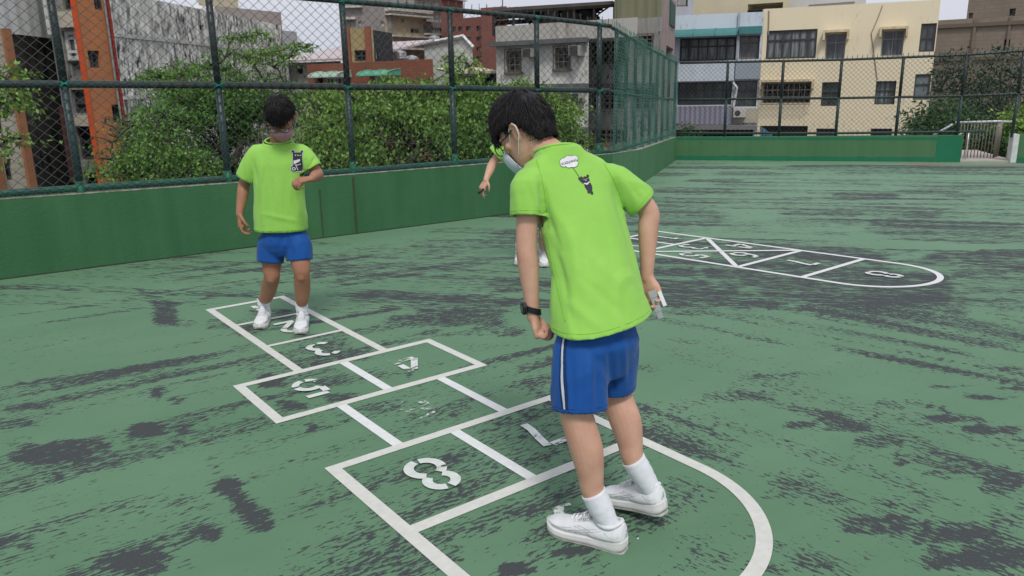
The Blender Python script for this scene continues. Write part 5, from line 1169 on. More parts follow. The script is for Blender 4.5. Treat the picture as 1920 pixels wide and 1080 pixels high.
# third tree behind the near boy's head
rows = [(915,175,12.6,.4,.15),(950,170,12.8,.4,.15),(985,165,13.0,.45,.2),(1020,178,13.2,.45,.2),(1050,195,13.4,.45,.25),(1068,205,13.4,.28,.3),(1000,205,12.8,.5,.05),(950,210,12.6,.5,0),(910,220,12.4,.45,-.1),(1040,220,13.2,.4,.1),(1060,245,13.2,.36,0),(1090,260,13.4,.36,.1),(1110,275,13.6,.25,.1),(1020,250,12.8,.5,-.1),(960,255,12.4,.5,-.2),(1050,280,13.0,.4,0),(1085,290,13.2,.3,0),(1000,290,12.6,.45,-.1),(930,290,12.2,.4,-.15),(895,262,12.0,.4,-.2)]
b0 = YY(985, 300, 12.8)
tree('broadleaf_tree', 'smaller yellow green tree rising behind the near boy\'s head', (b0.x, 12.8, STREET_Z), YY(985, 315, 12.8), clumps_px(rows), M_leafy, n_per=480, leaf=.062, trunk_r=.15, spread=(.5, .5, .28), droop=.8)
# leafy branches entering at the left edge
rows = [(25,130,10.5,.22,.25),(5,150,10.4,.28,.1),(38,170,10.4,.16,.2),(8,190,10.4,.30,.15),(28,180,10.4,.22,.2),(10,258,10.2,.22,.1),(38,258,10.2,.14,.15),(0,270,10.2,.24,.05),(-40,200,10.4,.5,0),(-60,260,10.4,.5,0),(-70,150,10.4,.5,0)]
b0 = YY(-120, 300, 10.6)
tree('broadleaf_tree', 'slender tree at the left edge whose small sprays cross the beige tiled building', (b0.x, 10.6, STREET_Z), YY(-110, 320, 10.6), clumps_px(rows), M_leafy, n_per=170, leaf=.07, trunk_r=.09, spread=(.5, .5, .3))
# shrubs beyond the far wall at the right
rows = [(1755,225,22,1.0,.1),(1785,215,22,.9,.1),(1740,240,22,.8,0),(1770,245,21,.9,.05),(1805,232,21,.7,.1),(1790,255,21,.8,0),(1760,262,21,.8,0)]
b0 = YY(1775, 260, 22)
tree('dense_shrub', 'dense dark green shrub below the corner of the cream block', (b0.x, 22, STREET_Z), (b0.x, 22, -1.5), clumps_px(rows), M_leafd, n_per=800, leaf=.11, trunk_r=.12, cat='shrub', spread=(.45, .45, .4), droop=.3)
rows = [(1790,130,28,1.0,0),(1800,170,28,1.1,-.05),(1815,205,27,.9,-.1),(1765,165,28,.5,0),(1860,110,28,.6,.05),(1868,150,28,1.0,0),(1880,190,27,1.0,-.05),(1845,200,27,.9,-.1),(1905,140,28,.8,0),(1910,180,28,.9,0),(1840,155,28,.7,0),(1885,95,28,.4,.1),(1775,145,28,.5,.05),(1830,235,27,1.0,-.2),(1870,240,27,1.0,-.2),(1900,225,27,.8,-.15)]
b0 = YY(1840, 250, 28)
tree('feathery_tree', 'tall thin grey green tree in front of the brown tiled building', (b0.x, 28, STREET_Z), (b0.x, 28, -2.5), clumps_px(rows), M_leafo, n_per=420, leaf=.11, trunk_r=.16, spread=(.45, .45, .42), droop=.2)
rows = [(1912,215,18,.45,.3),(1895,232,18,.45,.25),(1918,238,18,.5,.2),(1880,250,18,.35,.2),(1905,260,18,.5,.1),(1940,225,18,.5,.2)]
b0 = YY(1925, 260, 18)
tree('leafy_bush', 'bright yellow green bush at the right edge beside the railing', (b0.x, 18, STREET_Z), (b0.x, 18, -.5), clumps_px(rows), M_leafy, n_per=500, leaf=.09, trunk_r=.06, cat='bush', spread=(.45, .45, .4), droop=.3)
rows = [(1835,270,17,.45,-.05),(1855,255,17,.35,-.1),(1870,285,17,.4,.1),(1850,292,17,.4,.05),(1825,295,17,.35,-.1),(1875,262,17,.3,0),(1890,285,17,.4,.05)]
b0 = YY(1850, 300, 17)
tree('leafy_bush', 'dark bush seen through the bars of the railing', (b0.x, 17, STREET_Z), (b0.x, 17, -1), clumps_px(rows), M_leafd, n_per=330, leaf=.08, trunk_r=.05, cat='bush', spread=(.45, .45, .4), droop=.3)
rows = [(1280,252,30,.7,.1),(1296,256,30,.6,.1)]
b0 = YY(1290, 256, 30)
tree('leafy_bush', 'small bush under the blue apartment building at the far fence corner', (b0.x, 30, STREET_Z), (b0.x, 30, -2.2), clumps_px(rows), M_leafd, n_per=300, leaf=.12, trunk_r=.05, cat='bush', spread=(.45, .45, .4), droop=.3)
# ================================================================== PEOPLE
from mathutils.bvhtree import BVHTree
def fabric(name, c, c2, rough=.85, wscale=900, bump=.3, sheen=.2, big=5.0):
    m, b = base(name, rough, .15); N, L = nodes(m)
    tc = N.new('ShaderNodeTexCoord'); n = N.new('ShaderNodeTexNoise'); n.inputs['Scale'].default_value = big; n.inputs['Detail'].default_value = 5; L.new(tc.outputs['Object'], n.inputs[0])
    r = N.new('ShaderNodeValToRGB'); r.color_ramp.elements[0].position = .35; r.color_ramp.elements[1].position = .65; r.color_ramp.elements[0].color = (*c, 1); r.color_ramp.elements[1].color = (*c2, 1)
    L.new(n.outputs[0], r.inputs[0]); L.new(r.outputs[0], b.inputs['Base Color']); b.inputs['Sheen Weight'].default_value = sheen
    n2 = N.new('ShaderNodeTexNoise'); n2.inputs['Scale'].default_value = wscale; n2.inputs['Detail'].default_value = 2; L.new(tc.outputs['Object'], n2.inputs[0])
    n3 = N.new('ShaderNodeTexNoise'); n3.inputs['Scale'].default_value = 26; n3.inputs['Detail'].default_value = 3; L.new(tc.outputs['Object'], n3.inputs[0])
    ad = N.new('ShaderNodeMath'); ad.operation = 'MULTIPLY_ADD'; ad.inputs[1].default_value = 3.0; L.new(n3.outputs[0], ad.inputs[0]); L.new(n2.outputs[0], ad.inputs[2])
    bp = N.new('ShaderNodeBump'); bp.inputs['Strength'].default_value = bump; bp.inputs['Distance'].default_value = .002
    L.new(ad.outputs[0], bp.inputs['Height']); L.new(bp.outputs[0], b.inputs['Normal']); return m
M_shirt = fabric('lime_shirt_fabric', (.255, .530, .085), (.275, .555, .098))
M_shorts = fabric('blue_shorts_fabric', (.007, .066, .265), (.009, .078, .30), rough=.6, sheen=.1)
M_strw = mat('stripe_white', (.50, .56, .62), (.42, .48, .56), scale=60, rough=.7); M_strn = mat('stripe_navy', (.010, .014, .06), (.012, .018, .07), scale=60, rough=.7)
def skinmat(name, c, c2):
    m, b = base(name, .52, .35); N, L = nodes(m)
    tc = N.new('ShaderNodeTexCoord'); n = N.new('ShaderNodeTexNoise'); n.inputs['Scale'].default_value = 14; n.inputs['Detail'].default_value = 6; L.new(tc.outputs['Object'], n.inputs[0])
    r = N.new('ShaderNodeValToRGB'); r.color_ramp.elements[0].position = .3; r.color_ramp.elements[1].position = .7; r.color_ramp.elements[0].color = (*c, 1); r.color_ramp.elements[1].color = (*c2, 1)
    L.new(n.outputs[0], r.inputs[0]); L.new(r.outputs[0], b.inputs['Base Color'])
    b.inputs['Subsurface Weight'].default_value = .12; b.inputs['Subsurface Radius'].default_value = (.012, .005, .003); b.inputs['Subsurface Scale'].default_value = 1.0
    n2 = N.new('ShaderNodeTexNoise'); n2.inputs['Scale'].default_value = 260; L.new(tc.outputs['Object'], n2.inputs[0])
    bp = N.new('ShaderNodeBump'); bp.inputs['Strength'].default_value = .12; bp.inputs['Distance'].default_value = .001; L.new(n2.outputs[0], bp.inputs['Height']); L.new(bp.outputs[0], b.inputs['Normal']); return m
M_skin = skinmat('skin', (.56, .34, .245), (.47, .255, .18))
M_skin2 = skinmat('tanned_skin', (.36, .175, .105), (.30, .14, .085))
M_hair = mat('black_hair', (.008, .007, .008), (.015, .013, .014), scale=40, rough=.55, spec=.3)
M_sock = fabric('white_sock', (.62, .64, .68), (.68, .70, .74), wscale=300, bump=.5, big=30)
M_shoe = mat('white_shoe_upper', (.60, .62, .63), (.68, .70, .71), scale=30, rough=.6, bump=.4, bscale=420, bdist=.002)
M_sole = mat('shoe_midsole', (.62, .62, .61), (.55, .54, .52), scale=18, rough=.6)
M_outs = mat('shoe_outsole', (.50, .49, .46), (.36, .35, .32), scale=25, rough=.7)
M_lace = mat('shoe_lace', (.78, .78, .78), (.72, .72, .72), scale=50, rough=.8)
M_trim = mat('shoe_trim_grey', (.46, .48, .50), (.52, .53, .55), scale=30, rough=.5)
M_frame = mat('black_spectacle_frame', (.008, .008, .009), (.012, .012, .012), rough=.3)
M_maskp = mat('pink_mask', (.42, .22, .26), (.38, .20, .23), scale=20, rough=.8); M_maskw = mat('pale_mask', (.50, .58, .62), (.46, .54, .58), scale=20, rough=.8)
M_loop = mat('ear_loop', (.70, .70, .70), (.6, .6, .6), rough=.7)
M_watch = mat('black_rubber', (.008, .009, .010), (.014, .015, .016), scale=30, rough=.45)
M_printk = mat('print_charcoal', (.030, .032, .042), (.045, .046, .056), scale=40, rough=.8); M_printw = mat('print_white', (.68, .69, .70), (.62, .63, .64), scale=40, rough=.8)
def glassm():
    m, b = base('lens_glass', .05, .5); b.inputs['Alpha'].default_value = .18; b.inputs['Base Color'].default_value = (.6, .68, .68, 1); return m
M_lens = glassm()
def V3(*a): return Vector(a)
def ellring(c, r, f, hw, hf, hb, K=28, e=2.3):
    out = []
    for k in range(K):
        th = 2 * math.pi * k / K; cs, sn = math.cos(th), math.sin(th)
        x = math.copysign(abs(cs) ** (2 / e), cs) * hw; y = math.copysign(abs(sn) ** (2 / e), sn) * (hf if sn > 0 else hb)
        out.append(c + r * x + f * y)
    return out
def ring_body(mb, rings, K=28, e=2.3):
    """rings: (centre, right vector, forward vector, half width, front depth, back depth)"""
    R_ = [ellring(*q, K=K, e=e) for q in rings]; mb.rings(R_, True, True)
def chain(mb, pts, rad, sides=14, sub=5, flat=False):
    """smooth tapered limb through joints with rounded ends"""
    P = [Vector(p) for p in pts]; out = []; rr = []
    n = len(P)
    for i in range(n - 1):
        p0, p1, p2, p3 = P[max(i - 1, 0)], P[i], P[i + 1], P[min(i + 2, n - 1)]
        r0, r1, r2, r3 = rad[max(i - 1, 0)], rad[i], rad[i + 1], rad[min(i + 2, n - 1)]
        for k in range(sub + (i == n - 2)):
            t = k / sub
            f = lambda a, b, c, d: .5 * ((2 * b) + (-a + c) * t + (2 * a - 5 * b + 4 * c - d) * t * t + (-a + 3 * b - 3 * c + d) * t * t * t)
            out.append(f(p0, p1, p2, p3)); rr.append(max(.001, f(r0, r1, r2, r3)))
    # round ends
    d0 = (out[0] - out[1]).normalized(); d1 = (out[-1] - out[-2]).normalized(); r0, r1 = rr[0], rr[-1]
    pre = [(out[0] + d0 * r0 * s, r0 * math.sqrt(1 - s * s)) for s in (.97, .8, .5)]; post = [(out[-1] + d1 * r1 * s, r1 * math.sqrt(1 - s * s)) for s in (.5, .8, .97)] if not flat else []
    A_ = [p for p, _ in pre] + out + [p for p, _ in post]; B_ = [r for _, r in pre] + rr + [r for _, r in post]
    mb.tube(A_, B_, sides)
def remeshed(mb, voxel, smooth=6, disp=None, name='tmp'):
    o = mb.build(name, M_skin); md = o.modifiers.new('r', 'REMESH'); md.mode = 'VOXEL'; md.voxel_size = voxel
    if smooth: s = o.modifiers.new('s', 'SMOOTH'); s.iterations = smooth; s.factor = .5
    dg = bpy.context.evaluated_depsgraph_get(); dg.update()
    me = bpy.data.meshes.new_from_object(o.evaluated_get(dg)); old = o.data; bpy.data.objects.remove(o); bpy.data.meshes.remove(old)
    if disp:
        n = len(me.vertices); co = [v.co.copy() for v in me.vertices]; no = [v.normal.copy() for v in me.vertices]
        for v, c, nn in zip(me.vertices, co, no): v.co = c + nn * disp(c, nn)
    return me
def cut(me, cuts):
    """cuts: (point, outward normal, radius): opens the flat end there and trues up its rim"""
    bm = bmesh.new(); bm.from_mesh(me); bm.normal_update(); dead = []
    for p, n, r in cuts:
        n = n.normalized()
        for f in bm.faces:
            c = f.calc_center_median(); h = (c - p).dot(n)
            rd = (c - p - n * h).length
            if (-.018 < h < .03 and f.normal.dot(n) > .42 and rd < r) or (-.003 < h < .03 and rd < r * .78): dead.append(f)
    bmesh.ops.delete(bm, geom=list(set(dead)), context='FACES')
    for v in [v for v in bm.verts if not v.link_faces]: bm.verts.remove(v)
    for f in [f for f in bm.faces if sum(1 for e in f.edges if e.is_boundary) >= 2]: 
        pass
    bd = [v for v in bm.verts if v.is_boundary]
    for it in range(16):
        new = {}
        for v in bd:
            nb = [e.other_vert(v) for e in v.link_edges if e.is_boundary]
            if len(nb) == 2: new[v] = v.co.lerp((nb[0].co + nb[1].co) / 2, .5)
        for v, c in new.items(): v.co = c
    for v in bd:
        k = min(range(len(cuts)), key=lambda i: (v.co - cuts[i][0]).length - cuts[i][2]); p, n, r = cuts[k]; n = n.normalized(); h = (v.co - p).dot(n)
        if abs(h) < .03: v.co -= n * (h + .004) * .95
    bm.to_mesh(me); bm.free(); return me
def finish_mesh(me, name, m, parent, solid=0.0, loc=None):
    me.name = name; me.materials.clear()
    for q in (m if isinstance(m, (list, tuple)) else [m]): me.materials.append(q)
    me.polygons.foreach_set('use_smooth', [True] * len(me.polygons)); me.polygons.foreach_set('material_index', [0] * len(me.polygons))
    o = bpy.data.objects.new(name, me); C.objects.link(o); o.parent = parent
    if parent is not None:
        me.transform(Matrix.Translation(-parent.location))
    if solid: s = o.modifiers.new('thickness', 'SOLIDIFY'); s.thickness = solid; s.offset = -1
    return o
def wloc(p):
    v = Vector((0, 0, 0))
    while p is not None: v += p.location; p = p.parent
    return v
def part(mb, name, m, parent, smooth=True):
    w_ = wloc(parent); mb.v = [tuple(Vector(v) - w_) for v in mb.v]; return mb.build(name, m, parent, smooth)
def decal(bvh, o, right, up, look, tests, m, name, parent, cell=.002, off=.0012):
    """raised print: cells of a fine grid that fall inside any test, pressed on the cloth along 'look'"""
    x0, x1, y0, y1, fn = tests; mb = MB(); cache = {}
    def hit(i, j):
        if (i, j) not in cache:
            p = o + right * (x0 + i * cell) + up * (y0 + j * cell) - look * .3; h = bvh.ray_cast(p, look, .6); cache[(i, j)] = (h[0] + h[1] * off * (1 if h[1].dot(look) < 0 else -1)) if h[0] is not None else None
        return cache[(i, j)]
    nx_, ny_ = int((x1 - x0) / cell), int((y1 - y0) / cell)
    for i in range(nx_):
        for j in range(ny_):
            if fn(x0 + (i + .5) * cell, y0 + (j + .5) * cell):
                q = [hit(i, j), hit(i + 1, j), hit(i + 1, j + 1), hit(i, j + 1)]
                if all(v is not None for v in q): mb.face(q)
    if not mb.f: return None
    return part(mb, name, m, parent, True)
def strip_on(bvh, pts, wv, m, name, parent, off=.0015):
    """thin band laid on a surface: pts on/near the surface, wv half-width vector"""
    mb = MB(); prev = None
    for p in pts:
        row = []
        for s in (-1, 0, 1):
            q = bvh.find_nearest(p + wv * s); row.append(q[0] + q[1] * off)
        if prev: mb.face([prev[0], prev[1], row[1], row[0]]); mb.face([prev[1], prev[2], row[2], row[1]])
        prev = row
    return part(mb, name, m, parent, True)
def bvh_of(me, parent):
    b = bmesh.new(); b.from_mesh(me); b.transform(Matrix.Translation(parent.location)); t = BVHTree.FromBMesh(b); b.free(); return t
def seg_d(p, a, b):
    ab = b - a; t = max(0, min(1, (p - a).dot(ab) / ab.length_squared)); return (p - a - ab * t).length, t
def folds(lines, noise_amp=.004, nscale=7, stretch=(1, 1, .35), seed=0, side=Vector((.02, .97, -.22))):
    """cloth relief: raised or sunken creases along lines (on the side of the body facing -side) + soft drape noise"""
    sv = side.normalized(); flat = lambda p: p - sv * p.dot(sv)
    L2 = [(flat(a), flat(b), w_, h) for a, b, w_, h in lines]
    def f(c, n):
        d = 0; fc = -n.dot(sv)
        if fc > 0:
            q = flat(c); fc = min(1, fc * 2.5)
            for a, b, w_, h in L2:
                x, t = seg_d(q, a, b)
                if x < w_ * 3: d += fc * h * math.exp(-(x / w_) ** 2) * math.sin(math.pi * min(max(t, .04), .96)) ** .5
        q = Vector((c.x * stretch[0], c.y * stretch[1], c.z * stretch[2])) * nscale + Vector((seed, seed, seed))
        rg = max(0.0, 1 - abs(noise.noise(q * .9 + Vector((7, 3, 1)))) * 7); d += noise_amp * .55 * rg
        return d + noise_amp * noise.noise(q) + noise_amp * .5 * (abs(noise.noise(q * 2.1)) - .25)
    return f
# ---------------------------------------------------------------- hand: palm with five bent fingers
def hand(mb, wrist, d, palm, size=1.0, curl=(.5, .5, .55, .6), thumb_curl=.4, side=1, spread=.06, rr=1.0, thumb_out=.75):
    """d: direction wrist->knuckles, palm: palm normal, side: +1 thumb on d x palm side"""
    d = d.normalized(); palm = (palm - d * palm.dot(d)).normalized(); s = d.cross(palm) * side; k = size
    P = [wrist + d * (-.012 * k), wrist + d * .018 * k, wrist + d * .045 * k, wrist + d * .075 * k]
    mb.rings([ellring(P[0], s, -palm, .020 * k, .015 * k, .015 * k, 12), ellring(P[1], s, -palm, .024 * k, .014 * k, .016 * k, 12), ellring(P[2], s, -palm, .034 * k, .013 * k, .017 * k, 12), ellring(P[3], s, -palm, .034 * k, .012 * k, .013 * k, 12), ellring(P[3] + d * .008 * k, s, -palm, .027 * k, .008 * k, .009 * k, 12)])
    L_ = [(.036, .022, .018), (.040, .025, .019), (.037, .023, .018), (.029, .018, .016)]
    for i in range(4):
        off = (.0255 - .017 * i) * k; b0 = P[3] + s * off - d * (.004 * i * i * .35) * k
        dir_ = (d + s * (spread * (1.5 - i))).normalized(); p = b0 - dir_ * .012 * k; pts = [p]; p = b0; pts.append(p); ang = 0
        for j, ln in enumerate(L_[i]):
            ang += curl[i] * (1.0, 1.25, .8)[j] * (1.0 if j else .8)
            v = dir_ * math.cos(ang) + palm * math.sin(ang); p = p + v * ln * k * 1.02; pts.append(p)
        r = .0076 * k * rr * (1, 1, .97, .88)[i]
        chain(mb, pts, [r, r * 1.05, r * .97, r * .9, r * .78], 10, 3)
    if sum(curl) > 2.6: chain(mb, [P[3] + palm * .016 * k + s * .018 * k - d * .004 * k, P[3] + palm * .016 * k - s * .018 * k - d * .004 * k], [.0150 * k, .0135 * k], 10, 2)
    # thumb leaves the side of the palm near its base
    b0 = P[0] + d * .020 * k + s * .020 * k + palm * .004 * k
    v0 = (d * (1 - thumb_out * .45) + s * thumb_out + palm * .25).normalized(); a = b0 + v0 * .034 * k
    v1 = (v0 * (1 - thumb_curl * .5) + d * .6 + palm * thumb_curl - s * thumb_curl * .6).normalized(); b = a + v1 * .028 * k
    v2 = (v1 + palm * thumb_curl * .6 - s * thumb_curl * .7).normalized(); c = b + v2 * .022 * k
    chain(mb, [b0 - v0 * .012 * k, b0, a, b, c], [.012 * k, .0125 * k, .0098 * k * rr, .009 * k * rr, .0075 * k * rr], 10, 3)
    return P[3]
# ---------------------------------------------------------------- head
def head(mb, c, look, up, k=1.0):
    """skull, jaw, nose, brows, lips and ears about centre c (ear level)"""
    look = look.normalized(); up = (up - look * up.dot(look)).normalized(); r = look.cross(up)      # r = the person's right
    W = lambda x, y, z: c + r * (x * k) + look * (y * k) + up * (z * k)
    R_ = []
    for z, hw, hf, hb, yo in ((-.118, .018, .014, .012, .060), (-.112, .030, .026, .022, .052), (-.098, .044, .044, .040, .040), (-.078, .055, .064, .060, .022), (-.055, .062, .078, .072, .010), (-.030, .067, .088, .082, .002), (0, .072, .091, .090, 0), (.030, .075, .091, .095, -.002), (.055, .073, .086, .094, -.004), (.080, .065, .074, .086, -.007), (.098, .050, .056, .068, -.010), (.110, .030, .034, .042, -.012), (.115, .010, .012, .014, -.013)):
        R_.append(ellring(W(0, yo, z), r, look, hw * k, hf * k, hb * k, 28, 2.15))
    mb.rings(R_)
    chain(mb, [W(0, .086, .012), W(0, .096, -.012), W(0, .106, -.030), W(0, .092, -.040)], [.007 * k, .008 * k, .0115 * k, .010 * k], 10, 3)
    for s in (1, -1):
        chain(mb, [W(s * .006, .094, -.034), W(s * .014, .092, -.036)], [.007 * k, .006 * k], 8, 2)
        chain(mb, [W(s * .014, .089, .020), W(s * .034, .084, .024), W(s * .052, .070, .018)], [.006 * k, .007 * k, .006 * k], 8, 3)    # brow ridge
        chain(mb, [W(s * .040, .066, -.022), W(s * .056, .050, -.016)], [.018 * k, .016 * k], 10, 2)          # cheekbone
        chain(mb, [W(s * .018, .078, .004), W(s * .040, .072, .003)], [.0105 * k, .009 * k], 8, 2)             # eyelids
    chain(mb, [W(-.020, .082, -.062), W(0, .091, -.060), W(.020, .082, -.062)], [.004 * k, .006 * k, .004 * k], 8, 3); chain(mb, [W(-.018, .081, -.071), W(0, .088, -.071), W(.018, .081, -.071)], [.004 * k, .0065 * k, .004 * k], 8, 3)
    chain(mb, [W(-.012, .074, -.098), W(.012, .074, -.098)], [.015 * k, .015 * k], 8, 2)
    return W
def ears(mb, W, k):
    for s in (1, -1):
        R_ = []
        for t, sc in ((-1, .35), (-.8, .75), (-.4, .98), (0, 1), (.5, 1.0), (.85, .78), (1, .4)):
            z = .002 + .029 * t; c = W(s * (.081 + .003 * t), -.012 - .004 * t, z); ring = []
            for q in range(12):
                a = 2 * math.pi * q / 12; y = math.cos(a) * .0165 * sc; x = math.sin(a) * .0050 + abs(min(0, y)) * .45
                ring.append(W(s * (.0795 + x), -.012 - .004 * t + y, z))
            R_.append(ring if s > 0 else ring[::-1])
        mb.rings(R_)
        chain(mb, [W(s * .076, .005, .014), W(s * .083, .000, .029), W(s * .088, -.012, .034), W(s * .093, -.025, .024), W(s * .094, -.028, .006), W(s * .089, -.022, -.012), W(s * .082, -.010, -.026), W(s * .077, -.002, -.022)], [.0042 * k, .0046 * k, .0048 * k, .0048 * k, .0046 * k, .0044 * k, .0058 * k, .005 * k], 8, 3)
def hair(W, k, parent, m, n=5200, style='short', seed=1, fringe=.0, name='hair', wind=Vector((0, 0, 0)), thick=1.0, down=Vector((0, 0, -1))):
    """cap plus thousands of tapered locks growing from a crown whorl"""
    rnd = random.Random(seed); c = W(0, 0, 0); r = (W(1, 0, 0) - c).normalized(); f = (W(0, 1, 0) - c).normalized(); u = (W(0, 0, 1) - c).normalized()
    mb = MB(); R_ = []
    for z, hw, hf, hb, yo in ((-.058, .040, -.03, .074, 0), (-.040, .052, -.03, .082, 0), (-.020, .062, -.025, .091, 0), (.0, .0705, -.02, .0955, 0), (.016, .0745, -.005, .0985, 0), (.026, .0785, .05, .1005, -.002), (.045, .080, .088, .102, -.004), (.070, .077, .092, .100, -.007), (.100, .068, .079, .090, -.010), (.125, .048, .056, .064, -.012), (.142, .018, .022, .026, -.013)):
        R_.append(ellring(W(0, yo, z), r, f, hw * k, hf * k, hb * k, 28, 2.15))
    mb.rings(R_); V_ = mb
    crown = Vector((0, -.045, .125))
    def surf(th, ph):   # direction on the skull -> local point just above skin
        d = Vector((math.sin(th) * math.cos(ph), math.sin(th) * math.sin(ph), math.cos(th)))
        return Vector((d.x * .081, d.y * .102 - .006, d.z * .147)), d
    cnt = 0
    while cnt < n:
        th = math.acos(1 - rnd.random() * 1.42); ph = rnd.uniform(0, 2 * math.pi); p, d = surf(th, ph)
        # hairline: front high, sides above the ear, nape low
        front = d.y; zl = p.z
        if front > .35 and zl < .052: continue
        if -.15 < front <= .35 and zl < (.018 if style == 'short' else .016): continue
        if -.32 < front <= -.15 and zl < .012: continue
        if front <= -.32 and zl < -.046 - .010 * min(1, (-front - .3) * 2): continue
        cnt += 1
        flow = (p - crown); flow.z *= .4; flow = flow - d * flow.dot(d); flow = flow.normalized() if flow.length > 1e-4 else Vector((0, 1, 0))
        swirl = d.cross(flow) * .35
        dl = Vector((down.dot(r), down.dot(f), down.dot(u)))
        low = max(0, min(1, (.035 - zl) / .07)) if front < .3 else 0      # clipped short toward the nape and temples
        ln = (.052 if front < .2 else .060) * (1 - .72 * low) * rnd.uniform(.75, 1.2)
        if front > .45: ln = .056 + fringe * rnd.uniform(.6, 1.1)
        lift = .30 * (1 - low * .6) * rnd.uniform(.5, 1.3)
        zmin = .004 - fringe if front > .62 else (.034 if front > -.30 else max(-.062, .034 - (-.30 - front) * .32))
        if low > 0: lift *= .35
        q = [p + d * .001]; v = (flow + swirl * rnd.uniform(.2, 1.6) + d * lift + Vector((rnd.gauss(0, .16), rnd.gauss(0, .16), rnd.gauss(0, .10)))).normalized(); steps = 4
        for s_ in range(steps):
            q.append(q[-1] + v * ln / steps)
            v = (v + dl * .30 + wind * .2 - d * (.10 + .22 * low)).normalized()
            if q[-1].z < zmin:
                q[-1] = q[-2].lerp(q[-1], .3); dq = (q[-1] - q[-2]) * .25
                while len(q) < steps + 1: q.append(q[-1] + dq)
                break
            # stay outside the skull
            e = q[-1]; m_ = math.sqrt((e.x / .084) ** 2 + ((e.y + .006) / .105) ** 2 + (e.z / .151) ** 2)
            if m_ < 1.0 and e.z > -.02: q[-1] = Vector((e.x / m_, (e.y + .006) / m_ - .006, e.z / m_))
        w_ = .0015 * thick * rnd.uniform(.7, 1.3)
        V_.tube([W(*a) for a in q], [w_ * k, w_ * k, w_ * .9 * k, w_ * .6 * k, w_ * .12 * k], 3, caps=False)
    return part(mb, name, m, parent)
def glasses(W, k, parent, m=None, tiltdown=0):
    mb = MB()
    for s in (1, -1):
        cx_, cz = s * .034, -.006; pts = []
        for t in range(20):
            a = 2 * math.pi * t / 20; x = math.copysign(abs(math.cos(a)) ** .75, math.cos(a)) * .027; z = math.copysign(abs(math.sin(a)) ** .75, math.sin(a)) * .018
            pts.append(W(cx_ + x, .110 - abs(cx_ + x) * .10, cz + z))
        mb.tube(pts, .0019 * k, 6, closed=True)
        mb.tube([W(s * .060, .103, .002), W(s * .078, .080, .004), W(s * .081, .03, .010), W(s * .082, -.004, .018), W(s * .082, -.022, .004)], .0020 * k, 6)
    mb.tube([W(-.008, .110, -.003), W(0, .112, .000), W(.008, .110, -.003)], .0018 * k, 6)
    g = part(mb, 'glasses', m or M_frame, parent)
    l = MB()
    for s in (1, -1):
        l.face([W(s * .034 + .025 * math.cos(2 * math.pi * t / 16), .108 - abs(s * .034 + .025 * math.cos(2 * math.pi * t / 16)) * .10, -.006 + .016 * math.sin(2 * math.pi * t / 16)) for t in range(16)])
    l.v = [tuple(Vector(v) - parent.location) for v in l.v]; l.build('lens', M_lens, g); return g
def facemask(W, k, parent, m):
    mb = MB(); R_ = []; n = 13
    for z, hw, ys, yc in ((-.020, .038, .086, .108), (-.034, .052, .072, .117), (-.050, .058, .064, .118), (-.068, .059, .058, .113), (-.088, .056, .052, .106), (-.106, .047, .046, .099), (-.122, .032, .042, .088)):
        R_.append([W(hw * math.sin(math.pi * (t / (n - 1) - .5)), ys + (yc - ys) * max(0, math.cos(math.pi * (t / (n - 1) - .5))), z) for t in range(n)])
    for i in range(len(R_) - 1):
        for t in range(n - 1): mb.face([R_[i][t], R_[i][t + 1], R_[i + 1][t + 1], R_[i + 1][t]])
    w_ = wloc(parent); mb.v = [tuple(Vector(v) - w_) for v in mb.v]; o = mb.build('face_mask', m, parent, True, merge=True); sb_ = o.modifiers.new('smooth', 'SUBSURF'); sb_.levels = 2; sb_.render_levels = 2; s = o.modifiers.new('t', 'SOLIDIFY'); s.thickness = .0015; s.offset = 1
    for s in (1, -1):
        lp = MB(); lp.tube([W(s * .054, .070, -.038), W(s * .074, .028, -.010), W(s * .083, .006, .026), W(s * .092, -.020, .036), W(s * .0985, -.031, .016), W(s * .095, -.026, -.010), W(s * .080, .010, -.050), W(s * .056, .056, -.090)], .0013 * k, 5); part(lp, 'ear_loop', M_loop, parent)
    return o
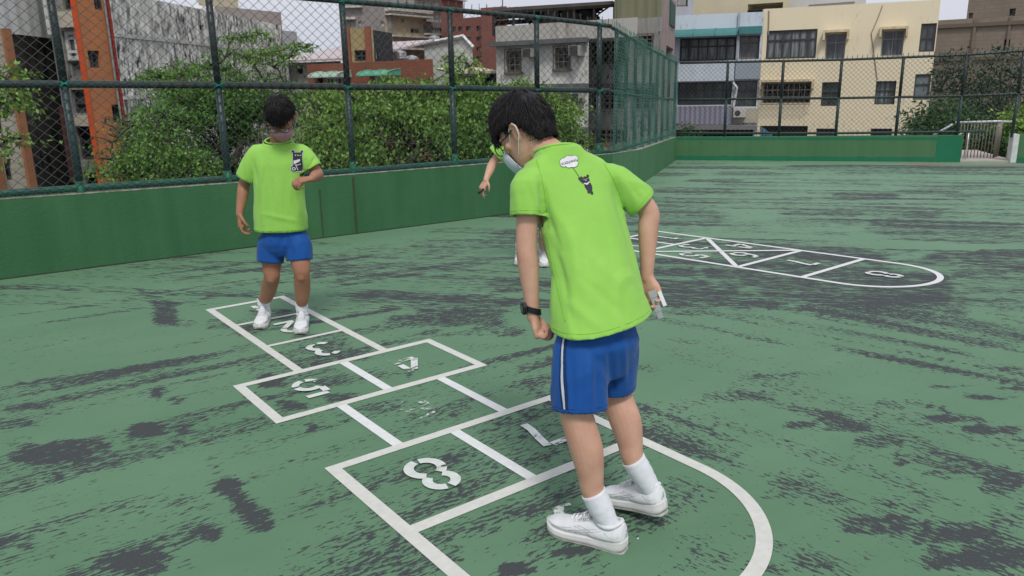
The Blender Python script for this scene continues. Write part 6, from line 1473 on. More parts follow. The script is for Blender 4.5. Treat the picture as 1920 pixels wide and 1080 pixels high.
# ---------------------------------------------------------------- sports shoe
def shoe(parent, heel, dirv, up, L_=.255, k=1.0, name='shoe', lace=True, w=.094, plain=False):
    """heel: back bottom point of the sole; dirv: heel->toe; up: sole normal"""
    d = dirv.normalized(); u = (up - d * up.dot(d)).normalized(); s = d.cross(u)      # s = wearer's right
    W = lambda x, y, z: heel + s * x * 1.04 + d * (y * L_) + u * z * 1.16
    prof = [(-.012, .004, .027), (0.0, .016, .029), (.02, .026, .031), (.10, .033, .034), (.25, .033, .031), (.42, .033, .026), (.58, .039, .024), (.72, .044, .023), (.84, .043, .023), (.92, .036, .024), (.97, .024, .025), (1.0, .008, .026)]
    # sole (flares a little at heel and forefoot)
    mb = MB(); q = []
    for y, hw, h in prof:
        lift = .010 * max(0, (y - .78) / .22) ** 1.5 + .012 * max(0, (.07 - y) / .08) ** 1.5
        q.append([W(-hw * .94, y, lift), W(-hw * 1.04, y, lift + .006), W(-hw * 1.06, y, lift + h * .5), W(-hw * 1.02, y, lift + h * .62), W(-hw * 1.05, y, lift + h * .8), W(-hw * .98, y, lift + h), W(hw * .98, y, lift + h), W(hw * 1.05, y, lift + h * .8), W(hw * 1.02, y, lift + h * .62), W(hw * 1.06, y, lift + h * .5), W(hw * 1.04, y, lift + .006), W(hw * .94, y, lift)])
    mb.rings(q); root = part(mb, name, M_sole, parent, True)
    ob = MB(); q = []
    for y, hw, h in prof[1:-1]:
        lift = .010 * max(0, (y - .78) / .22) ** 1.5 - .004; q.append([W(-hw * .96, y, lift), W(-hw * .98, y, lift + .005), W(hw * .98, y, lift + .005), W(hw * .96, y, lift)])
    ob.rings(q); ob.v = [tuple(Vector(v) - parent.location) for v in ob.v]; ob.build('outsole', M_outs, root)
    # upper
    mb = MB(); R_ = []; K = 24
    up_ = [(.0, .016, .028, .066, 0), (.03, .028, .030, .086, 0), (.10, .039, .031, .087, 0), (.22, .0415, .029, .078, 0), (.34, .040, .027, .077, 0), (.44, .035, .026, .080, 0), (.56, .038, .025, .070, 0), (.68, .041, .024, .058, 0), (.80, .041, .024, .050, 0), (.89, .035, .026, .045, 0), (.95, .023, .028, .038, 0), (.985, .010, .028, .031, 0)]
    for y, hw, z0, z1, _ in up_:
        ring = []
        for t in range(K):
            a = 2 * math.pi * t / K; x = math.cos(a) * hw; z = math.sin(a)
            zz = z0 + .012 + (z1 - z0 - .012) * max(0, z) if z > 0 else z0 + .012 + z * .022
            tap = 1 - .14 * max(0, z) ** 2 if y < .5 else 1 - .12 * max(0, z) ** 2
            ring.append(W(x * tap, y, zz))
        R_.append(ring)
    mb.rings(R_); me = remeshed(mb, .0035, 3); o = finish_mesh(me, 'upper', M_shoe, parent); o.parent = root
    # padded collar
    col = MB(); pts = []
    for t in range(20):
        a = 2 * math.pi * t / 20; y = .215 + .155 * math.cos(a); pts.append(W(.033 * math.sin(a), y, .079 + .008 * max(0, (.14 - y) / .1) - .006 * math.sin(min(1, max(0, (y - .08) / .26)) * math.pi)))
    col.tube(pts, .0075, 8, closed=True); col.v = [tuple(Vector(v) - parent.location) for v in col.v]; col.build('collar', M_shoe, root, True)
    tg = MB(); R_ = []
    for y, z in ((.66, .060), (.54, .073), (.44, .086), (.385, .098), (.37, .104)):
        R_.append([W(-.019, y, z - .003), W(0, y, z + .002), W(.019, y, z - .003), W(.018, y + .012, z - .008), W(0, y + .012, z - .005), W(-.018, y + .012, z - .008)])
    tg.rings(R_); tg.v = [tuple(Vector(v) - parent.location) for v in tg.v]; tg.build('tongue', M_shoe, root, True)
    lc = MB()
    for i in range(5):
        y = .43 + .052 * i; z = .0855 - .0056 * i
        lc.tube([W(-.024, y, z - .010), W(-.012, y + .012, z - .0005), W(0, y + .016, z + .002), W(.012, y + .022, z - .0005), W(.024, y + .030, z - .012)], .0019, 5)
        lc.tube([W(.024, y, z - .010), W(.012, y + .014, z + .0015), W(0, y + .018, z + .0045), W(-.012, y + .022, z + .001), W(-.024, y + .030, z - .012)], .0019, 5)
    if lace:
        z = .0875; y = .44
        for sx in (1, -1):
            lc.tube([W(0, y, z), W(sx * .014, y + .02, z + .014), W(sx * .030, y + .04, z + .010), W(sx * .034, y + .02, z - .002), W(sx * .016, y + .0, z + .001), W(0, y, z)], .0018, 5)
            lc.tube([W(0, y, z), W(sx * .016, y + .05, z - .002), W(sx * .026, y + .10, z - .014)], .0018, 5)
    lc.v = [tuple(Vector(v) - parent.location) for v in lc.v]; lc.build('laces', M_lace, root, True)
    if not plain:   # side overlays: crossing curved lines, toe cap and heel counter
        bv = bvh_of(me, parent); tr = MB()
        for sx in (1, -1):
            for path in ([(.30, .040), (.40, .052), (.50, .060), (.56, .061)], [(.38, .036), (.46, .046), (.54, .054), (.60, .056)], [(.26, .064), (.36, .052), (.46, .042), (.58, .034)], [(.32, .067), (.42, .056), (.52, .045), (.66, .034)], [(.02, .056), (.08, .048), (.16, .050), (.22, .062)], [(.62, .050), (.70, .044), (.80, .038), (.90, .034)]):
                P = [bv.find_nearest(W(sx * .045, y, z)) for y, z in path]
                tr.tube([a[0] + a[1] * .0004 for a in P], .0013, 4)
        tr.v = [tuple(Vector(v) - parent.location) for v in tr.v]; tr.build('trim', M_trim, root, True)
        hl = MB(); P = [bv.find_nearest(W(x, -.05, z)) for x, z in ((-.006, .046), (0, .058), (.006, .066), (.003, .050))]
        hl.tube([a[0] + a[1] * .0006 for a in P], .0018, 4); hl.v = [tuple(Vector(v) - parent.location) for v in hl.v]; hl.build('heel_tab', M_trim, root, True)
    return root
def sock(parent, ankle, top, r0, r1, heel=None, name='sock'):
    mb = MB(); n = 14; d = (top - ankle); L_ = d.length; dn = d.normalized(); P = []; R_ = []
    for k in range(n + 1):
        t = k / n; P.append(ankle + d * t); R_.append(r0 + (r1 - r0) * min(1, t * 1.5) + .0008 * math.sin(k * 2.4))
    K = 40; a = dn.orthogonal().normalized(); b = dn.cross(a); rings = []
    for p, r in zip(P, R_): rings.append([p + (a * math.cos(2 * math.pi * i / K) + b * math.sin(2 * math.pi * i / K)) * (r + (.0011 if i % 2 else -.0003)) for i in range(K)])
    rings.append([P[-1] + (a * math.cos(2 * math.pi * i / K) + b * math.sin(2 * math.pi * i / K)) * (R_[-1] - .004) for i in range(K)])
    mb.rings(rings, True, False); return part(mb, name, M_sock, parent)
Z = Vector((0, 0, 1))
def collar_ring(parent, c, r, f, hw, hf, hb, tilt, m=None, rad=.007):
    mb = MB(); pts = [p + f * 0 + Z * (tilt * (p - c).dot(f)) for p in ellring(c, r, f, hw, hf, hb, 28, 2.0)]; mb.tube(pts, rad, 8, closed=True)
    mb.v = [tuple(Vector(v)) for v in mb.v]; return part(mb, 'collar', m or M_shirt, parent)
def hem_line(bvh, pts, parent, m, name='hem_stitch', off=.0006, rad=.0011):
    mb = MB(); P = []
    for p in pts:
        q = bvh.find_nearest(p); P.append(q[0] + q[1] * off)
    mb.tube(P, rad, 5, closed=True); return part(mb, name, m, parent)
M_stitch = mat('lime_stitch', (.20, .50, .04), (.22, .52, .05), scale=30, rough=.9)
def emblem_tests():
    """cute generic bear print: body, ears, arm; and its white marks (local metres)"""
    def inell(x, y, cx_, cy_, rx, ry, rot=0.0):
        dx, dy = x - cx_, y - cy_; c, s = math.cos(rot), math.sin(rot); u, v = dx * c + dy * s, -dx * s + dy * c; return (u / rx) ** 2 + (v / ry) ** 2 < 1
    return inell
inell = emblem_tests()
# ================================================================ NEAR BOY (seen from behind, leaning over the grid)
def near_boy():
    root = empty('person', Vector((.29, 2.42, 0)), 0, 'boy nearest the camera seen from behind, leaning forward with a black wristwatch, lime shirt and blue shorts', 'person')
    root['label'] = 'boy nearest the camera, seen from behind leaning forward, wearing a black wristwatch'
    f = Vector((-.55, .83, 0)).normalized(); r = f.cross(Z)                        # chest and pelvis facing
    fs = Vector((-.34, .94, 0)).normalized(); rs = fs.cross(Z)
    # joints
    sL, sR = YY(992, 338, 2.53), YY(1146, 328, 2.63)
    eL, wL = YY(987, 458, 2.49), YY(999, 588, 2.47)
    eR, wR = YY(1216, 396, 2.62), YY(1213, 516, 2.575)
    hd = YY(986, 251, 2.675); neck = YY(1040, 300, 2.62)
    kL, aL = YY(1082, 782, 2.345), YY(1134, 990, 2.30); sL_t = YY(1113, 924, 2.315)
    kR, aR = YY(1156, 742, 2.52), YY(1208, 912, 2.43); sR_t = YY(1188, 862, 2.455)
    pel = YY(1118, 640, 2.45); hL = pel - r * .078 + Z * .05; hR = pel + r * .078 + Z * .05
    look = Vector((-.76, .46, -.54)).normalized(); hup = Vector((-.42, .26, .86)).normalized()
    tL = G(1030, 985, .012); hl = G(1174, 1032, .004); d = (tL - hl); d.z = 0; dL = d.copy(); tR = YY(1156, 940, 2.56); hR_ = YY(1247, 962, 2.405); d2 = tR - hR_
    aL = hl + d.normalized() * .060 + Z * .072; aR = hR_ + d2.normalized() * .056 + Z * .072
    # --- body: one continuous surface
    mb = MB(); W = head(mb, hd, look, hup, .98); ears(mb, W, .98)
    chain(mb, [hd - hup * .05 - look * .02, hd.lerp(neck, .62) , neck + Z * -.01, neck.lerp(pel, .12)], [.052, .055, .064, .060], 16, 4)
    tor = [neck.lerp(pel, t) for t in (.08, .25, .5, .75, 1.0)]
    ring_body(mb, [(tor[0], rs, fs, .06, .045, .045), (tor[1], rs, fs, .10, .06, .06), (tor[2], rs, fs, .105, .065, .065), (tor[3], r, f, .09, .06, .06), (tor[4], r, f, .095, .06, .07), (tor[4] - Z * .08, r, f, .09, .06, .07)])
    chain(mb, [neck.lerp(sL, .45) - Z * .085, sL - Z * .04, sL.lerp(eL, .55), eL, eL.lerp(wL, .28), eL.lerp(wL, .72), wL, wL - Z * .012], [.030, .038, .037, .0345, .0355, .0265, .0215, .021], 16, 4)
    chain(mb, [neck.lerp(sR, .45) - Z * .085, sR - Z * .04, sR.lerp(eR, .55), eR, eR.lerp(wR, .28), eR.lerp(wR, .72), wR, wR - Z * .012], [.030, .038, .038, .035, .0350, .0265, .0220, .021], 16, 4)
    back = Vector((.75, -.6, 0)).normalized()
    for h, k, st, a in ((hL, kL, sL_t, aL), (hR, kR, sR_t, aR)):
        chain(mb, [h, h.lerp(k, .5), k + Z * .05, k, k.lerp(st, .40) + back * .010, k.lerp(st, .75) + back * .004, st, a], [.050, .070, .060, .055, .0550, .0440, .0380, .030], 20, 4)
        chain(mb, [k - back * .020 + Z * .012, k - back * .022 - Z * .012], [.036, .034], 12, 2)
    hand(mb, wL, YY(1014, 655, 2.465) - wL, Vector((.90, -.15, .1)), 1.0, (1.15, 1.2, 1.2, 1.15), .8, -1, .01, 1.12, .4)
    hand(mb, wR, YY(1228, 560, 2.55) - wR, Vector((-.55, -.80, 0)), 1.0, (.55, .62, .62, .6), .5, 1, .02, 1.1, .45)
    me = remeshed(mb, .0036, 4); finish_mesh(me, 'body', M_skin, root)
    # --- shirt
    mb = MB(); R_ = []
    for px, py, Yd, hw, hf, hb, b in ((1127, 603, 2.442, .178, .128, .128, 0), (1122, 560, 2.465, .163, .118, .117, .2), (1118, 510, 2.49, .150, .110, .104, .3), (1104, 455, 2.53, .148, .108, .100, .5), (1091, 410, 2.56, .150, .105, .098, .7), (1078, 368, 2.585, .156, .100, .096, .9), (1069, 338, 2.60, .160, .092, .090, 1), (1063, 316, 2.61, .158, .082, .082, 1), (1057, 302, 2.615, .136, .074, .074, 1), (1047, 290, 2.62, .084, .066, .064, 1), (1043, 281, 2.622, .074, .064, .061, 1)):
        R_.append((YY(px, py, Yd), r.lerp(rs, b).normalized(), f.lerp(fs, b).normalized(), hw, hf, hb))
    E_ = [ellring(*q_, K=36, e=2.35) for q_ in R_]
    a0, a1 = YY(1034, 630, 2.37), YY(1222, 580, 2.50); sl = (a1.z - a0.z) / ((a1 - a0).dot(r)); c0 = R_[0][0]
    E_[0] = [p + Z * (sl * (p - c0).dot(r)) for p in E_[0]]; E_[1] = [p + Z * (sl * .6 * (p - c0).dot(r)) for p in E_[1]]
    for i_ in (-1, -2): E_[i_] = [p - Z * (.40 * (p - R_[i_][0]).dot(fs)) for p in E_[i_]]
    mb.rings(E_)
    hsL, hsR = YY(991, 408, 2.50), YY(1206, 384, 2.625)      # sleeve hems
    chain(mb, [neck.lerp(sL, .45) - Z * .055, sL - Z * .014, sL.lerp(hsL, .5), hsL], [.050, .058, .062, .062], 22, 4, True)
    chain(mb, [neck.lerp(sR, .45) - Z * .060, sR - Z * .014, sR.lerp(hsR, .55), hsR], [.050, .054, .056, .054], 22, 4, True)
    P = lambda x, y, Yd: YY(x, y, Yd)
    lines = [(P(1018, 440, 2.44), P(1045, 615, 2.36), .014, .007), (P(1030, 430, 2.43), P(1068, 560, 2.36), .010, -.005), (P(1060, 420, 2.42), P(1100, 560, 2.34), .020, .006), (P(1022, 380, 2.44), P(1050, 470, 2.42), .009, -.007), (P(1010, 395, 2.44), P(1022, 425, 2.43), .008, -.007), (P(1168, 400, 2.55), P(1205, 560, 2.44), .014, -.006), (P(1150, 350, 2.54), P(1180, 430, 2.5), .012, -.006), (P(1130, 380, 2.5), P(1175, 520, 2.42), .018, .005), (P(1100, 470, 2.42), P(1190, 560, 2.38), .020, .005), (P(1090, 520, 2.40), P(1180, 600, 2.36), .014, -.004), (P(1060, 560, 2.35), P(1130, 620, 2.33), .016, .005), (P(1000, 320, 2.47), P(1030, 360, 2.46), .012, .004), (P(965, 340, 2.46), P(972, 400, 2.45), .012, .004), (P(990, 345, 2.45), P(1005, 400, 2.45), .010, -.004), (P(1185, 350, 2.56), P(1205, 378, 2.57), .009, -.004), (P(1165, 330, 2.56), P(1192, 375, 2.57), .010, .004), (P(1035, 450, 2.4), P(1075, 610, 2.34), .009, -.004)]
    hemc = YY(1127, 603, 2.442)
    dx = (YY(1222, 587, 2.50) - YY(1034, 637, 2.37)).normalized(); hn = -(dx.cross(Vector((0, 1, -.03))).normalized()); hn = hn if hn.z < 0 else -hn
    lines = [(a, b, w_ * 1.1, h * 1.05) for a, b, w_, h in lines] + [(P(1012, 335, 2.5), P(1024, 428, 2.5), .010, -.012), (P(1158, 335, 2.5), P(1176, 405, 2.5), .010, -.010)]
    me = remeshed(mb, .0060, 5, folds(lines, .008, 6.5, (1, 1, .4), 3))
    me = cut(me, [(hemc, Vector((r.x * sl, r.y * sl, -1)).normalized(), .24), (hsL, (hsL - sL).normalized(), .078), (hsR, (hsR - sR).normalized(), .074), (YY(1042, 280, 2.622), Z + fs * .40, .085)])
    bv = bvh_of_world(me); sh = finish_mesh(me, 'shirt', M_shirt, root, .0028)
    # hem stitching follows 14 mm above the edge
    hem_line(bv, [q_ + Z * (.020 + sl * (q_ - c0).dot(r)) for q_ in ellring(c0, r, f, .168, .12, .118, 48)], root, M_stitch)
    for hc, s0, rad in ((hsL, sL, .062), (hsR, sR, .055)):
        d = (hc - s0).normalized(); a = d.orthogonal().normalized(); b = d.cross(a)
        hem_line(bv, [hc - d * .018 + (a * math.cos(t * .349) + b * math.sin(t * .349)) * rad for t in range(18)], root, M_stitch, 'sleeve_stitch')
    for pts_ in (((1026, 440), (1036, 500), (1050, 560), (1062, 612)), ((1006, 300), (1015, 330), (1022, 365), (1026, 402)), ((1132, 306), (1150, 335), (1163, 365), (1172, 398))):
        cv = []
        for (x0_, y0_), (x1_, y1_) in zip(pts_[:-1], pts_[1:]):
            for t in range(6):
                o_ = Vector((0, 0, CH)); dr_ = ray(x0_ + (x1_ - x0_) * t / 6, y0_ + (y1_ - y0_) * t / 6).normalized(); h_ = bv.ray_cast(o_, dr_, 6)
                if h_[0] is not None: cv.append(h_[0] + h_[1] * .0006)
        mb = MB(); mb.tube(cv, .0013, 5); part(mb, 'seam', M_stitch, sh)
    collar_ring(root, YY(1043, 282, 2.622), rs, fs, .075, .065, .062, -.40, None, .0055)
    # back print: cloud with lettering, string and small bear
    o = YY(1067, 303, 2.54); dn = (YY(1107, 395, 2.50) - YY(1066, 250, 2.56)); upv = -(YY(1110, 420, 2.48) - YY(1072, 300, 2.53)).normalized(); lk = Vector((-.08, .97, -.20)).normalized(); rt = lk.cross(upv).normalized(); upv = rt.cross(lk).normalized()
    cl = [tuple(v * 1.18 for v in c_) for c_ in ((-.013, .004, .013, .009), (0, .008, .012, .008), (.014, .004, .014, .009), (.0, -.002, .024, .009), (.010, -.010, .013, .009), (-.018, -.003, .009, .007), (.0, -.009, .014, .008))]
    cloud = lambda g: (lambda x, y: any(inell(x, y, a, b, c + g, d_ + g) for a, b, c, d_ in cl))
    decal(bv, o, rt, upv, lk, (-.04, .04, -.03, .03, lambda x, y: cloud(.0014)(x, y) and not cloud(0)(x, y)), M_printk, 'cloud_outline', sh, .0012, .0016)
    decal(bv, o, rt, upv, lk, (-.04, .04, -.03, .03, cloud(0)), M_printw, 'cloud_print', sh, .0015, .0018)
    txt = bpy.data.curves.new('t', 'FONT'); txt.body = 'KUGUANG'; txt.size = .0115; txt.align_x = 'CENTER'; to = bpy.data.objects.new('t', txt); C.objects.link(to)
    dg = bpy.context.evaluated_depsgraph_get(); tm = bpy.data.meshes.new_from_object(to.evaluated_get(dg)); bpy.data.objects.remove(to)
    q = MB(); ok = True
    vs = []
    for v in tm.vertices:
        pp = o + rt * (v.co.x * .98) + upv * (v.co.y - .005) - lk * .3; h = bv.ray_cast(pp, lk, .6); vs.append(h[0] - lk * .0036 if h[0] is not None else pp)
    q.v = vs; q.f = [tuple(p.vertices) for p in tm.polygons]; part(q, 'cloud_lettering', M_printk, sh, False)
    bo = YY(1101, 342, 2.51)
    strg = lambda x, y: (lambda a, b: seg_d(Vector((x, y, 0)), a, b)[0] < .0008)(Vector((.004, -.018, 0)), Vector(((bo - o).dot(rt) - .017, (bo - o).dot(upv) + .020, 0)))
    decal(bv, o, rt, upv, lk, (-.01, .06, -.09, -.01, strg), M_printk, 'balloon_string', sh, .0008, .0016)
    def bear(x, y):
        return inell(x, y, 0, .008, .013, .013) or inell(x, y, .012, .020, .0042, .0042) or inell(x, y, -.012, .020, .0042, .0042) or inell(x, y, .002, -.012, .012, .020, .12) or inell(x, y, -.016, .012, .004, .013, .5) or inell(x, y, .005, -.034, .005, .009, .2) or inell(x, y, -.004, -.030, .004, .006)
    def marks(x, y):
        v = abs(x) < .010 and -.006 + abs(x) * .55 < y + .0015 < -.0005 + abs(x) * .35
        return v or inell(x, y, -.005, .012, .0013, .0013) or inell(x, y, .005, .012, .0013, .0013) or inell(x, y, 0, .008, .0022, .0016)
    decal(bv, bo, rt, upv, lk, (-.03, .03, -.05, .03, bear), M_printk, 'bear_print', sh, .0014, .0016)
    decal(bv, bo, rt, upv, lk, (-.03, .03, -.05, .03, marks), M_printw, 'bear_marks', sh, .0009, .0021)
    # --- shorts
    mb = MB(); ring_body(mb, [(pel + Z * .14, r, f, .105, .075, .08), (pel + Z * .06, r, f, .128, .09, .10), (pel + Z * .0, r, f, .150, .10, .115), (pel - Z * .06, r, f, .145, .095, .10), (pel - Z * .115, r, f, .10, .075, .085)])
    hmL, hmR = YY(1087, 768, 2.355), YY(1149, 728, 2.515)
    chain(mb, [hL + Z * .0, hL.lerp(hmL, .35), hmL], [.068, .088, .093], 24, 4, True)
    chain(mb, [hR + Z * .0, hR.lerp(hmR, .35), hmR], [.066, .084, .080], 24, 4, True)
    lines = [(P(1105, 650, 2.34), P(1100, 770, 2.30), .014, .006), (P(1120, 680, 2.33), P(1122, 780, 2.30), .010, -.006), (P(1070, 660, 2.30), P(1075, 760, 2.28), .012, -.004), (P(1140, 640, 2.36), P(1150, 740, 2.44), .012, -.008), (P(1165, 620, 2.40), P(1172, 730, 2.44), .012, .006), (P(1050, 700, 2.3), P(1048, 760, 2.28), .01, .004), (P(1130, 640, 2.35), P(1190, 620, 2.40), .010, -.004)]
    lines = [(a, b, w_, h * 1.2) for a, b, w_, h in lines]
    me = remeshed(mb, .006, 5, folds(lines, .006, 8, (1, 1, .45), 9)); me = cut(me, [(hmL, (hmL - hL).normalized() + Vector((0, 0, 0)), .115), (hmR, (hmR - hR).normalized(), .10)])
    bs = bvh_of_world(me); so_ = finish_mesh(me, 'shorts', M_shorts, root, .0025)
    top_s, bot_s = YY(1047, 628, 2.34), YY(1056, 768, 2.28); th = math.radians(42); tv = Vector((math.cos(th), -math.sin(th) * .9, 0)).normalized()
    for off_, wv, m_, nm in ((0, .0045, M_strw, 'white_stripe'), (-.0085, .0022, M_strn, 'navy_stripe'), (.0085, .0026, M_strn, 'navy_stripe'), (.0155, .0016, M_strn, 'navy_stripe')):
        strip_on(bs, [top_s.lerp(bot_s, t / 24) + tv * off_ for t in range(25)], tv * wv, m_, nm, so_, .0022)
    for hc, h0, rad in ((hmL, hL, .093), (hmR, hR, .080)):
        d = (hc - h0).normalized(); a = d.orthogonal().normalized(); b = d.cross(a)
        hem_line(bs, [hc - d * .020 + (a * math.cos(t * .2618) + b * math.sin(t * .2618)) * rad for t in range(24)], root, mat('blue_stitch', (.006, .055, .24), (.008, .06, .26)), 'shorts_stitch')
    # --- socks, shoes
    sock(root, aL - (sL_t - aL).normalized() * .02, sL_t + (sL_t - aL).normalized() * .004, .0300, .0405); sock(root, aR - (sR_t - aR).normalized() * .02, sR_t + (sR_t - aR).normalized() * .004, .0300, .0405)
    s1 = shoe(root, hl, dL, Z, .292, 1, 'shoe')
    shoe(root, hR_, d2, Z, .275, 1, 'shoe')
    # --- hair, glasses, mask, watch
    hair(W, .98, root, M_hair, 9500, seed=4, fringe=.002, down=Vector((-.15, .1, -1)))
    glasses(W, .98, root); facemask(W, .98, root, M_maskw)
    ax = (eL - wL).normalized(); a = Vector((-.95, -.3, 0)); a = (a - ax * a.dot(ax)).normalized(); b = ax.cross(a); cw = wL + ax * .012; mb = MB()
    R_ = []
    for z in (-.0105, -.0095, .0095, .0105):
        k = .0265 if abs(z) < .01 else .0245; tl = .012
        R_.append([cw + ax * (z + .010 * math.cos(t * math.pi / 12)) + (a * math.cos(t * math.pi / 12) * 1.08 + b * math.sin(t * math.pi / 12)) * k for t in range(24)])
    mb.rings(R_); wt = part(mb, 'wristwatch', M_watch, root, False)
    mb = MB(); cc = cw + a * .029 + ax * .010; mb.tube([cc - a * .004, cc + a * .006, cc + a * .0075], [.0215, .0210, .0175], 8); part(mb, 'watch_case', M_watch, wt, False)
    mb = MB(); mb.tube([cc + a * .0076, cc + a * .0079], [.0125, .0125], 16); part(mb, 'watch_face', mat('watch_display', (.06, .08, .075), (.05, .07, .07), rough=.15), wt, False)
    # --- folded packet in the right hand
    pk = empty('folded_packet', YY(1230, 572, 2.50), 0, 'small folded grey and white packet held in the right hand of the nearest boy', 'packet')
    c0, c1 = YY(1222, 545, 2.515), YY(1240, 597, 2.50); dz = (c1 - c0); L_ = dz.length; dz.normalize(); nn = Vector((-.25, -.95, .1)); nn = (nn - dz * nn.dot(dz)).normalized(); sd_ = dz.cross(nn); mb = MB()
    for k in range(4):
        t0, t1 = k / 4, (k + 1) / 4 - .02; wd = .0125 - .0012 * k; bow = .0025 * (k % 2)
        A_ = [c0 + dz * (L_ * t0) + sd_ * (s * wd) + nn * (bow + y) for s, y in ((-1, 0), (1, 0), (1, .006), (-1, .006))]; B_ = [c0 + dz * (L_ * t1) + sd_ * (s * wd) + nn * (bow * .6 + y) for s, y in ((-1, 0), (1, 0), (1, .006), (-1, .006))]
        mb.rings([A_, B_])
    part(mb, 'grey_panel', mat('packet_grey', (.34, .36, .38), (.42, .44, .46), scale=40, rough=.6), pk, False)
    mb = MB(); A_ = [c0 + dz * .012 + sd_ * x + nn * y for x, y in ((-.016, -.004), (-.028, -.010), (-.026, -.016), (-.013, -.010))]; B_ = [p + dz * .052 - sd_ * .003 for p in A_]; mb.rings([A_, B_]); part(mb, 'white_fold', M_printw, pk, False)
    return root
def bvh_of_world(me):
    b = bmesh.new(); b.from_mesh(me); t = BVHTree.FromBMesh(b); b.free(); return t
# ================================================================ FAR BOY (front view, looking down)
def standing_boy(rootloc, label, J, look, hup, skin, kk=1.0, hands=None, seed=5, mask=M_maskp, print_=True, voxel=.0052, nh=3200, fdir=Vector((.05, -1, 0)), sleeve=(.064, .062), fr=-.002):
    root = empty('person', rootloc, 0, label, 'person'); f = fdir.normalized(); r = f.cross(Z)
    mb = MB(); W = head(mb, J['head'], look, hup, kk); ears(mb, W, kk); nk, pel = J['neck'], J['pel']
    chain(mb, [J['head'] - hup * .05 * kk - look * .02, J['head'].lerp(nk, .6), nk, nk - Z * .06], [.046 * kk, .046 * kk, .050 * kk, .055 * kk], 14, 3)
    ring_body(mb, [(nk - Z * .03, r, f, .06, .045, .045), (nk - Z * .11, r, f, .10, .055, .055), (nk.lerp(pel, .5), r, f, .10, .065, .065), (pel, r, f, .09, .06, .06), (pel - Z * .07, r, f, .10, .07, .07)])
    for s, e, wv, sg in ((J['sR'], J['eR'], J['wR'], 1), (J['sL'], J['eL'], J['wL'], -1)):
        chain(mb, [nk.lerp(s, .5) - Z * .08, s - Z * .035, s.lerp(e, .55), e, e.lerp(wv, .3), e.lerp(wv, .72), wv], [.030, .036, .037, .035, .036, .028, .0225], 14, 4)
    for h, k, a in ((J['hR'], J['kR'], J['aR']), (J['hL'], J['kL'], J['aL'])):
        chain(mb, [h, h.lerp(k, .5), k + Z * .04, k, k.lerp(a, .35) - f * .010, k.lerp(a, .7) - f * .003, a + Z * .05, a], [.050, .064, .055, .049, .051, .040, .034, .031], 16, 4)
        chain(mb, [k + f * .020 + Z * .01, k + f * .022 - Z * .012], [.034, .032], 10, 2)
    for w_, d, p, curl, th, sd_, sp_ in hands: hand(mb, w_, d, p, 1.0, curl, th, sd_, sp_, 1.1)
    me = remeshed(mb, voxel, 3); finish_mesh(me, 'body', skin, root)
    mb = MB(); hem = J['hem']; R_ = []
    for t, hw, hf, hb in ((1.0, .172, .118, .115), (.8, .165, .112, .108), (.6, .158, .108, .104), (.42, .158, .106, .10), (.28, .164, .100, .095), (.19, .160, .088, .088), (.13, .142, .078, .080), (.085, .115, .070, .072), (.05, .093, .066, .066), (.025, .083, .063, .063)):
        R_.append((nk.lerp(hem, t), r, f, hw * kk, hf * kk, hb * kk))
    E_ = [ellring(*q_, K=32) for q_ in R_]
    for i_ in (-1, -2): E_[i_] = [p - Z * (.30 * (p - R_[i_][0]).dot(f)) for p in E_[i_]]
    mb.rings(E_); hsR, hsL = J['hsR'], J['hsL']
    for s, h, rr_ in ((J['sR'], hsR, sleeve[0]), (J['sL'], hsL, sleeve[1])):
        chain(mb, [nk.lerp(s, .45) - Z * .055, s - Z * .016, s.lerp(h, .5), h], [.048, .056, rr_, rr_], 20, 4, True)
    me = remeshed(mb, .0075, 5, folds([(a, b, w_, h * 1.2) for a, b, w_, h in J['folds']], .009, 6, (1, 1, .35), seed)); me = cut(me, [(hem, Vector((0, 0, -1)), .24), (hsR, (hsR - J['sR']).normalized(), .085), (hsL, (hsL - J['sL']).normalized(), .085), (nk.lerp(hem, .024), Z + f * .30, .105)])
    bv = bvh_of_world(me); sh = finish_mesh(me, 'shirt', M_shirt, root, .0028)
    hem_line(bv, [q + Z * .018 for q in ellring(hem, r, f, .17, .117, .114, 40)], root, M_stitch, rad=.0016); collar_ring(root, nk.lerp(hem, .027), r, f, .083 * kk, .063 * kk, .063 * kk, -.30, None, .0055)
    mb = MB(); ring_body(mb, [(pel + Z * .13, r, f, .10, .07, .07), (pel + Z * .05, r, f, .125, .085, .09), (pel - Z * .03, r, f, .148, .10, .11), (pel - Z * .075, r, f, .13, .09, .095), (pel - Z * .11, r, f, .09, .07, .08)])
    for h, hm in ((J['hR'], J['hmR']), (J['hL'], J['hmL'])):
        chain(mb, [h + Z * .0, h.lerp(hm, .35), hm], [.064, .085, .083], 20, 4, True)
    me = remeshed(mb, .007, 5, folds(J.get('folds2', []), .005, 8, (1, 1, .45), seed + 3)); me = cut(me, [(J['hmR'], (J['hmR'] - J['hR']).normalized(), .105), (J['hmL'], (J['hmL'] - J['hL']).normalized(), .105)])
    bs = bvh_of_world(me); so_ = finish_mesh(me, 'shorts', M_shorts, root, .0025)
    a, b = J['hR'] + r * .09 + Z * .06, J['hmR'] + r * .08; strip_on(bs, [a.lerp(b, t / 16) for t in range(17)], f * .0055, M_strw, 'white_stripe', so_, .0022)
    strip_on(bs, [a.lerp(b, t / 16) + f * .009 for t in range(17)], f * .0022, M_strn, 'navy_stripe', so_, .0022)
    for a, st in ((J['aR'], .055), (J['aL'], .055)): sock(root, a - Z * .035, a + Z * st, .031, .039)
    for hl, d in J['shoes']: shoe(root, hl, d, Z, .235, 1, 'shoe', False, plain=True)
    hair(W, kk, root, M_hair, nh, seed=seed, fringe=fr, thick=1.6); glasses(W, kk, root); facemask(W, kk, root, mask)
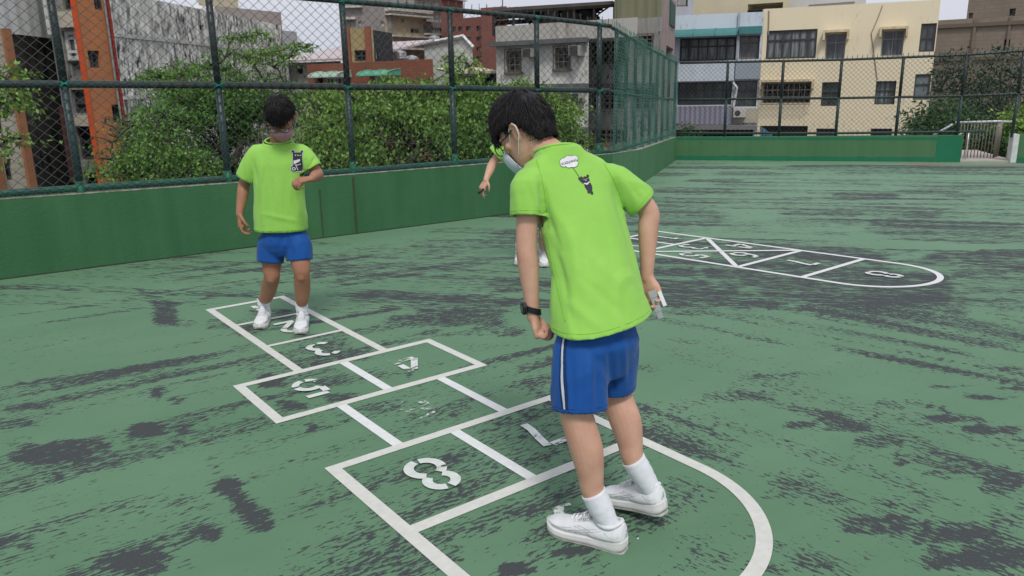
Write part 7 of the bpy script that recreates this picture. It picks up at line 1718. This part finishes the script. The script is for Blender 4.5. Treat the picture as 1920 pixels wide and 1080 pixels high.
    if print_:
        o = YY(552, 302, 4.66); lk = Vector((0, 1, -.1)).normalized(); rt = Vector((1, 0, 0)); up = rt.cross(lk)
        def body(x, y): return (abs(x) < .027 - max(0, -y - .03) * .35 and -.060 < y < .052) or inell(x, y, .026, .056, .008, .007) or inell(x, y, -.026, .058, .008, .007) or inell(x, y, -.026, -.045, .014, .018)
        def white(x, y): return (abs(x + .006) < .018 and -.006 + (x + .02) * .55 - .010 < y < .004 + (x + .02) * .3 and y > -.022) or inell(x, y, -.013, .036, .0035, .003) or inell(x, y, .016, .034, .0035, .003) or inell(x, y, .001, .035, .004, .004) or abs(math.hypot(x + .026, y + .045) - .0075) < .0022 or (abs(x + .010 + .25 * (y + .04)) < .002 and -.055 < y < -.018) or (abs(y + .022 - .3 * (x + .005)) < .002 and -.012 < x < .014)
        def ol(x, y): return any(body(x + a, y + b) for a in (-.004, .004, 0) for b in (-.004, .004, 0)) and not body(x, y)
        decal(bv, o, rt, up, lk, (-.06, .06, -.08, .08, ol), mat('print_grey_edge', (.42, .48, .40), (.36, .42, .34)), 'print_edge', sh, .003, .0014)
        decal(bv, o, rt, up, lk, (-.06, .06, -.08, .08, body), M_printk, 'bear_print', sh, .003, .0018); decal(bv, o, rt, up, lk, (-.06, .06, -.08, .08, white), M_printw, 'bear_marks', sh, .002, .0024)
    return root, W
near_boy()
J = dict(head=YY(527, 221, 4.70), neck=YY(522, 258, 4.79), pel=YY(533, 445, 4.80), sR=YY(486, 283, 4.80), sL=YY(564, 280, 4.80), eR=YY(458, 345, 4.83), wR=YY(449, 402, 4.76), eL=YY(596, 327, 4.80), wL=YY(585, 335, 4.58),
    hR=YY(510, 440, 4.82), hL=YY(557, 440, 4.80), kR=YY(510, 518, 4.80), kL=YY(566, 514, 4.74), aR=YY(505, 585, 4.90), aL=YY(579, 594, 4.80), hem=YY(528, 432, 4.80), hsR=YY(461, 335, 4.81), hsL=YY(586, 317, 4.79), hmR=YY(507, 492, 4.80), hmL=YY(562, 489, 4.77))
Pf = lambda x, y, Yd=4.69: YY(x, y, Yd)
J['folds'] = [(Pf(487, 300), Pf(492, 420), .016, .008), (Pf(505, 290), Pf(512, 380), .012, -.006), (Pf(497, 310), Pf(480, 425), .012, -.006), (Pf(545, 330), Pf(560, 420), .016, .008), (Pf(570, 300), Pf(574, 420), .014, -.010), (Pf(500, 270), Pf(545, 275), .012, -.004), (Pf(520, 340), Pf(530, 425), .02, .006), (Pf(470, 300), Pf(480, 340), .010, -.007), (Pf(585, 290), Pf(575, 320), .010, -.008), (Pf(490, 400), Pf(560, 415), .014, .004)]
J['folds2'] = [(Pf(530, 440), Pf(520, 470), .012, -.007), (Pf(535, 440), Pf(548, 480), .012, -.007), (Pf(500, 440), Pf(500, 485), .01, .005), (Pf(570, 440), Pf(572, 480), .01, .005)]
hb = G(505, 596, 0); ha = G(578, 603, 0)
J['shoes'] = [(YY(503, 600, 5.02) * 1.0, Vector((.10, -1, 0))), (YY(574, 606, 4.92), Vector((.14, -1, 0)))]
J['shoes'] = [(Vector((hb.x - .005, G(510, 618).y + .225, .004)), Vector((.10, -1, 0))), (Vector((ha.x - .01, G(585, 628).y + .225, .004)), Vector((.14, -1, 0)))]
J['aR'] = J['shoes'][0][0] + Vector((.008, -.055, .105)); J['aL'] = J['shoes'][1][0] + Vector((.010, -.055, .105))
standing_boy(Vector((-1.43, 4.78, 0)), 'boy standing on the far end of the grid, facing the camera, head bowed, pink mask', J, Vector((.03, -.78, -.66)).normalized(), Vector((.02, -.58, .80)).normalized(), M_skin2, .95,
    hands=[(J['wR'], Vector((-.05, -.10, -1)), Vector((.85, .45, 0)), (.55, .65, .75, .85), .5, 1, .03), (J['wL'], Vector((-.75, -.45, -.03)), Vector((.05, .35, -.9)), (.75, .85, .9, .95), .5, -1, .03)], seed=5)
# ================================================================ THIRD BOY, mostly hidden behind the nearest one
Yt = 6.42
Pt = lambda x, y, Yd=Yt: YY(x, y, Yd)
J3 = dict(head=Pt(1002, 212, 6.34), neck=Pt(1000, 262), pel=Pt(1018, 395), sR=Pt(951, 271), sL=Pt(1034, 272), eR=Pt(923, 308), wR=Pt(911, 338, 6.30), eL=Pt(1040, 320), wL=Pt(1036, 360, 6.3),
    hR=Pt(1002, 395), hL=Pt(1034, 395), kR=Pt(985, 440), kL=Pt(1022, 440), hem=Pt(1016, 388), hsR=Pt(929, 291), hsL=Pt(1034, 300), hmR=Pt(1000, 424), hmL=Pt(1032, 424), folds=[])
f0, f1 = G(976, 499), G(1020, 502)
J3['shoes'] = [(Vector((f0.x, f0.y + .22, .004)), Vector((-.05, -1, 0))), (Vector((f1.x, f1.y + .22, .004)), Vector((.02, -1, 0)))]
J3['aR'] = J3['shoes'][0][0] + Vector((0, -.055, .105)); J3['aL'] = J3['shoes'][1][0] + Vector((0, -.055, .105))
_, W3 = standing_boy(Vector((.14, 6.42, 0)), 'third boy almost hidden behind the nearest one, only one arm, sleeve and shoes showing', J3, Vector((-.1, -.9, -.45)).normalized(), Vector((0, -.4, .9)).normalized(), M_skin, .95,
    hands=[(J3['wR'], Pt(902, 356, 6.28) - J3['wR'], Vector((.3, .5, -.8)), (.4, .7, .8, .85), .5, 1, .05), (J3['wL'], Vector((0, -.1, -1)), Vector((-.9, 0, 0)), (.4, .5, .5, .5), .4, -1, .05)], seed=8, mask=M_maskw, print_=False, nh=1500, sleeve=(.074, .062))
q = MB(); c = Pt(903, 357, 6.25); q.tube([c + Vector((.018, 0, .012)), c + Vector((-.012, -.01, -.012)), c + Vector((-.03, -.012, -.022))], [.009, .010, .006], 8)
tag(q.build('black_clip', M_watch, smooth=True), 'tiny black clip held in the outstretched hand of the half hidden boy', 'clip')
# small crumb of white paper on the court
q = MB(); c = G(1196, 1009, .004); q.box((c.x - .003, c.y - .002, .001), (c.x + .003, c.y + .002, .004)); tag(q.build('paper_scrap', M_printw), 'tiny white scrap on the green court right of the nearest shoe', 'scrap')
